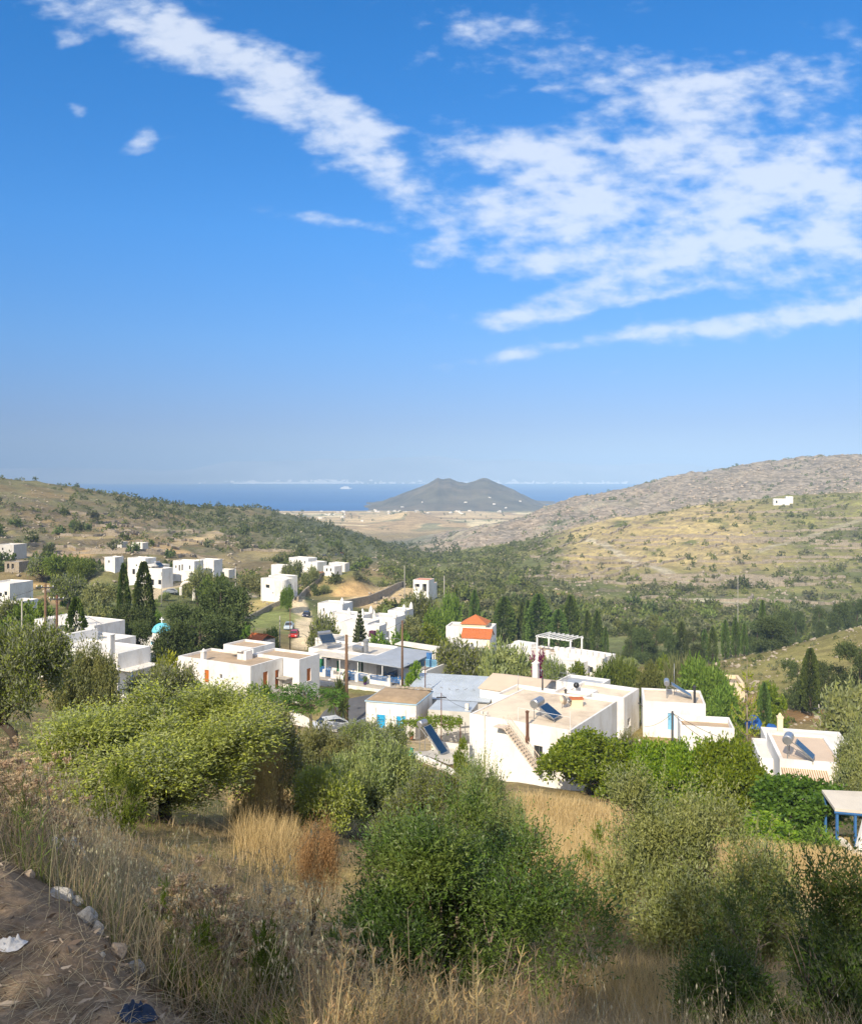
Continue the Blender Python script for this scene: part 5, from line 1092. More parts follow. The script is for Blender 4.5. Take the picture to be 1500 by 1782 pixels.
# ------------------------------------------------------------------ trees and bushes the photo shows one by one
NEAR = [
 ('olive_tree', 'olive_near1', 285, 1218, 395, 21, 'broad sunlit yellow-green olive tree, widest of the slope, with a dark forked trunk'),
 ('olive_tree', 'olive_near2', 432, 1236, 165, 27, 'darker round olive crowding the right side of the broad sunlit olive'),
 ('olive_tree', 'olive_near2', 24, 1092, 165, 36, 'tall olive tree cut by the left edge of the photo'),
 ('olive_tree', 'olive_near3', 150, 1126, 105, 50, 'grey-green olive tree in front of the long stepped white house'),
 ('pine_tree', 'pine_pale', 292, 1136, 92, 74, 'yellow-green layered pine beside the white house with orange shutters'),
 ('olive_tree', 'olive_near2', 282, 1160, 125, 55, 'dense green olive between the white yard wall and the orange-shuttered house'),
 ('fig_tree', 'fig1', 336, 1192, 40, 78, 'small broad-leaved tree against the orange-shuttered house'),
 ('garden_bush', 'bush_mid1', 456, 1194, 50, 90, 'dark garden bush at the corner of the orange-shuttered house'),
 ('feathery_tree', 'acacia', 540, 1180, 125, 80, 'feathery flat-topped green tree with a thin pale trunk beside the wooden pole'),
 ('yucca', 'yucca', 590, 1172, 46, 92, 'dark spiky yucca right behind the wooden pole'),
 ('olive_tree', 'olive_near3', 548, 1270, 140, 38, 'low olive bush between dry yellow grass and the white kerb'),
 ('olive_tree', 'olive_near2', 652, 1258, 110, 52, 'slim pale olive just in front of the blue doors'),
 ('olive_tree', 'olive_small', 568, 1330, 118, 24, 'small olive tree with a bare dark stem above the orange dry shrub'),
 ('olive_tree', 'olive_near3', 655, 1296, 165, 29, 'mid slope olive between the small stemmed olive and the solar panel'),
 ('olive_tree', 'bush_near3', 742, 1350, 140, 20, 'light green olive bush rising behind the large dark green bush'),
 ('olive_tree', 'bush_near4', 852, 1332, 125, 24, 'grey green olive bush under the wall of the big cubic house'),
 ('mastic_bush', 'bush_near1', 806, 1400, 430, 10.4, 'large dark green mastic bush filling the middle of the foreground'),
 ('olive_tree', 'bush_near4', 1212, 1398, 300, 13.5, 'spreading olive bush with sunlit pale top right of the large dark bush'),
 ('mastic_bush', 'bush_near2', 1425, 1490, 450, 7.5, 'dark green bush filling the lower right corner'),
 ('olive_tree', 'olive_near3', 1508, 1280, 110, 47, 'grey olive cut by the right edge above the blue pergola'),
 ('citrus_tree', 'citrus1', 1035, 1282, 185, 58, 'bright green citrus tree covering the corner of the big cubic house'),
 ('citrus_tree', 'citrus2', 1185, 1288, 150, 54, 'bright green citrus tree with bare branches seen under its crown'),
 ('citrus_tree', 'citrus1', 1275, 1290, 140, 52, 'rounded citrus tree in front of the low white annex'),
 ('fig_tree', 'fig1', 1402, 1366, 155, 46, 'dense dark fig tree in front of the striped awning'),
 ('oleander', 'bush_near4', 1112, 1282, 85, 64, 'pale oleander with white blossom between two citrus trees'),
 ('garden_bush', 'bush_mid2', 1152, 1396, 70, 42, 'small yellow-green bush at the foot of the citrus trees'),
 ('hedge', 'bush_mid2', 1345, 1424, 165, 40, 'low bright green hedge sloping below the fig tree'),
 ('garden_bush', 'bush_mid1', 1418, 1448, 75, 39, 'low green bush between the hedge and the blue posts'),
 ('garden_bush', 'bush_mid2', 808, 1292, 34, 68, 'small bright green bush beside the big cubic house wall'),
 ('olive_tree', 'olive_mid1', 806, 1116, 95, 119, 'leaning olive tree right of the taverna terrace'),
 ('olive_tree', 'olive_mid2', 866, 1124, 90, 115, 'grey olive tree between taverna and villa pool'),
 ('norfolk_pine', 'norfolk', 1300, 1148, 105, 80, 'thin Norfolk pine with upturned tiers of branches over the low white annex'),
 ('cypress', 'cypress1', 1410, 1130, 30, 112, 'tall cypress with a bare pale trunk on the grassy right slope'),
 ('pine_tree', 'pine1', 1388, 1152, 55, 116, 'dark pine left of the bare trunked cypress'), ('pine_tree', 'pine2', 1442, 1156, 60, 116, 'dark pine right of the bare trunked cypress'),
 ('pine_tree', 'pine1', 1497, 1120, 80, 112, 'dark pine cut by the right edge'), ('olive_tree', 'olive_mid2', 1480, 1194, 95, 92, 'grey bushy tree below the dark pine at the right edge'),
 ('garden_tree', 'olive_mid3', 1228, 1150, 80, 112, 'round dark green tree behind the plain white house'), ('reed_clump', 'reed', 1188, 1138, 75, 120, 'pale feathery reed clump left of the round dark tree'),
 ('pine_tree', 'pine_brown', 1130, 1152, 55, 101, 'brownish open crowned pine between the stacked white house and the plain white house'),
 ('garden_tree', 'olive_mid3', 1085, 1148, 60, 124, 'light green tree at the end of the villa'), ('garden_tree', 'bush_mid2', 1160, 1150, 50, 126, 'bright green tree behind the brownish pine'),
 ('garden_tree', 'bush_mid1', 1255, 1200, 70, 100, 'low green thicket tree right of the plain white house'), ('garden_tree', 'bush_mid2', 1330, 1195, 70, 104, 'bright low tree under the stone ruin'),
 ('cypress', 'cypress2', 1330, 1190, 22, 100, 'short cypress under the Norfolk pine branches'),
 ('bougainvillea', 'bush_mid1', 936, 1142, 34, 130, 'purple bougainvillea hanging beside the villa pool'), ('garden_bush', 'olive_mid1', 965, 1145, 40, 128, 'dark bush right of the bougainvillea'),
 ('garden_bush', 'bush_mid2', 1000, 1160, 60, 121, 'bright green bush in front of the villa wall'), ('garden_bush', 'bush_mid1', 1040, 1163, 50, 122, 'green bush under the tall villa corner'),
 ('garden_bush', 'bush_mid1', 915, 1168, 46, 122, 'low bush under the villa pool'), ('garden_bush', 'bush_mid2', 722, 1158, 42, 106, 'bright green climbing bush at the taverna terrace end'),
 ('cypress', 'cypress1', 215, 983, 22, 150, 'slim dark cypress left of its thicker twin above the chapel'), ('cypress', 'cypress2', 250, 980, 34, 150, 'thick dark cypress above the chapel dome'),
 ('cypress', 'cypress3', 132, 1042, 36, 102, 'dark cypress standing before the long stepped white house'),
 ('pine_tree', 'pine2', 224, 1056, 78, 126, 'dark drooping pine left of the chapel'), ('pine_tree', 'pine1', 318, 1048, 95, 138, 'dark pine right behind the chapel'),
 ('pine_tree', 'pine2', 384, 1016, 105, 134, 'tallest dark pine of the clump right of the chapel'), ('pine_tree', 'pine1', 348, 1074, 120, 126, 'broad dark pine in front of the clump behind the orange-shuttered house'),
 ('pine_tree', 'pine2', 297, 1082, 66, 116, 'low dark pine right of the chapel dome, nearest of the clump'), ('pine_tree', 'pine1', 240, 1082, 56, 115, 'low dark pine covering the chapel front'),
 ('fir_tree', 'fir', 626, 1056, 44, 142, 'dark pointed fir behind the taverna roof'), ('garden_tree', 'olive_mid1', 564, 1072, 52, 146, 'round olive tree between the dirt track and the rambling white house'),
 ('garden_tree', 'olive_mid1', 735, 1032, 60, 200, 'dark round tree under the pink roofed house'), ('garden_tree', 'bush_mid1', 680, 1104, 80, 142, 'green thicket behind the taverna roof'),
 ('garden_tree', 'bush_mid2', 745, 1092, 70, 150, 'yellow-green tree left of the orange tiled house'), ('garden_tree', 'olive_mid3', 765, 1062, 52, 178, 'bright green tree up the gully behind the orange tiled house'),
 ('garden_tree', 'olive_mid2', 712, 1076, 58, 170, 'dark tree right of the rambling white house'), ('garden_tree', 'bush_mid1', 780, 1042, 36, 195, 'round bush on the terraces behind the orange tiled house'),
 ('garden_tree', 'olive_mid1', 75, 970, 48, 272, 'dark carob tree on the left slope'), ('garden_tree', 'olive_mid3', 112, 966, 66, 268, 'widest dark carob tree on the left slope'), ('garden_tree', 'olive_mid3', 142, 974, 44, 264, 'dark carob tree right of the widest one'),
 ('garden_tree', 'olive_mid2', 165, 1016, 60, 196, 'silvery olive on the bank left of the two cypresses'), ('garden_tree', 'olive_mid1', 120, 1000, 60, 206, 'green olive tree above the bare cut bank'),
 ('garden_tree', 'bush_mid1', 45, 1058, 85, 145, 'green tree behind the left edge olive'), ('garden_tree', 'olive_mid1', 20, 1042, 60, 150, 'green tree below the left edge white house'), ('garden_tree', 'olive_mid2', 172, 1055, 80, 150, 'grey olive behind the long stepped white house'),
 ('garden_tree', 'olive_mid2', 345, 990, 56, 236, 'silver olive right of the stone arch'), ('garden_tree', 'bush_mid1', 372, 1005, 50, 232, 'green tree on the terrace beyond the tallest dark pine'),
 ('garden_tree', 'olive_mid1', 508, 977, 36, 305, 'round tree on the stepped white house terrace'), ('garden_tree', 'olive_mid2', 540, 986, 30, 296, 'grey tree below the stepped white house'), ('garden_tree', 'olive_mid3', 500, 1022, 20, 232, 'clipped green bush at the rounded corner house'),
 ('garden_tree', 'olive_mid2', 455, 1000, 60, 262, 'grey olive left of the rounded corner house'), ('garden_bush', 'bush_mid1', 415, 1090, 40, 150, 'round bush on the green terrace above the orange tiled cottage'), ('garden_bush', 'bush_mid1', 467, 1098, 40, 146, 'dark bush right of the orange tiled cottage'),
]
for t in NEAR: tree(*t[:7], cat={'olive_tree': 'tree', 'mastic_bush': 'bush', 'garden_bush': 'bush', 'hedge': 'hedge', 'oleander': 'bush', 'bougainvillea': 'bush', 'reed_clump': 'reeds', 'yucca': 'plant', 'cypress': 'tree'}.get(t[0], 'tree'))
bo = [o for o in bpy.data.objects if o.name.startswith('bougainvillea') and o.parent is None][0]
for c in bo.children:
    if c.name.startswith('crown'): c.data = c.data.copy(); c.data.materials[0] = M_BOUG
# cypress rows beyond the villa
CY = [(794, 1026, 9, 215), (826, 1028, 16, 205), (878, 1040, 32, 195), (908, 1050, 14, 197), (919, 1046, 16, 196), (938, 1036, 38, 193), (972, 1062, 30, 190), (993, 1038, 28, 192), (1022, 1064, 15, 190), (1039, 1064, 18, 188), (1054, 1092, 9, 186), (1186, 1084, 17, 180), (1226, 1096, 12, 176), (1240, 1092, 14, 174), (1262, 1080, 12, 178), (1280, 1076, 13, 178), (1295, 1086, 10, 176), (1327, 1046, 13, 200)]
cl = ['shortest slim cypress far left of the row', 'slim cypress standing alone left of the row beyond the villa', 'broad cypress left in the row beyond the villa', 'narrow cypress tucked beside the broad left one', 'narrow cypress between the two broad ones', 'broadest cypress of the row beyond the villa', 'drooping cypress right of the broadest', 'tall cypress at the right end of the broad row', 'slim cypress after the broad row', 'slim cypress, last tall one of the row', 'tiny cypress ending the row']
for i, (px, tp, wp, Y) in enumerate(CY):
    tree('cypress', 'cypress%d' % (i % 3 + 1), px, tp, wp * 1.15, Y, cl[i] if i < len(cl) else 'slim cypress among the dark conifers on the valley floor', 'tree', None if i < len(cl) else 'slim cypresses among the valley conifers')
for i, (px, tp, wp, Y) in enumerate([(1098, 1084, 34, 185), (1118, 1092, 36, 180), (1142, 1096, 34, 182), (1164, 1092, 34, 178), (1206, 1102, 38, 176), (1345, 1072, 62, 172), (1318, 1082, 40, 185), (1385, 1062, 30, 225), (1425, 1056, 34, 228), (1458, 1046, 36, 235), (1492, 1040, 40, 238), (1358, 1062, 40, 205)]):
    tree('pine_tree', 'pine%d' % (i % 2 + 1), px, tp, wp, Y, 'broad dark conifer alone at the edge of the grassy spur' if i == 5 else 'dark conifer in the belt along the valley floor', 'tree', None if i == 5 else 'dark conifers along the valley floor')
# white blossom of the oleander
g_ = np.random.default_rng(3)
ol = [o for o in bpy.data.objects if o.name.startswith('oleander')][0]
P = PROTO['bush_near4'][0]; n_ = len(P.vertices); co_ = np.empty(n_ * 3, np.float32); P.vertices.foreach_get('co', co_); co_ = co_.reshape(-1, 3)[::4]; co_ = co_[g_.choice(len(co_), 260, replace=False)]
link(bpy.data.objects.new('blossom', mesh_leaves('blossom', leafq(co_ * 1.03, unit(g_.normal(size=co_.shape)), .05, .05, g_), M_FLOW)), ol)
# ------------------------------------------------------------------ gardens and hillsides: scattered trees and shrubs
keep = []      # world positions that stay clear: houses and tracks
for h_ in HOUSES:
    for b in h_.blks: c = b.P(b.w / 2, b.d / 2, 0); keep.append((c.x, c.y, max(b.w, b.d) * .62 + 1.2))
KP = np.array(keep)
def clear(x, y, r=0):
    if (np.hypot(KP[:, 0] - x, KP[:, 1] - y) < KP[:, 2] + r).any(): return False
    for (xa, ya, xb, yb, rad, soft, col, k0) in PAINT:
        dx, dy = xb - xa, yb - ya; t = min(1, max(0, ((x - xa) * dx + (y - ya) * dy) / (dx * dx + dy * dy + 1e-9)))
        if math.hypot(x - xa - t * dx, y - ya - t * dy) < rad + .4 * soft + r: return False
    return True
def scatter(n, u0, u1, Y0, Y1, dens, smin, smax, seed, lo=0):
    g = np.random.default_rng(seed); out = []
    tries = 0
    while len(out) < n and tries < n * 30:
        tries += 1
        u = g.uniform(u0, u1); Y = math.exp(g.uniform(math.log(Y0), math.log(Y1)))
        if g.random() > dens(u, Y): continue
        x = (u - CX) / F * Y
        s = g.uniform(smin, smax) * (.6 + .9 * g.random() ** 2)
        if not clear(x, Y, s * .4): continue
        out.append((x, Y, float(gz(x, Y)), s, s * g.uniform(.65, .95), u))
    return out
def on_edge(u, Y):
    f = terr_fr(u, Y); return 1.0 if f < 0 else (1.0 if .62 < f < .98 else .16)
def nzd(sc, seed): return lambda u, Y: float(fbm(u / 70. * sc, math.log(Y) * 12 * sc, seed, 3))
q_ = nzd(1, 41); 
HILL = []   # (x, y, z, w, h, kind)
# village gardens
for s in scatter(150, -60, 1560, 150, 300, lambda u, Y: 1.0 if not (430 < u < 560 and Y < 215) and not (580 < u < 715 and 178 < Y < 300) and not (1230 < u and Y < 215) else .05, 1.8, 3.6, 101): HILL.append((*s[:5], 'garden', s[5]))
# left hillside
ql = nzd(.8, 51)
for s in scatter(1500, -120, 640, 285, 720, lambda u, Y: (.3 + .7 * on_edge(u, Y)) * sstep(.38, .60, ql(u, Y) + .20 * (Y > 500 and u > 90) + .12 * (u > 360) + .06 * (Y < 340)), 1.8, 4.8, 102): HILL.append((*s[:5], 'left', s[5]))
# far left ridge and gorge
for s in scatter(1300, 200, 800, 560, 1150, lambda u, Y: .9, 3.0, 6.5, 103): HILL.append((*s[:5], 'gorge', s[5]))
# right hillside
qr = nzd(1.1, 61)
def dr(u, Y):
    gold = (960 < u < 1400) and 400 < Y < 660
    a = sstep(.34, .58, qr(u, Y) + (.14 if u < 960 else 0) + (.10 if Y < 400 else 0) + (.05 if u > 1400 else 0))
    if 1230 < u < 1420 and 540 < Y < 640: a = max(a, .8)
    elif gold: a = .35 * on_edge(u, Y) * (.3 + .7 * a); return a
    return a * on_edge(u, Y)
for s in scatter(4600, 660, 1620, 240, 700, dr, 1.6, 4.2, 104): HILL.append((*s[:5], 'right', s[5]))
# rocky ridge
for s in scatter(700, 780, 1560, 800, 1250, lambda u, Y: sstep(.5, .68, qr(u * 1.3, Y)), 2.0, 4.5, 105): HILL.append((*s[:5], 'ridge', s[5]))
for s in scatter(260, -60, 1200, 1600, 2550, lambda u, Y: .8 if Y > 1750 else .3, 4, 9, 106): HILL.append((*s[:5], 'plain', s[5]))
for s in scatter(150, 1240, 1560, 106, 205, lambda u, Y: sstep(.4, .6, ql(u * 2, Y * 1.5)) * .8 + .1, .5, 1.7, 107): HILL.append((*s[:5], 'spur', s[5]))
HILL.sort(key=lambda s: -s[3] / s[1])
cnt = {}; rest = []; LB = {'garden': ('garden_tree', 'olive or fruit tree in the gardens of the valley floor', 'garden trees of the valley floor', ('olive_mid1', 'olive_mid2', 'olive_mid3', 'bush_mid1', 'shrub0')), 'left': ('hill_shrub', 'dark shrub on the brown terraces of the left hill', 'shrubs on the left hill', ('shrub1', 'shrub0', 'shrub2', 'shrub1')), 'right': ('hill_shrub', 'round shrub on the terraced right hillside', 'shrubs on the right hillside', ('shrub0', 'shrub3', 'shrub2', 'shrub1'))}
rs = random.Random(4)
for s in HILL:
    k = s[5]; cap = {'garden': 150, 'left': 120, 'right': 175}.get(k, 0)
    vis = -10 < s[6] < 1510
    if vis and cnt.get(k, 0) < cap:
        cnt[k] = cnt.get(k, 0) + 1; nm, lb, gp, keys = LB[k]
        plant(nm, rs.choice(keys), s[0], s[1], s[2] - .1, s[3], s[4], lb, 'tree' if k == 'garden' else 'shrub', gp)
    else: rest.append(s)
# the rest of the scrub: one ground cover
def scrub(name, items, mat, n=34, seed=0):
    g = np.random.default_rng(seed); A_ = np.array([i[:5] for i in items]); m = len(A_)
    d = unit(g.normal(size=(m, n, 3))); d[..., 2] = np.abs(d[..., 2]); r = .35 + .65 * g.random((m, n, 1)) ** .6
    P = A_[:, None, :3] + d * r * np.stack([A_[:, 3] * .48, A_[:, 3] * .48, A_[:, 4] * .85], 1)[:, None]
    D = unit(d + g.normal(size=d.shape) * .7 + np.array([0, 0, .3])); ln = np.repeat(A_[:, 3] * .30, n); P = P.reshape(-1, 3); D = D.reshape(-1, 3)
    V = leafq(P - D * ln[:, None] * .3, D, ln, ln * .55, g)
    o = link(bpy.data.objects.new(name, mesh_leaves(name, V, mat))); return tag(o, None, None, None, 'stuff')
far = [s for s in rest if s[5] in ('gorge', 'ridge', 'plain')]; mid = [s for s in rest if s[5] not in ('gorge', 'ridge', 'plain')]
for nm, it, m_, sd_ in (('gorge_scrub', [s for s in far if s[5] == 'gorge'], M_MAQD, 1), ('ridge_scrub', [s for s in far if s[5] == 'ridge'], M_MAQD, 2), ('plain_scrub', [s for s in far if s[5] == 'plain'], M_MAQD, 3)):
    o = scrub(nm, it, m_, 26, sd_); o['label'] = {'gorge_scrub': 'dark green scrub covering the gorge and the low left ridge', 'ridge_scrub': 'dark specks of scrub over the grey rocky ridge', 'plain_scrub': 'dark hedges and trees dotted over the tan coastal plain'}[nm]
for i, m_ in enumerate((M_MAQ, M_MAQD, M_MAQG)):
    for side in ('left', 'right'):
        it = [s for j, s in enumerate(mid) if j % 3 == i and (s[5] == 'right') == (side == 'right')]
        if it: scrub(('green', 'dark', 'grey')[i] + '_scrub', it, m_, 34, 10 + i)['label'] = '%s scrub dotted over the %s hillside' % (('mid green', 'dark green', 'grey green')[i], side)

# loose stones over the hillsides and the rocky ridge
def stones(name, n, u0, u1, Y0, Y1, smin, smax, mat, label, seed):
    g = np.random.default_rng(seed); u = g.uniform(u0, u1, n); Y = np.exp(g.uniform(math.log(Y0), math.log(Y1), n)); k = g.random(n) < sstep(.40, .6, fbm(u / 40., np.log(Y) * 22, seed, 4)); u, Y = u[k], Y[k]; x = (u - CX) / F * Y
    s = smin + (smax - smin) * g.random(len(x)) ** 3; P = np.stack([x, Y, gz(x, Y) + s * .15], 1); oc = np.array([[1, .2, 0], [-.1, 1, .1], [-1, -.1, .1], [.1, -1, 0], [.2, .1, .75], [0, 0, -.7], [.6, -.6, .5], [-.6, -.5, .5]])
    V = P[:, None] + oc[None] * s[:, None, None] * (.6 + .8 * g.random((len(x), 8, 3))); b = (np.arange(len(x)) * 8)[:, None, None]
    T = np.array([[0, 1, 4], [1, 2, 4], [2, 7, 4], [7, 6, 4], [6, 0, 4], [7, 3, 6], [3, 0, 6], [2, 3, 7], [1, 0, 5], [2, 1, 5], [3, 2, 5], [0, 3, 5]])
    o = link(bpy.data.objects.new(name, npmesh(name, V.reshape(-1, 3), (b + T[None]).reshape(-1, 3), 3, mats=[mat]))); tag(o, label, None, None, 'stuff')
M_HR = plain('hill_stone', (.34, .29, .22), .95, .3, .6)
stones('hill_stones', 6000, 640, 1600, 250, 700, .25, 1.0, M_HR, 'pale loose stones over the right hillside', 401)
stones('hill_stones', 3500, -100, 560, 240, 700, .25, 1.1, M_HR, 'pale loose stones over the left hill', 402)
stones('hill_stones', 1500, 1240, 1600, 106, 205, .12, .6, M_HR, 'pale stones in the grass of the right spur', 404)
stones('ridge_stones', 6000, 760, 1600, 780, 1300, .5, 2.2, plain('ridge_stone', (.40, .33, .25), .95, .3, .3), 'broken boulders covering the rocky ridge', 403)
# ------------------------------------------------------------------ roads, walls
def strip_mesh(name, pts, half, mat, lift=.05, n=40):
    P = np.array(pts, float); t = np.linspace(0, len(P) - 1, n); X = np.interp(t, range(len(P)), P[:, 0]); Y = np.interp(t, range(len(P)), P[:, 1])
    dx, dy = np.gradient(X), np.gradient(Y); l = np.hypot(dx, dy); mb = MB(); vs = []; m = 6
    zc = gz(X, Y)
    for i in range(n):
        for j in range(m + 1):
            q = (j / m - .5) * 2 * half; x, y = X[i] - dy[i] / l[i] * q, Y[i] + dx[i] / l[i] * q; vs.append((x, y, max(float(gz(x, y)), zc[i] - .05) + lift))
    mb.add(vs, [(i * (m + 1) + j, i * (m + 1) + j + 1, (i + 1) * (m + 1) + j + 1, (i + 1) * (m + 1) + j) for i in range(n - 1) for j in range(m)])
    o = mb.build(name, mat, smooth=True); o['kind'] = 'structure'; return o
strip_mesh('road', [(-10.3, 92), (-9.8, 97), (-9.3, 101), (-8.0, 104.3), (-5.2, 106.4), (-1, 107.2), (4, 107.4)], 3.5, M_ASPH, .12)
strip_mesh('yard', [(-.5, 79), (3.5, 74)], 2.6, plain('pale_screed', (.66, .60, .50), .9, .1, 1, dirt=(.45, .38, .3), dirt_amt=.4), .1, 14)
def gw(px, Y, dz=0): v = on_ground(px, Y); return Vector((v.x, v.y, v.z + dz))
wall_strip('road_wall', [gw(505, 92), gw(545, 92.5), gw(585, 94), gw(617, 97), gw(640, 99)], [1.6, 1.5, 1.1, .8, .6], .3, M_WHITE, 'low white wall curving along the road behind the wooden pole')
wall_strip('yard_wall', [gw(700, 75, -.1), gw(745, 71.5), gw(800, 68.2), gw(860, 65.5), gw(925, 63)], [.5, .55, .6, .7, .7], .3, M_WHITE, 'low white wall running below the big plain cubic house')
wall_strip('yard_wall', [gw(752, 82), gw(800, 79), gw(822, 77)], [.9, .9, .9], .25, M_WHITE2, 'low pale wall behind the yard with the tilted solar panel')
rw = [ray_ground(x, y, 120) for x, y in ((572, 1062), (610, 1058), (640, 1052), (668, 1040), (690, 1027), (702, 1020))]
wall_strip('dry_stone_wall', rw, [2.2, 2.6, 2.8, 2.8, 2.4, 1.6], .7, M_STONE, 'tall tan stone retaining wall curving above the rambling white house', wob=.2)
rw = [ray_ground(x, y, 120) for x, y in ((518, 1048), (532, 1034), (548, 1022), (556, 1010), (562, 1000))]
wall_strip('dry_stone_wall', rw, [1.5, 1.8, 1.6, 1.4, 1.0], .6, M_STONE, 'stone wall climbing from the dirt track bend beside the green field', wob=.2)
rw = [ray_ground(x, y, 120) for x, y in ((420, 1086), (446, 1072), (470, 1060), (490, 1052))]
wall_strip('dry_stone_wall', rw, 1.1, .6, M_STONE, 'pale stone wall at the edge of the small green terrace', wob=.3)
rw = [ray_ground(x, y, 150) for x, y in ((560, 968), (580, 966), (600, 966))]
wall_strip('road_wall', rw, .9, .6, M_CONC, 'grey parapet of the mountain road bend with a red car', wob=.1)
def contour(u0, Y0, L_, dirn, st=3.0):
    p = on_ground(u0, Y0); pts = [p.copy()]
    for i in range(int(L_ / st)):
        e = 1.5; gx = float(gz(p.x + e, p.y) - gz(p.x - e, p.y)); gy = float(gz(p.x, p.y + e) - gz(p.x, p.y - e)); l = math.hypot(gx, gy) + 1e-6
        t = (gy / l * dirn, -gx / l * dirn)
        if t[0] * dirn < 0: t = (-t[0], -t[1])
        p = Vector((p.x + t[0] * st, p.y + t[1] * st * .6, 0)); p.z = float(gz(p.x, p.y)); pts.append(p.copy())
    return pts
rr = random.Random(12)
for i in range(64):
    u0, Y0 = rr.uniform(900, 1440), rr.uniform(320, 650)
    wall_strip('terrace_wall', contour(u0, Y0, rr.uniform(35, 130), 1), 1.15, .8, M_STONE, 'low dry stone terrace wall across the right hillside', 'wall', 'terrace walls on the right hillside', wob=.5)
for i in range(40):
    u0, Y0 = rr.uniform(10, 430), rr.uniform(310, 560)
    wall_strip('terrace_wall', contour(u0, Y0, rr.uniform(25, 90), 1), 1.2, .8, M_STONE, 'low dry stone terrace wall across the brown left hill', 'wall', 'terrace walls on the left hill', wob=.5)
# ------------------------------------------------------------------ poles and wires
POLETOP = {}
def pole(key, px, top, Y, label, r=.13, mat=None, arm=0, lamp=0, base=None, name='utility_pole', lean=0, insul=True):
    f = on_ground(px, Y) if base is None else base; tz = (HY - top) / F * Y; root = empty(name, f, label, 'pole'); tp = Vector((f.x + lean, f.y, tz))
    mb = MB(); mb.tube([f - Vector((0, 0, 1)), f.lerp(tp, .5), tp], [r * 1.15, r, r * .8], 10); mb.build('post', mat or M_PWOOD, root, base=f, smooth=True)
    if arm:
        mb = MB(); mb.box(-arm, arm, -.06, .06, -.5, -.38, lambda x, y, z: tp + Vector((x, y - .12, z))); mb.build('crossarm', M_DSTEEL, root, base=f)
        if insul:
            for s_ in (-.9, -.35, .35, .9): 
                mb = MB(); mb.lathe(tp + Vector((arm * s_, -.12, -.38)), [(.02, 0), (.05, .05), (.05, .16), (.03, .2)], 8); mb.build('insulator', M_WPAINT, root, base=f)
    if lamp:
        mb = MB(); a = tp + Vector((0, -.1, lamp)); mb.tube([a, a + Vector((-.5, -.1, .35)), a + Vector((-1.6, -.25, .45))], .035, 6); br = mb.build('lamp_arm', M_STEEL, root, base=f)
        mb = MB(); c = a + Vector((-1.85, -.28, .43)); mb.lathe(c, [(.04, -.12), (.16, -.06), (.18, .02), (.05, .1)], 10); lo = mb.build('lamp_head', M_WPAINT, root, base=f)
    POLETOP[key] = tp; return root
pole('a', 603, 1105, 97, 'tall brown wooden pole with a street lamp arm in front of the taverna', .20, lamp=-5.4)
pole('b', 700, 1080, 108, 'tall slim wooden pole rising in front of the grey sheet canopy', .15, lamp=-2.6)
V0 = on_ground(78, 103.5)
pole('c', 79, 1016, 103.5, 'brown wooden pole behind the long stepped house, left of its twin', .16, arm=1.1)
pole('d', 99, 1036, 101.5, 'reddish wooden pole behind the long stepped house, right of its twin', .15, M_IRON, arm=.9)
pole('e', 38, 1046, 84, 'thin pale grey pole above the left edge olive', .07, M_CONC)
pole('f', 410, 986, 240, 'far concrete pole with a crossarm by the hillside white houses', .17, M_CONC, arm=1.4, insul=False)
pole('g', 281, 1008, 222, 'far thin pole beside the parked grey car', .10, M_CONC); pole('h', 1170, 1238, 68, 'dark pole carrying wires before the plain white house', .10, M_DSTEEL)
pole('i', 1430, 1226, 98, 'leaning pale pole with a short side arm on the grassy slope', .07, M_CONC, lean=-.35, arm=.6, insul=False); pole('j', 487, 1072, 142, 'thin grey pole by the parked pale pickup', .09, M_CONC)
pole('k', 505, 1058, 150, 'thin wooden pole beside the dirt track', .09); pole('l', 773, 1002, 232, 'far pole on the spur right of the pink roofed house', .13, M_CONC); pole('m', 704, 984, 262, 'far pole above the bare yellow plot', .12, M_CONC)
pole('n', 740, 1150, 101, 'rusty thin pole above the sheet metal roof', .06, M_IRON, base=W(740, 1203, 101)); pole('o', 768, 1206, 86, 'rusty iron post with a crossbar above the vine', .05, M_IRON, arm=.5, insul=False)
pole('p', 1284, 1000, 190, 'thin pole standing in the valley scrub', .06, M_CONC); pole('q', 902, 1172, 88, 'thin roof mast behind the big cubic house', .03, M_STEEL, base=W(902, 1210, 88), name='mast'); pole('r', 944, 1180, 84, 'dark steel post behind the big cubic house roof', .09, M_DSTEEL, base=W(944, 1215, 84), name='post')
pole('s', 1135, 1170, 0.1 + 84, 'thin mast with the solar heater on the plain white house', .03, M_STEEL, base=W(1173, 1212, 88), name='mast')
t_ = empty('transformer', W(90, 1086, 102), 'grey transformer hung between the two wooden poles', 'transformer'); tb = Vector(t_.location)
mb = MB(); mb.box(-.5, .5, -.35, .35, -.6, .6, lambda x, y, z: tb + Vector((x, y, z))); mb.build('tank', M_STEEL, t_, base=tb, bevel=.06); mb = MB()
for x in (-.3, 0, .3): mb.lathe(tb + Vector((x, 0, .6)), [(.05, 0), (.09, .08), (.05, .16), (.09, .24), (.04, .34)], 8)
mb.build('bushings', M_WPAINT, t_, base=tb)
def wire(a, b, label, sag=.6, r=.022):
    a = POLETOP[a] if isinstance(a, str) else a; b = POLETOP[b] if isinstance(b, str) else b; mb = MB()
    mb.tube([a.lerp(b, t) - Vector((0, 0, .15 + sag * 4 * t * (1 - t))) for t in np.linspace(0, 1, 14)], r, 5); tag(mb.build('power_line', M_DSTEEL, base=a), label, 'wire')
wire('a', 'b', 'wire sagging between the brown lamp pole and the slim pole', .5); wire('b', W(800, 1118, 135), 'wire running from the slim pole towards the orange tiled house', .8); wire('a', W(525, 1100, 150), 'wire from the brown lamp pole back to the dirt track', .9)
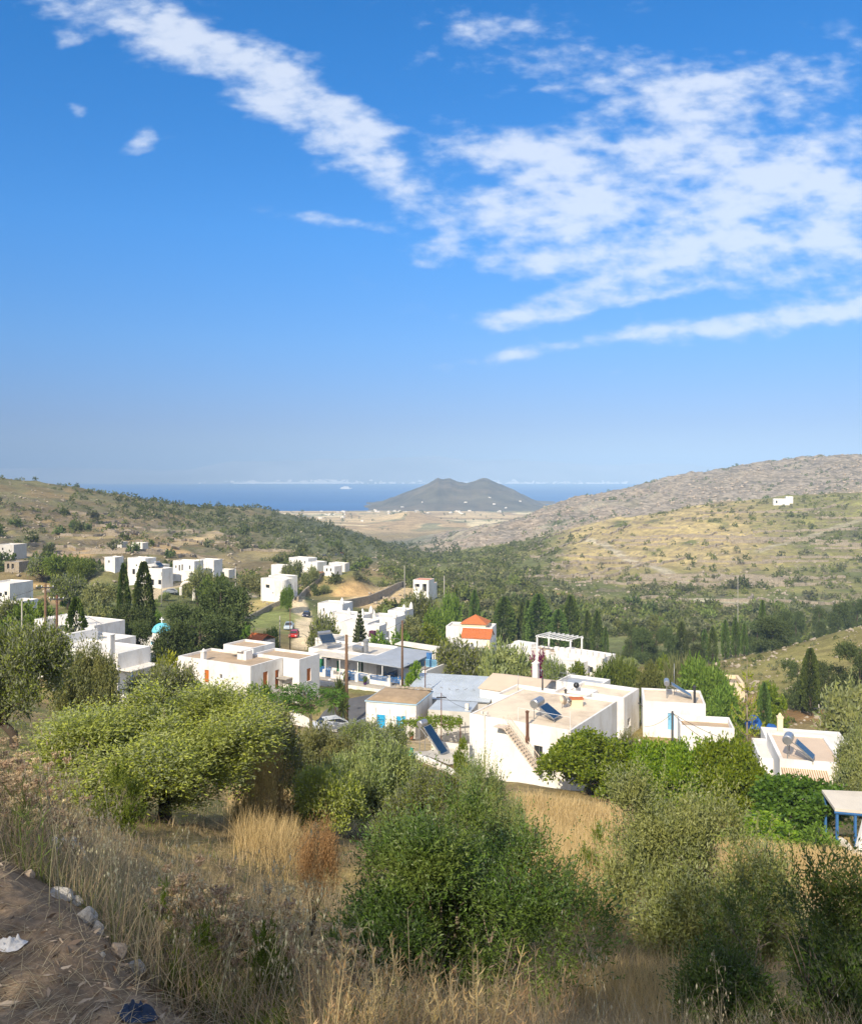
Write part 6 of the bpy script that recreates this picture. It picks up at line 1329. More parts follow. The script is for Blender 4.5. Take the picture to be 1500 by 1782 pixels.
wire('h', W(1122, 1262, 84), 'wire from the dark pole to the left corner of the plain white house', .3, .018); wire('h', W(1270, 1300, 70), 'wire from the dark pole down over the annex roof', .5, .022); wire('h', W(1460, 1305, 62), 'wire from the dark pole across to the striped awning house', 1.2, .02)
wire('c', 'd', 'wire linking the two wooden poles at left', .1); wire('d', W(260, 1110, 120), 'wire from the reddish pole into the chapel pines', .9); wire('c', W(-60, 1046, 110), 'wire from the left wooden pole out of the frame', .6); wire('o', W(830, 1235, 78), 'wire from the iron post to the big cubic house', .3, .015)
# ------------------------------------------------------------------ vehicles
def car(px, py, yaw, paint_c, label, s=1.0, cat='car', name='parked_car', Y=None, pickup=False):
    f = ray_ground(px, py, 40) if Y is None else on_ground(px, Y); f = f + Vector((0, 0, .05)); root = empty(name, f, label, cat, None, R(yaw)); root.scale = (s, s, s)
    body = plain('car_paint_%d' % len(bpy.data.materials), paint_c, .3, .05, 2, spec=.6)
    hood = [(-2.0, .35), (-2.02, .75), (-1.9, .92), (-1.0, .98), (2.0, .92), (2.05, .55), (2.0, .35)]; cab = [(-1.15, .97), (-.55, 1.42), (1.0, 1.45), (1.85, .93)] if not pickup else [(-1.15, .97), (-.6, 1.5), (.3, 1.5), (.5, .95)]
    def ext(prof, w0, w1):
        mb = MB(); n = len(prof); vs = [(x, -w0 if z < 1.0 else -w1, z) for x, z in prof] + [(x, w0 if z < 1.0 else w1, z) for x, z in prof]
        mb.add(vs, [tuple(range(n))[::-1], tuple(range(n, 2 * n))] + [(i, (i + 1) % n, n + (i + 1) % n, n + i) for i in range(n)]); return mb
    ext(hood, .84, .84).build('body', body, root, bevel=.06); c = ext(cab, .80, .64).build('cabin', body, root, bevel=.04)
    g = ext([(x * .93 + .02, z - .05 if z > 1.2 else z + .05) for x, z in cab], .815, .665); g.build('side_windows', M_GLASS, c)
    mb = MB(); (x0, z0), (x1, z1) = cab[0], cab[1]; mb.quad((x0 + .02, -.68, z0 + .07), (x0 + .02, .68, z0 + .07), (x1 - .05, .58, z1 - .02), (x1 - .05, -.58, z1 - .02)); m_ = mb.build('windscreen', M_GLASS, c); m_.location = (-.03, 0, .02)
    for x in (-1.25, 1.3):
        for y in (-.78, .78):
            mb = MB(); A_ = Matrix.Rotation(R(90), 3, 'X'); mb.lathe((x, y + .1, .32), [(.2, 0), (.32, .02), (.32, .18), (.2, .2)], 14, A_); wv = mb.build('wheel', plain('tyre', (.02, .02, .02), .9, .1, 4), root)
            mb = MB(); mb.lathe((x, y + (.108 if y > 0 else -.108), .32), [(.17, -.01), (.17, .01)], 10, A_); mb.build('rim', M_STEEL, wv)
    for y in (-.6, .6):
        mb = MB(); mb.box(-2.04, -2.0, y - .16, y + .16, .62, .76); mb.build('headlight', M_WPAINT, root)
    return root
car(533, 1074, 88, (.015, .02, .06), 'dark blue car parked at the side of the dirt track'); car(503, 1096, 94, (.42, .50, .58), 'pale blue pickup parked left of the dirt track', 1.15, 'pickup', pickup=True)
car(512, 1110, 91, (.45, .02, .015), 'red car parked below the pale pickup'); car(296, 1035, 15, (.25, .28, .32), 'silver grey car parked on the road below the stone arch'); car(599, 964, 20, (.5, .02, .02), 'tiny red car on the far mountain road bend'); car(572, 1250, 25, (.65, .66, .66), 'white car half hidden behind the feathery tree', Y=89)
# ------------------------------------------------------------------ roof equipment
def heater(pos, face, label, wd=1.9, ln=2.0, tilt=40, tank_r=.28, tank_l=1.5):
    root = empty('solar_water_heater', pos, label, 'solar heater'); d = Vector(face).normalized(); s_ = Vector((-d.y, d.x, 0)); up = Vector((0, 0, 1)); P_ = Vector(pos); ct, st = math.cos(R(tilt)), math.sin(R(tilt))
    q = lambda a, b, c: P_ + s_ * a + d * (b * ct) + up * (.25 + (ln - b - ln * 0) * st) + (d * st + up * ct) * c
    mb = MB(); mb.box(-wd / 2, wd / 2, 0, ln, 0, .09, q); col = mb.build('collector', M_STEEL, root, base=P_)
    mb = MB(); mb.box(-wd / 2 + .06, wd / 2 - .06, .06, ln - .06, .0905, .096, q); gl = mb.build('glass', M_PANEL, col, base=P_)
    h = .25 + ln * st; mb = MB(); c = P_ - d * .45 + up * (h + .18); A_ = Matrix((d, up, s_)).transposed(); mb.lathe(c - s_ * tank_l / 2, [(tank_r * .8, -.05), (tank_r, 0), (tank_r, tank_l), (tank_r * .8, tank_l + .05)], 16, A_); mb.build('tank', M_TANK, root, base=P_, smooth=False)
    for a in (-wd / 2 + .15, wd / 2 - .15):
        mb = MB(); mb.tube([P_ + s_ * a - d * .45 - up * .02, P_ + s_ * a - d * .45 + up * (h - .1)], .035, 6); mb.tube([P_ + s_ * a - d * .45 + up * (h - .1), P_ + s_ * a + d * ln * ct + up * .2], .03, 6); mb.tube([P_ + s_ * a + d * (ln * ct) - up * .02, P_ + s_ * a + d * (ln * ct) + up * .28], .03, 6); mb.build('leg', M_STEEL, root, base=P_)
    return root
def on_roof(b, px, py, zoff=None):
    z = b.o.z - (b.lip if b.roofmat else 0); Y = z * F / (HY - py); return W(px, py, Y)
rE = -e1.L
heater(on_roof(e1, 952, 1252) - rE * .4, rE, 'solar heater with a grey tank and dark blue panel on the big cubic house roof', 1.5, 1.5, 32, .36, 1.3)
heater(on_roof(t3_, 566, 1120), (.55, -.85, 0), 'solar heater with a dark panel on the left end of the taverna roof', 2.2, 1.7, 38, .3, 1.9)
heater(on_roof(h1, 1168, 1214), (1, -.25, 0), 'solar heater seen from its side on the plain white house roof', 1.3, 2.2, 30, .28, 1.3); heater(on_roof(j1, 1384, 1322), (.9, -.5, 0), 'solar heater with a pale tank on the striped awning house roof', 1.2, 1.5, 40, .33, 1.1)
heater(on_roof(rc_, 275, 988), (.8, -.6, 0), 'far solar heater on the tall white house terrace', 2.0, 2.0, 35); heater(on_ground(742, 78) + Vector((0, 0, .1)), (.85, -.6, 0), 'long tilted solar panel standing on the ground by the cottage', 1.15, 2.9, 48, .3, .9)
def antenna(pos, h, label, dishes=False):
    root = empty('tv_antenna', pos, label, 'antenna'); P_ = Vector(pos); mb = MB(); mb.tube([P_, P_ + Vector((0, 0, h))], .025, 6); mb.build('mast', M_STEEL, root, base=P_)
    mb = MB(); c = P_ + Vector((0, 0, h * .86)); mb.tube([c + Vector((-.5, .2, 0)), c + Vector((.7, -.3, .02))], .018, 5)
    for i in range(9): t = i / 8; m = c + Vector((-.5 + 1.2 * t, .2 - .5 * t, .02)); mb.tube([m + Vector((.12, .28, 0)), m - Vector((.12, .28, 0))], .011, 4)
    mb.tube([c + Vector((.1, -.3, -.5)), c + Vector((-.1, .4, -.5))], .012, 4); mb.build('elements', M_STEEL, root, base=P_)
antenna(on_roof(e1, 986, 1219), 2.7, 'TV antenna on a mast at the back of the big cubic house roof'); antenna(on_roof(g2, 979, 1212), 2.2, 'second TV antenna behind the solar tank of the big cubic house')
def dish(pos, face, r, label, mat):
    root = empty('satellite_dish', pos, label, 'dish'); P_ = Vector(pos); d = Vector(face).normalized(); a = d.cross(Vector((0, 0, 1))).normalized(); A_ = Matrix((a, d.cross(a) * -1, d)).transposed()
    mb = MB(); mb.tube([P_, P_ + Vector((0, 0, r + .25))], .03, 6); mb.build('bracket', M_STEEL, root, base=P_); mb = MB(); c = P_ + Vector((0, 0, r + .25)); mb.lathe(c, [(r * k, .35 * r * k * k) for k in (.05, .3, .55, .8, 1)], 18, A_); mb.build('reflector', mat, root, base=P_, smooth=True)
    mb = MB(); mb.tube([c + A_ @ Vector((0, r, .3 * r)), c + d * r * .9], .015, 5); mb.lathe(c + d * r * .9, [(.05, -.06), (.05, .06)], 8); mb.build('feed_arm', M_STEEL, root, base=P_)
dish(on_roof(e1, 978, 1233), (.6, -.7, .5), .42, 'tan satellite dish beside the blue solar panel', M_RCREAM); dish(on_roof(e1, 989, 1231), (.7, -.6, .5), .28, 'small grey satellite dish at the antenna foot', M_STEEL); dish(on_roof(g1, 1003, 1206) + Vector((0, 0, .2)), (-.3, -.9, .4), .3, 'dark satellite dish on the stacked white house', M_DSTEEL)
b_ = empty('water_cistern', on_roof(e1, 1003, 1229), 'cream masonry box with a red lid at the back of the big cubic roof', 'cistern'); bp_ = Vector(b_.location); mb = MB(); mb.box(-.5, .5, -.3, .3, -.05, .62, lambda x, y, z: bp_ + Vector((x, y, z))); mb.build('box', M_CREAM, b_, base=bp_, bevel=.03); mb = MB(); mb.box(-.58, .58, -.36, .36, .623, .7, lambda x, y, z: bp_ + Vector((x, y, z))); mb.build('lid', M_TILE, b_, base=bp_)
# bins, tarps, pots, furniture
mb = MB(); p = on_ground(713, 72.5); mb.lathe(p, [(.24, -.1), (.28, .1), (.30, .8), (.31, .86), (.20, .92)], 12); bn = mb.build('bin', plain('green_plastic', (.0, .36, .25), .5, .1, 3), base=p); tag(bn, 'bright green plastic bin near the tilted solar panel', 'bin')
for px, py, Y_, lb in ((1312, 1254, 84, 'blue tarpaulin behind the Norfolk pine trunk'), (1342, 1270, 80, 'blue tarpaulin over a small shed right of the Norfolk pine')):
    p = W(px, py, Y_); mb = MB(); g = np.random.default_rng(px); tv_ = []
    for i in range(7):
        for j in range(5): x, y = (i / 6 - .5) * 1.6, (j / 4 - .5) * 1.3; tv_.append(p + Vector((x, y, 1.1 * max(0, 1 - (2 * abs(i / 6 - .5)) ** 3) * (1 - (2 * abs(j / 4 - .5)) ** 3) - .6 + g.normal() * .06)))
    mb.add(tv_, [(i * 5 + j, (i + 1) * 5 + j, (i + 1) * 5 + j + 1, i * 5 + j + 1) for i in range(6) for j in range(4)]); tag(mb.build('tarpaulin', plain('blue_tarp', (.02, .10, .34), .5, .2, 3), base=p, smooth=True), lb, 'tarpaulin')
def pot(p, h, w, label, mat=None, key='bush_mid1'):
    mb = MB(); mb.lathe(p, [(w * .35, 0), (w * .5, h * .35), (w * .52, h * .42), (w * .4, h * .42)], 12); r = mb.build('plant_pot', mat or M_TERRA, base=p); tag(r, label, 'plant pot'); c = bpy.data.objects.new('plant', PROTO[key][0]); link(c, r); c.location = (0, 0, h * .4); c.scale = (w * 1.2, w * 1.2, h * .7)
cp = lambda u, v: c1.P(u, v, 0)
for u, v, h, lb in ((1.0, -.55, 1.5, 'tall potted plant by the right blue door of the cottage'), (2.6, -.7, .9, 'potted plant between the two blue doors'), (3.3, -.8, .8, 'small potted plant nearer the left blue door'), (.2, -1.1, .7, 'clay pot at the cottage corner')): pot(cp(u, v), h, .5, lb)
pot(T_(2.2, -4.2, 0), 1.1, .55, 'dark urn on the taverna terrace edge', M_DSTEEL); pot(T_(-1.0, -4.2, 0), .9, .5, 'purple urn at the taverna gate', plain('purple_glaze', (.08, .03, .14), .4, .1, 3))
def chair(p, rz, label, mat):
    r = empty('chair', p, label, 'chair', 'taverna chairs on the terrace', rz); mb = MB(); mb.box(-.22, .22, -.22, .22, .43, .47); mb.build('seat', mat, r)
    for x in (-.19, .19):
        for y in (-.19, .19): mb = MB(); mb.box(x - .02, x + .02, y - .02, y + .02, 0, .43 if y < 0 else .92); mb.build('leg', mat, r)
    mb = MB(); mb.box(-.168, .168, .175, .205, .58, .64); mb.box(-.168, .168, .175, .205, .76, .86); mb.build('backrest', mat, r)
def table(p, label, mat):
    r = empty('table', p, label, 'table', 'taverna tables on the terrace'); mb = MB(); mb.box(-.4, .4, -.4, .4, .71, .75); mb.build('tabletop', mat, r)
    for x in (-.33, .33):
        for y in (-.33, .33): mb = MB(); mb.box(x - .025, x + .025, y - .025, y + .025, 0, .71); mb.build('leg', mat, r)
for i, (u, v) in enumerate(((-2.6, -2.0), (-4.8, -1.2), (-2.2, .4), (-4.6, 2.2), (3.6, -1.7), (7.6, -1.7))):
    mt = M_WPAINT if i == 0 else M_DBLUE; table(T_(u, v, 0), 'small square table on the taverna terrace', mt)
    for k_ in range(3): a = k_ * 2.1 + i; chair(T_(u + .75 * math.cos(a), v + .75 * math.sin(a), 0), a * 1.3, 'wooden chair at a table on the taverna terrace', M_WPAINT if i in (0, 3) else M_DBLUE)
# vine over an iron frame in front of the sheet-roofed building
vr = empty('vine_pergola', on_ground(765, 87), 'leafy green vine on an iron frame beside the cottage', 'pergola'); vb = Vector(vr.location)
mb = MB()
for x, y in ((-3.6, -.5), (-.3, -1.0), (2.1, -.8), (2.1, 1.6), (-3, 1.6)): mb.tube([vb + Vector((x, y, -.8)), vb + Vector((x, y, 2.35))], .035, 6)
mb.tube([vb + Vector((-3.6, -.5, 2.35)), vb + Vector((2.1, -.8, 2.35))], .03, 6); mb.tube([vb + Vector((-3, 1.6, 2.35)), vb + Vector((2.1, 1.6, 2.35))], .03, 6); mb.build('frame', M_IRON, vr, base=vb)
g = np.random.default_rng(8); n = 3600; P = np.stack([g.uniform(-4.0, 2.3, n), g.uniform(-1.2, 1.8, n), 2.4 + g.normal(size=n) * .16], 1); P = P[fbm(P[:, 0] * 1.3 + 5, P[:, 1] * 1.3, 4, 3) > .43]; P[:, 2] -= .5 * np.maximum(0, fbm(P[:, 0] * 2, P[:, 1] * 2, 8, 2) - .52) * 6 * g.random(len(P))
link(bpy.data.objects.new('foliage', mesh_leaves('foliage', leafq(P, unit(g.normal(size=P.shape) + [0, -.3, -.2]), .19, .16, g), M_CIT)), vr)
# ------------------------------------------------------------------ far places
rr = random.Random(21); hm_ = []
def far_house(x, y, z, w, d, h, lb, gp):
    mb = MB(); mb.box(-w / 2, w / 2, -d / 2, d / 2, -1.5, h)
    if rr.random() < .6: mb.box(-w * .1, w * .45, -d * .4, d * .4, h + .003, h + h * .6)
    o = mb.build('far_house', M_WHITE2); o.location = (x, y, z); o.rotation_euler = (0, 0, rr.uniform(-.6, .6)); tag(o, lb, 'house', gp)
for i in range(40):
    u = rr.choice((rr.uniform(545, 720), rr.uniform(560, 800), rr.uniform(700, 960))); Y = rr.uniform(1750, 2600) if u < 640 else rr.uniform(2250, 2620); x = (u - CX) / F * Y; far_house(x, Y, float(gz(x, Y)), rr.uniform(4, 11), 6, rr.uniform(2.2, 3.6), 'tiny white house on the coastal plain', 'white houses on the coastal plain')
for (px, py, wd) in ((735, 875, 9), (852, 866, 18), (810, 876, 12), (860, 880, 12), (905, 873, 9), (700, 883, 10), (880, 884, 9)):
    Y = None
    for y in np.linspace(2520, 3050, 120):
        if head_z(px, y) >= (HY - py) / F * y: Y = y; break
    if Y: far_house((px - CX) / F * Y, Y, head_z(px, Y), wd * rr.uniform(.3, .8), 6, rr.uniform(1.4, 2.4), 'small white house on the slope of the headland hill', 'white houses on the headland')
mb = MB(); g = random.Random(5)
for i in range(420):
    u = g.choice((g.gauss(470, 40), g.gauss(575, 14), g.uniform(400, 720), g.gauss(830, 40), g.uniform(880, 1090))); Y = g.uniform(13010, 13060) if g.random() < .75 else g.uniform(13060, 13300); z = max(mount_z(u, Y), SEA + 1); s = g.uniform(14, 46) * (1 if 410 < u < 600 else .6); x = (u - CX) / F * Y
    mb.box(x - s, x + s, Y - 12, Y + 12, z - 3, z + g.uniform(8, 26))
tw = mb.build('far_town', plain('far_white', (.92, .90, .86), .9, .02, .01)); tag(tw, 'white town strung along the hazy far shore', None, None, 'stuff')
fe = empty('ferry', W(601, 851, 103 * F / 21), 'white ferry crossing the blue strait', 'ferry'); fb = Vector(fe.location); fb.z = SEA; fe.location = fb; T = lambda x, y, z: fb + Vector((x, y, z))
mb = MB(); mb.add([T(-44, -8, -2), T(36, -8, -2), T(50, 0, -2), T(36, 8, -2), T(-44, 8, -2), T(-44, -9, 9), T(38, -9, 9), T(56, 0, 10), T(38, 9, 9), T(-44, 9, 9)], [(0, 1, 2, 3, 4), (5, 6, 7, 8, 9), (0, 1, 6, 5), (1, 2, 7, 6), (2, 3, 8, 7), (3, 4, 9, 8), (4, 0, 5, 9)]); mb.build('hull', M_WPAINT, fe, base=fb)
mb = MB(); mb.box(-36, 32, -7, 7, 9.1, 17, T); mb.box(-20, 28, -6, 6, 17.1, 22, T); mb.build('superstructure', M_WPAINT, fe, base=fb); mb = MB(); mb.box(-24, -14, -3, 3, 22.1, 31, T); mb.build('funnel', M_DBLUE, fe, base=fb)
mb = MB(); mb.add([T(-46, 0, .6), T(-300, -18, .6), T(-300, 10, .6)], [(0, 1, 2)]); wk = mb.build('wake', plain('foam', (.7, .74, .76), .8, .1, .02)); tag(wk, 'thin white wake trailing behind the ferry', None, None, 'stuff')
# ------------------------------------------------------------------ the verge: grass, weeds, stones, litter
def on_path(x, y): return (y < 3.62 - .98 * (x + 1.8) + .18 * np.sin(x * 5)) & (x < -.35)
def near_edge(x, y): return (y < 3.62 - .98 * (x + 1.8) + .30 + .12 * np.sin(x * 7)) & (x < -.3)
def blades(name, mat, P, h, w, lean, curl, g, seg=3):
    n = len(P); a = g.random(n) * 6.283; d = np.stack([np.cos(a), np.sin(a), 0 * a], 1) * np.asarray(lean).reshape(-1, 1); side = np.stack([-np.sin(a + g.normal(size=n) * .8), np.cos(a), 0 * a], 1); side = unit(side)
    h = np.broadcast_to(h, (n,)); w = np.broadcast_to(w, (n,)); rows = []
    for k in range(seg + 1):
        t = k / seg; c = P + np.stack([d[:, 0] * h * t ** curl, d[:, 1] * h * t ** curl, h * t * (1 - .25 * t * np.hypot(d[:, 0], d[:, 1]))], 1); ww = (w * (1 - .85 * t))[:, None] * .5
        rows += [c - side * ww, c + side * ww]
    V = np.stack(rows, 1); m = 2 * (seg + 1); b = (np.arange(n) * m)[:, None]; Fq = np.concatenate([np.stack([b[:, 0] + 2 * k, b[:, 0] + 2 * k + 1, b[:, 0] + 2 * k + 3, b[:, 0] + 2 * k + 2], 1)[:, None] for k in range(seg)], 1)
    return V.reshape(-1, 3), Fq.reshape(-1, 4)
def sample(n, u0, u1, Y0, Y1, g, dens=None, path_ok=False):
    u = g.uniform(u0, u1, n); Y = np.exp(g.uniform(math.log(Y0), math.log(Y1), n)); x = (u - CX) / F * Y
    k = np.ones(n, bool) if path_ok else ~on_path(x, Y)
    if dens is not None: k &= g.random(n) < dens(u, Y, x)
    x, Y, u = x[k], Y[k], u[k]; return np.stack([x, Y, gz(x, Y) - .01], 1), u, Y
def grassmat(name, a, b): return leafmat(name, a, b, .35, .75, .1)
G_STRAW = grassmat('straw', (.40, .31, .15), (.72, .60, .36)); G_GREY = grassmat('grey_straw', (.27, .25, .15), (.54, .49, .34)); G_GREEN = grassmat('grass_green', (.10, .15, .03), (.25, .30, .08)); G_BROWN = grassmat('brown_stalk', (.25, .19, .12), (.50, .41, .29))
g = np.random.default_rng(77)
cl = lambda u, Y, x, s, sd: fbm(x * s, Y * s, sd, 3)
def px_of(x, Y, z): return HY - z / Y * F
RB = lambda u, a, b, s=30: sstep(a - s, a + s, u) * sstep(b + s, b - s, u)
def d_straw(u, Y, x):
    d = .22 + .5 * sstep(.45, .62, cl(u, Y, x, .25, 5)) + .9 * RB(u, 980, 1260) * RB(Y, 6.2, 12, 1.5) + 1.2 * sstep(14, 20, Y) * RB(u, 900, 1560) + .7 * RB(u, 400, 560) * sstep(14, 20, Y)
    return d * (1 - .6 * RB(u, 0, 560) * sstep(14, 9, Y))
def d_grey(u, Y, x): return (.15 + .85 * RB(u, 100, 600, 60) * RB(Y, 3.4, 12, 1) + .8 * RB(u, 860, 1300) * sstep(6, 4.5, Y)) * sstep(.3, .5, cl(u, Y, x, .6, 6) + .1)
def d_green(u, Y, x): return np.clip(.10 + .7 * sstep(.5, .6, cl(u, Y, x, .35, 7)) * sstep(30, 10, Y) + .8 * RB(u, 660, 940) * RB(Y, 13, 40, 4) + .35 * RB(u, 200, 420) * RB(Y, 3.5, 6, 1), 0, 1)
def d_brown(u, Y, x): return .12 + .7 * RB(u, 280, 900, 50) * sstep(5.2, 4, Y) + .7 * RB(u, -150, 150) * RB(Y, 3.8, 8, 1) + .2 * sstep(.5, .6, cl(u, Y, x, .3, 9))
for nm, mat, n, dn, hr, lb in (('straw_grass', G_STRAW, 240000, d_straw, (.14, .42), 'golden dry grass over the sunlit parts of the slope'), ('grey_grass', G_GREY, 110000, d_grey, (.16, .46), 'tall grey dry grass on the shaded verge'), ('green_grass', G_GREEN, 90000, d_green, (.10, .30), 'green grass tufts between the dry stalks'), ('brown_grass', G_BROWN, 80000, d_brown, (.12, .36), 'brown dead stalks on the verge')):
    P, u, Y = sample(n, -260, 1760, 2.2, 48, g, dn); tf = .55 + .9 * fbm(P[:, 0] * 1.1, P[:, 1] * 1.1, 33, 3)
    P, u, Y = (a_[~near_edge(P[:, 0], P[:, 1])] for a_ in (P, u, Y)); tf = .55 + .9 * fbm(P[:, 0] * 1.1, P[:, 1] * 1.1, 33, 3)
    h = (hr[0] + (hr[1] - hr[0]) * g.random(len(P)) ** 1.5) * tf * (1 - .30 * sstep(7, 16, Y) - .25 * sstep(20, 45, Y)); w = np.maximum(.0028, Y * .00048) * (.7 + .6 * g.random(len(P)))
    V, Fq = blades(nm, mat, P, h, w, .25 + .95 * g.random(len(P)) ** 1.5, 1.6, g)
    o = link(bpy.data.objects.new(nm, npmesh(nm, V, Fq, 4, mats=[mat]))); tag(o, lb, None, None, 'stuff')
G_GOLD = grassmat('golden_straw', (.46, .33, .13), (.80, .62, .32))
def d_gold(u, Y, x): return np.clip(1.1 * RB(u, 905, 1075) * RB(Y, 15, 50, 2) + .9 * RB(u, 1270, 1560) * RB(Y, 22, 42, 3) + .9 * RB(u, 418, 520) * RB(Y, 18, 40, 3) + .5 * RB(u, 1000, 1240) * RB(Y, 6, 11, 1), 0, 1) * sstep(.25, .45, cl(u, Y, x, .35, 12))
P, u, Y = sample(330000, 380, 1600, 6, 50, g, d_gold); h = (.38 + .42 * g.random(len(P))) * (.7 + .6 * fbm(P[:, 0] * .8, P[:, 1] * .8, 61, 3)) * np.where(Y < 12, .6, 1.0); w = np.maximum(.003, Y * .00055) * (.7 + .6 * g.random(len(P)))
V, Fq = blades('g', G_GOLD, P, h, w, .2 + .6 * g.random(len(P)) ** 1.5, 1.7, g); o = link(bpy.data.objects.new('tall_straw_grass', npmesh('tall_straw_grass', V, Fq, 4, mats=[G_GOLD]))); tag(o, 'tall golden straw standing on the sunny slope below the houses', None, None, 'stuff')
# --- weeds that can be told apart
def vshape(mb, base, tip, r, n=5, bend=.06, gg=None):
    b, t = Vector(base), Vector(tip); m = b.lerp(t, .5) + Vector((gg.normal() * bend, gg.normal() * bend, 0)); mb.tube([b, m, t], [r, r * .8, r * .5], n, False)
def mk_carrot(seed):
    gg = np.random.default_rng(seed); mb = MB(); Hh_ = gg.uniform(.62, .85); top = Vector((gg.normal() * .06, gg.normal() * .06, Hh_)); vshape(mb, (0, 0, -.02), top, .0035, 5, .03, gg); tips = [top]
    for i in range(gg.integers(3, 6)):
        z = gg.uniform(.3, .75) * Hh_; a = gg.random() * 6.28; t = Vector((math.cos(a) * gg.uniform(.07, .2), math.sin(a) * gg.uniform(.07, .2), z + gg.uniform(.12, .28))); vshape(mb, (top.x * z / Hh_, top.y * z / Hh_, z), t, .0022, 4, .02, gg); tips.append(t)
    for i in range(10):
        z = gg.uniform(.05, .5); a = gg.random() * 6.28; d = Vector((math.cos(a), math.sin(a), .5)); p = Vector((0, 0, z)); q = p + d * gg.uniform(.05, .13); sw = Vector((-d.y, d.x, 0)) * .006; mb.quad(p, p.lerp(q, .5) + sw, q, p.lerp(q, .5) - sw)
    hds = []
    for t in tips:
        hd = MB(); hds.append(hd)
        R_ = gg.uniform(.022, .040); cup = gg.uniform(.2, 1.1)
        for j in range(20):
            a = gg.random() * 6.28; rr = R_ * math.sqrt(gg.random()); o = Vector((math.cos(a) * rr, math.sin(a) * rr, 0)); e = t + o * (1.0) + Vector((0, 0, .028 + cup * rr * .5)); hd.tube([t, t + o * .8 + Vector((0, 0, .012)), e], [.0012, .001, .001], 3, False)
            for k in range(3):
                d = Vector(gg.normal(size=3)) * .0055; s_ = Vector(gg.normal(size=3)) * .004; hd.quad(e - d, e + s_, e + d, e - s_)
    return mesh_mb('stem', mb, G_GREEN if seed % 2 else G_BROWN, False), [mesh_mb('seed_head', hd, G_CARROT if seed % 3 else G_BROWN, False) for hd in hds]
G_CARROT = grassmat('seed_head_tan', (.40, .27, .15), (.86, .70, .46))
def carrot_parts(c): return [('stem', c[0])] + [('seed_head', m) for m in c[1]]
CAR = [mk_carrot(s) for s in (1, 2, 3, 4, 5, 6)]
def weed(name, parts, p, s, rz, label, cat, group):
    o = empty(name, p, label, cat, group, rz); o.scale = (s, s, s)
    for nm, me in parts: link(bpy.data.objects.new(nm, me), o)
def put(n, u0, u1, Y0, Y1, fn, seed):
    gg = np.random.default_rng(seed); k = 0
    while k < n:
        P, u, Y = sample(1, u0, u1, Y0, Y1, gg)
        if len(P): fn(Vector(P[0]), gg); k += 1
put(230, 290, 650, 3.5, 5.4, lambda p, q: weed('wild_carrot', carrot_parts(CAR[q.integers(6)]), p, q.uniform(.55, .8), q.random() * 6.28, 'dried wild carrot with brown nest-like seed heads in the middle of the verge', 'weed', 'dried wild carrots in the middle of the verge'), 201)
put(90, -60, 150, 3.9, 7.0, lambda p, q: weed('wild_carrot', carrot_parts(CAR[q.integers(6)]), p, q.uniform(.5, .75), q.random() * 6.28, 'dried wild carrot with pale seed heads at the left edge above the stones', 'weed', 'dried wild carrots at the left edge'), 202)
def mk_oat(seed):
    gg = np.random.default_rng(seed); mb = MB(); sp = MB(); H_ = gg.uniform(.75, 1.0); lean = Vector((gg.normal() * .15, gg.normal() * .12, 0)); f = lambda t: Vector((0, 0, H_ * t)) + lean * t ** 2.2; mb.tube([f(t) for t in np.linspace(0, 1, 7)], [.0025 * (1 - .6 * t) for t in np.linspace(0, 1, 7)], 4, False)
    for i in range(11):
        t = gg.uniform(.62, 1.0); b = f(t); a = gg.random() * 6.28; d = Vector((math.cos(a) * .07, math.sin(a) * .07, gg.uniform(-.02, .04))); e = b + d; mb.tube([b, b + d * .6 + Vector((0, 0, .015)), e], .0009, 3, False)
        L_ = gg.uniform(.022, .034); dn = Vector((d.x * .25, d.y * .25, -1)).normalized() * L_; s_ = Vector((-d.y, d.x, 0)).normalized() * .0045
        for q in (s_, Vector((s_.y, -s_.x, 0))): sp.quad(e, e + dn * .45 + q, e + dn, e + dn * .45 - q)
    return mesh_mb('stem', mb, G_GREY, False), mesh_mb('spikelets', sp, G_OAT, False)
G_OAT = grassmat('oat_husk', (.50, .42, .26), (.80, .72, .52))
OAT = [mk_oat(s) for s in range(11, 16)]
put(120, 60, 560, 2.7, 6.5, lambda p, q: weed('wild_oat', list(zip(('stem', 'spikelets'), OAT[q.integers(5)])), p, q.uniform(.5, .8), q.random() * 6.28, 'wild oat stalk with hanging pale husks on the left verge', 'weed', 'wild oats on the left verge'), 203)
put(70, 560, 1500, 2.6, 5.5, lambda p, q: weed('wild_oat', list(zip(('stem', 'spikelets'), OAT[q.integers(5)])), p, q.uniform(.45, .7), q.random() * 6.28, 'wild oat stalk with pale husks in front of the dark bushes', 'weed', 'wild oats before the dark bushes'), 204)
def mk_spike(seed):
    gg = np.random.default_rng(seed); mb = MB(); hd = MB()
    for s in range(gg.integers(4, 8)):
        a = gg.random() * 6.28; H_ = gg.uniform(.35, .7); le = gg.uniform(.05, .22); f = lambda t, a=a, H_=H_, le=le: Vector((math.cos(a) * le * t, math.sin(a) * le * t, H_ * t)); mb.tube([f(0), f(.5), f(1)], [.0028, .002, .0012], 4, False)
        for j in range(34):
            t = gg.uniform(.3, 1.0); b = f(t); q = gg.random() * 6.28; d = Vector((math.cos(q), math.sin(q), gg.uniform(.1, .8))).normalized() * gg.uniform(.018, .04); s_ = Vector((-d.y, d.x, .002)) * .09; hd.quad(b, b + d * .5 + s_, b + d + Vector((0, 0, .008)), b + d * .5 - s_)
    return mesh_mb('stems', mb, G_STRAW, False), mesh_mb('pods', hd, G_POD, False)
G_POD = grassmat('tan_pod', (.46, .30, .12), (.74, .54, .28))
SPK = [mk_spike(s) for s in range(21, 26)]
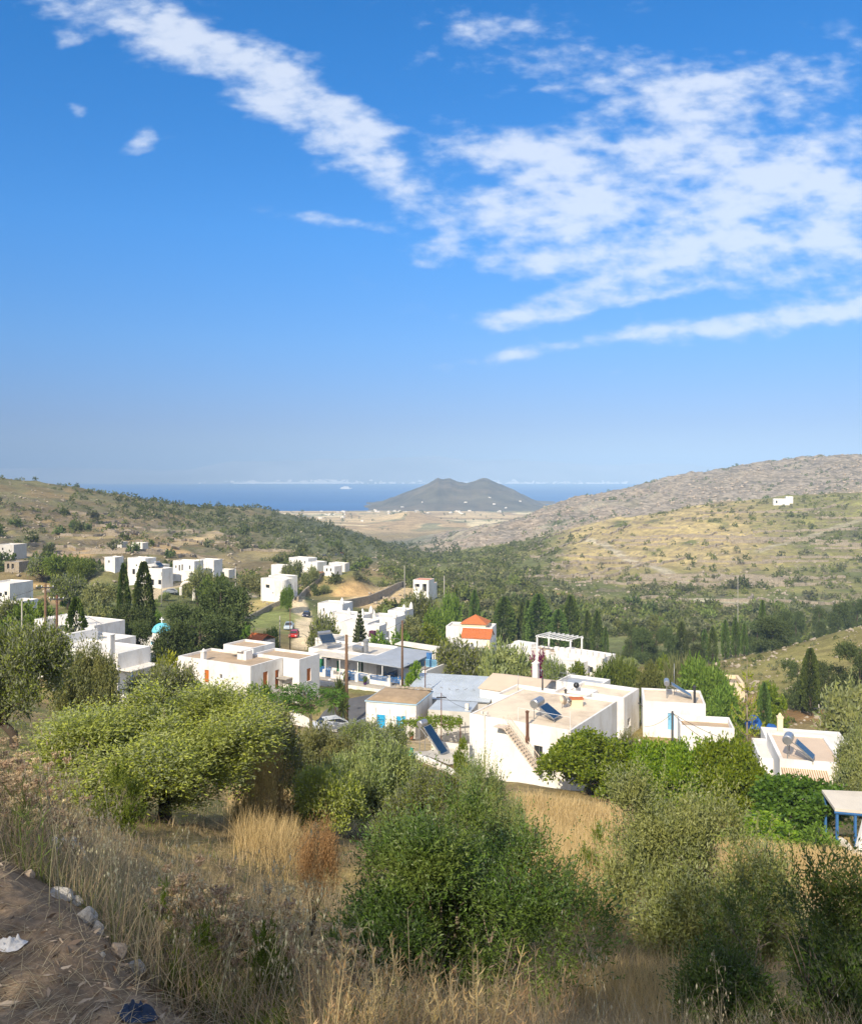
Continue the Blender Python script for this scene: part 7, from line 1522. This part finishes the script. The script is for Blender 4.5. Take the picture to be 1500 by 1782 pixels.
put(120, 540, 960, 2.5, 4.4, lambda p, q: weed('spiny_weed', list(zip(('stems', 'pods'), SPK[q.integers(5)])), p, q.uniform(.6, .95), q.random() * 6.28, 'tan branching weed with curled pods at the bottom centre', 'weed', 'tan weeds with curled pods at the bottom centre'), 205)
# dry orange and yellow shrubs
mk_olive('dry1', 91, 1500, 6, .035, .006, M_DRYB, nb=9, tl=.12, bottom=.8, br=.012); mk_bush('dry2', 92, 900, 6, .04, .009, M_YEL, nb=10, tl=.1, shoots=60)
for key, px, top, w_, Y, lb in (('dry1', 548, 1418, 85, 9.6, 'orange dry shrub on bare thin stems left of the large dark bush'), ('dry2', 470, 1306, 85, 24, 'golden yellow broom clump beside the darker round olive'), ('dry2', 440, 1318, 70, 22, 'pale yellow broom clump behind the broad sunlit olive'), ('dry1', 505, 1268, 34, 46, 'small orange dry bush below the feathery tree'), ('dry1', 385, 1216, 34, 86, 'small orange dry bush at the foot of the orange-shuttered house')):
    tree('dry_shrub', key, px, top, w_, Y, lb, 'shrub')
mk_bush('tuft', 93, 500, 6, .06, .012, M_GRN, nb=8, tl=.14, shoots=80)
for i, (px, top, w_, Y, lb) in enumerate(((455, 1668, 120, 3.3, 'bright green grassy tuft at the bottom below the seed heads'), (300, 1545, 90, 4.0, 'green tuft beside the white edge stones'), (205, 1330, 90, 16, 'low dark shrub under the left side of the broad olive'), (1040, 1440, 60, 19, 'small grey shrub between the dark bush and the olive bush'))): tree('weed_tuft', 'tuft', px, top, w_, Y, lb, 'weed')
put(26, 250, 1350, 2.7, 5.5, lambda p, q: plant('weed_tuft', 'tuft', p.x, p.y, p.z, q.uniform(.2, .4), q.uniform(.2, .38), 'green grassy tuft among the dry stalks of the verge', 'weed', 'green tufts on the verge'), 207)
# --- stones along the edge
def rock(px, py, w_, h_, label, seed, name='edge_stone', mat=None, rot=0, group=None, tilt=0):
    p = ray_ground(px, py); s = p.y / F; bm = bmesh.new(); bmesh.ops.create_icosphere(bm, subdivisions=4, radius=1); gg = np.random.default_rng(seed); off = gg.random(3) * 30
    for v in bm.verts:
        c = v.co.normalized(); k = .74 + .55 * float(fbm(c.x * 1.3 + off[0] + c.z, c.y * 1.3 + off[1] + c.z * .7, seed, 4)); q = c * k
        for ax in ((.8, .3, .5), (-.6, .5, .6), (.1, -.8, .6), (.3, .2, 1), (-.7, -.5, .2)):      # broken faces
            n_ = Vector(ax).normalized(); dd = q.dot(n_)
            if dd > .68: q -= n_ * (dd - .68) * .85
        v.co = q
    me = bpy.data.meshes.new(name); bm.to_mesh(me); bm.free(); me.materials.append(mat or M_LIME); o = link(bpy.data.objects.new(name, me)); o.location = p + Vector((0, 0, h_ * s * .2)); o.scale = (w_ * s * .55, w_ * s * .45, h_ * s * .62); o.rotation_euler = (tilt, 0, rot); tag(o, label, 'stone', group)
M_LIME = plain('limewashed_stone', (.68, .65, .60), .95, .2, 3, .8, dirt=(.26, .21, .16), dirt_amt=.7); M_ROCK = plain('field_stone', (.46, .37, .28), .95, .25, 3, .6, dirt=(.20, .15, .11), dirt_amt=.7)
for i, (px, py, w_, h_, lb, mt) in enumerate(((108, 1500, 100, 78, 'large upright white limewashed stone among the weeds at left', M_LIME), (78, 1512, 46, 30, 'rounded stone against the large upright white stone', M_ROCK), (22, 1502, 44, 26, 'flat tan stone at the left end of the path edge', M_ROCK), (52, 1526, 26, 20, 'small tan stone second along the path edge', M_ROCK), (104, 1562, 68, 24, 'long pale stone lying along the path edge', M_LIME), (128, 1574, 40, 22, 'pale stone behind the long one on the path edge', M_LIME), (150, 1604, 48, 36, 'white rounded stone on the path edge by the weeds', M_LIME), (170, 1624, 30, 34, 'white broken stone with a rusty face on the path edge', M_LIME), (204, 1662, 42, 32, 'tan broken stone lower on the path edge', M_ROCK), (232, 1690, 52, 26, 'pale flat stone low on the path edge', M_LIME), (262, 1714, 40, 28, 'crumbling tan stone nearest the bottom of the path edge', M_ROCK), (286, 1730, 30, 24, 'last small tan stone of the path edge', M_ROCK), (178, 1665, 16, 10, 'little white stone on the path', M_LIME), (395, 1768, 34, 60, 'white upright stone in the weeds at the bottom', M_LIME), (1030, 1585, 26, 14, 'pale stone beside the large dark bush', M_ROCK), (610, 1290, 30, 14, 'pale field stone below the wooden pole', M_ROCK))): rock(px, py, w_ * .8, h_ * .8, lb, 300 + i, mat=mt, rot=i * .7)
g = np.random.default_rng(55)
# white rag, blue cloth
def crumple(name, px, py, w_, d_, h_, mat, label, cat, seed):
    p = ray_ground(px, py); s = p.y / F; n = 26; gg = np.random.default_rng(seed); i, j = np.meshgrid(np.linspace(-.5, .5, n), np.linspace(-.5, .5, n), indexing='ij'); rr = np.hypot(i, j) * 2
    z = np.maximum(0, 1 - rr ** 2) * (.15 + 1.1 * np.abs(fbm(i * 5 + seed, j * 5, seed, 4) - .5) * 2) ; ed = 1 + .35 * (fbm(np.arctan2(j, i) * 2, rr * 0, seed + 1, 2) - .5)
    X = p.x + i * ed * w_ * s; Y = p.y + j * ed * d_ * s; Z = gz(X, Y) + .006 + z * h_ * s; k = (np.arange(n - 1)[:, None] * n + np.arange(n - 1)[None]).ravel(); k = k[(rr[:-1, :-1].ravel() < 1.15)]
    V = np.stack([X - p.x, Y - p.y, Z - p.z], -1).reshape(-1, 3); o = link(bpy.data.objects.new(name, npmesh(name, V, np.stack([k, k + n, k + n + 1, k + 1], 1), 4, mats=[mat], smooth=True))); o.location = p; tag(o, label, cat)
crumple('blue_cloth', 240, 1772, 66, 60, 34, plain('navy_cloth', (.012, .03, .075), .6, .3, 8), 'crumpled dark blue cloth lying on the path edge at the bottom', 'cloth', 5)
crumple('white_rag', 18, 1652, 46, 40, 26, plain('white_rag', (.62, .61, .6), .8, .1, 6), 'white rag on the path at the left edge', 'rag', 9)
# leaf litter, twigs and pebbles on the earth
n = 2600; P, u, Y = sample(n, -500, 420, 1.75, 4.4, g, None, True); k = on_path(P[:, 0], P[:, 1] - .1); P = P[k]; D = unit(g.normal(size=P.shape) * [1, 1, .12]); P[:, 2] += .012
ln = .015 + .07 * g.random(len(P)) ** 3; V = leafq(P - D * .02, D, ln, ln * .22 + .003, g); o = link(bpy.data.objects.new('leaf_litter', mesh_leaves('leaf_litter', V, leafmat('dead_leaf', (.16, .10, .06), (.58, .48, .36), .1, .8, .1)))); tag(o, 'dry narrow leaves strewn over the brown path', None, None, 'stuff')
n = 5000; P, u, Y = sample(n, -500, 420, 1.75, 4.6, g, None, True); k = on_path(P[:, 0], P[:, 1] - .15); P = P[k]; V, Fq = blades('t', G_BROWN, P + [0, 0, .005], .02 + .05 * g.random(len(P)), .0028, 2.5 + g.random(len(P)), 1.0, g, 2); o = link(bpy.data.objects.new('twig_litter', npmesh('twig_litter', V, Fq, 4, mats=[G_BROWN]))); tag(o, 'short brown straw and twigs matted on the path', None, None, 'stuff')
n = 900; P, u, Y = sample(n, -500, 420, 1.75, 4.4, g, None, True); k = on_path(P[:, 0], P[:, 1] - .1); P = P[k]; s = .003 + .011 * g.random(len(P)) ** 3; oc = np.array([[1, 0, 0], [0, 1, 0], [-1, 0, 0], [0, -1, 0], [0, 0, .7], [0, 0, -.7]]); V = P[:, None] + oc[None] * s[:, None, None] * (.7 + .6 * g.random((len(P), 6, 1))); b = (np.arange(len(P)) * 6)[:, None, None]
Fq = (b + np.array([[0, 1, 4], [1, 2, 4], [2, 3, 4], [3, 0, 4], [1, 0, 5], [2, 1, 5], [3, 2, 5], [0, 3, 5]])[None]).reshape(-1, 3); o = link(bpy.data.objects.new('pebbles', npmesh('pebbles', V.reshape(-1, 3), Fq, 3, mats=[M_LIME]))); tag(o, 'small pale pebbles scattered on the path', None, None, 'stuff')
# eucalyptus trees along the road behind the viewpoint: they shade the verge (their fallen leaves lie on it)
def mk_euc(key, seed):
    g = np.random.default_rng(seed); bl = []
    for i in range(15):
        a = g.random() * 6.283; q = math.sqrt(g.random()) * .34; r = g.uniform(.11, .18); bl.append((math.cos(a) * q, math.sin(a) * q, g.uniform(.48, .93), r, r, r * .7))
    V = twigs(bl, 1500, 5, .10, .042, .010, g, up=0, droop=.4, gap=.5, gs=6, shell=.7); mb = MB(); mb.tube([(0, 0, -.03), (.01, .01, .3), (0, .02, .55)], [.03, .024, .016], 8)
    for b in bl: mb.tube([(0, .01, .3 + .2 * g.random()), (b[0] * .5, b[1] * .5, b[2] - .12), tuple(b[:3])], [.013, .009, .003], 5)
    proto(key, V, M_OLIVEG, mb, M_BARKL)
mk_euc('euc1', 81); mk_euc('euc2', 82)
def bank_z(x, y):
    i = int(np.clip(np.searchsorted(bx, x), 0, len(bx) - 1)); j = int(np.clip(np.searchsorted(by, y), 0, len(by) - 1)); return float(BZ[i, j])
for i, (x, y, w, h, lb) in enumerate([(-15, -9.5, 8, 11.0, 'tall eucalyptus farthest along the road behind the viewpoint'), (-9.5, -10, 8, 11.4, 'spreading eucalyptus behind the viewpoint'), (-4.5, -8.5, 8, 10.6, 'leaning eucalyptus closest to the verge'), (.5, -10.5, 8, 11.6, 'tall eucalyptus with a pale trunk across the road'), (5.5, -9.5, 7.5, 11.2, 'broad eucalyptus beside the bend of the road'), (-21, -11, 8, 11, 'eucalyptus at the far end of the row')]):
    plant('eucalyptus', 'euc%d' % (i % 2 + 1), x, y, bank_z(x, y), w, h, lb, 'tree')
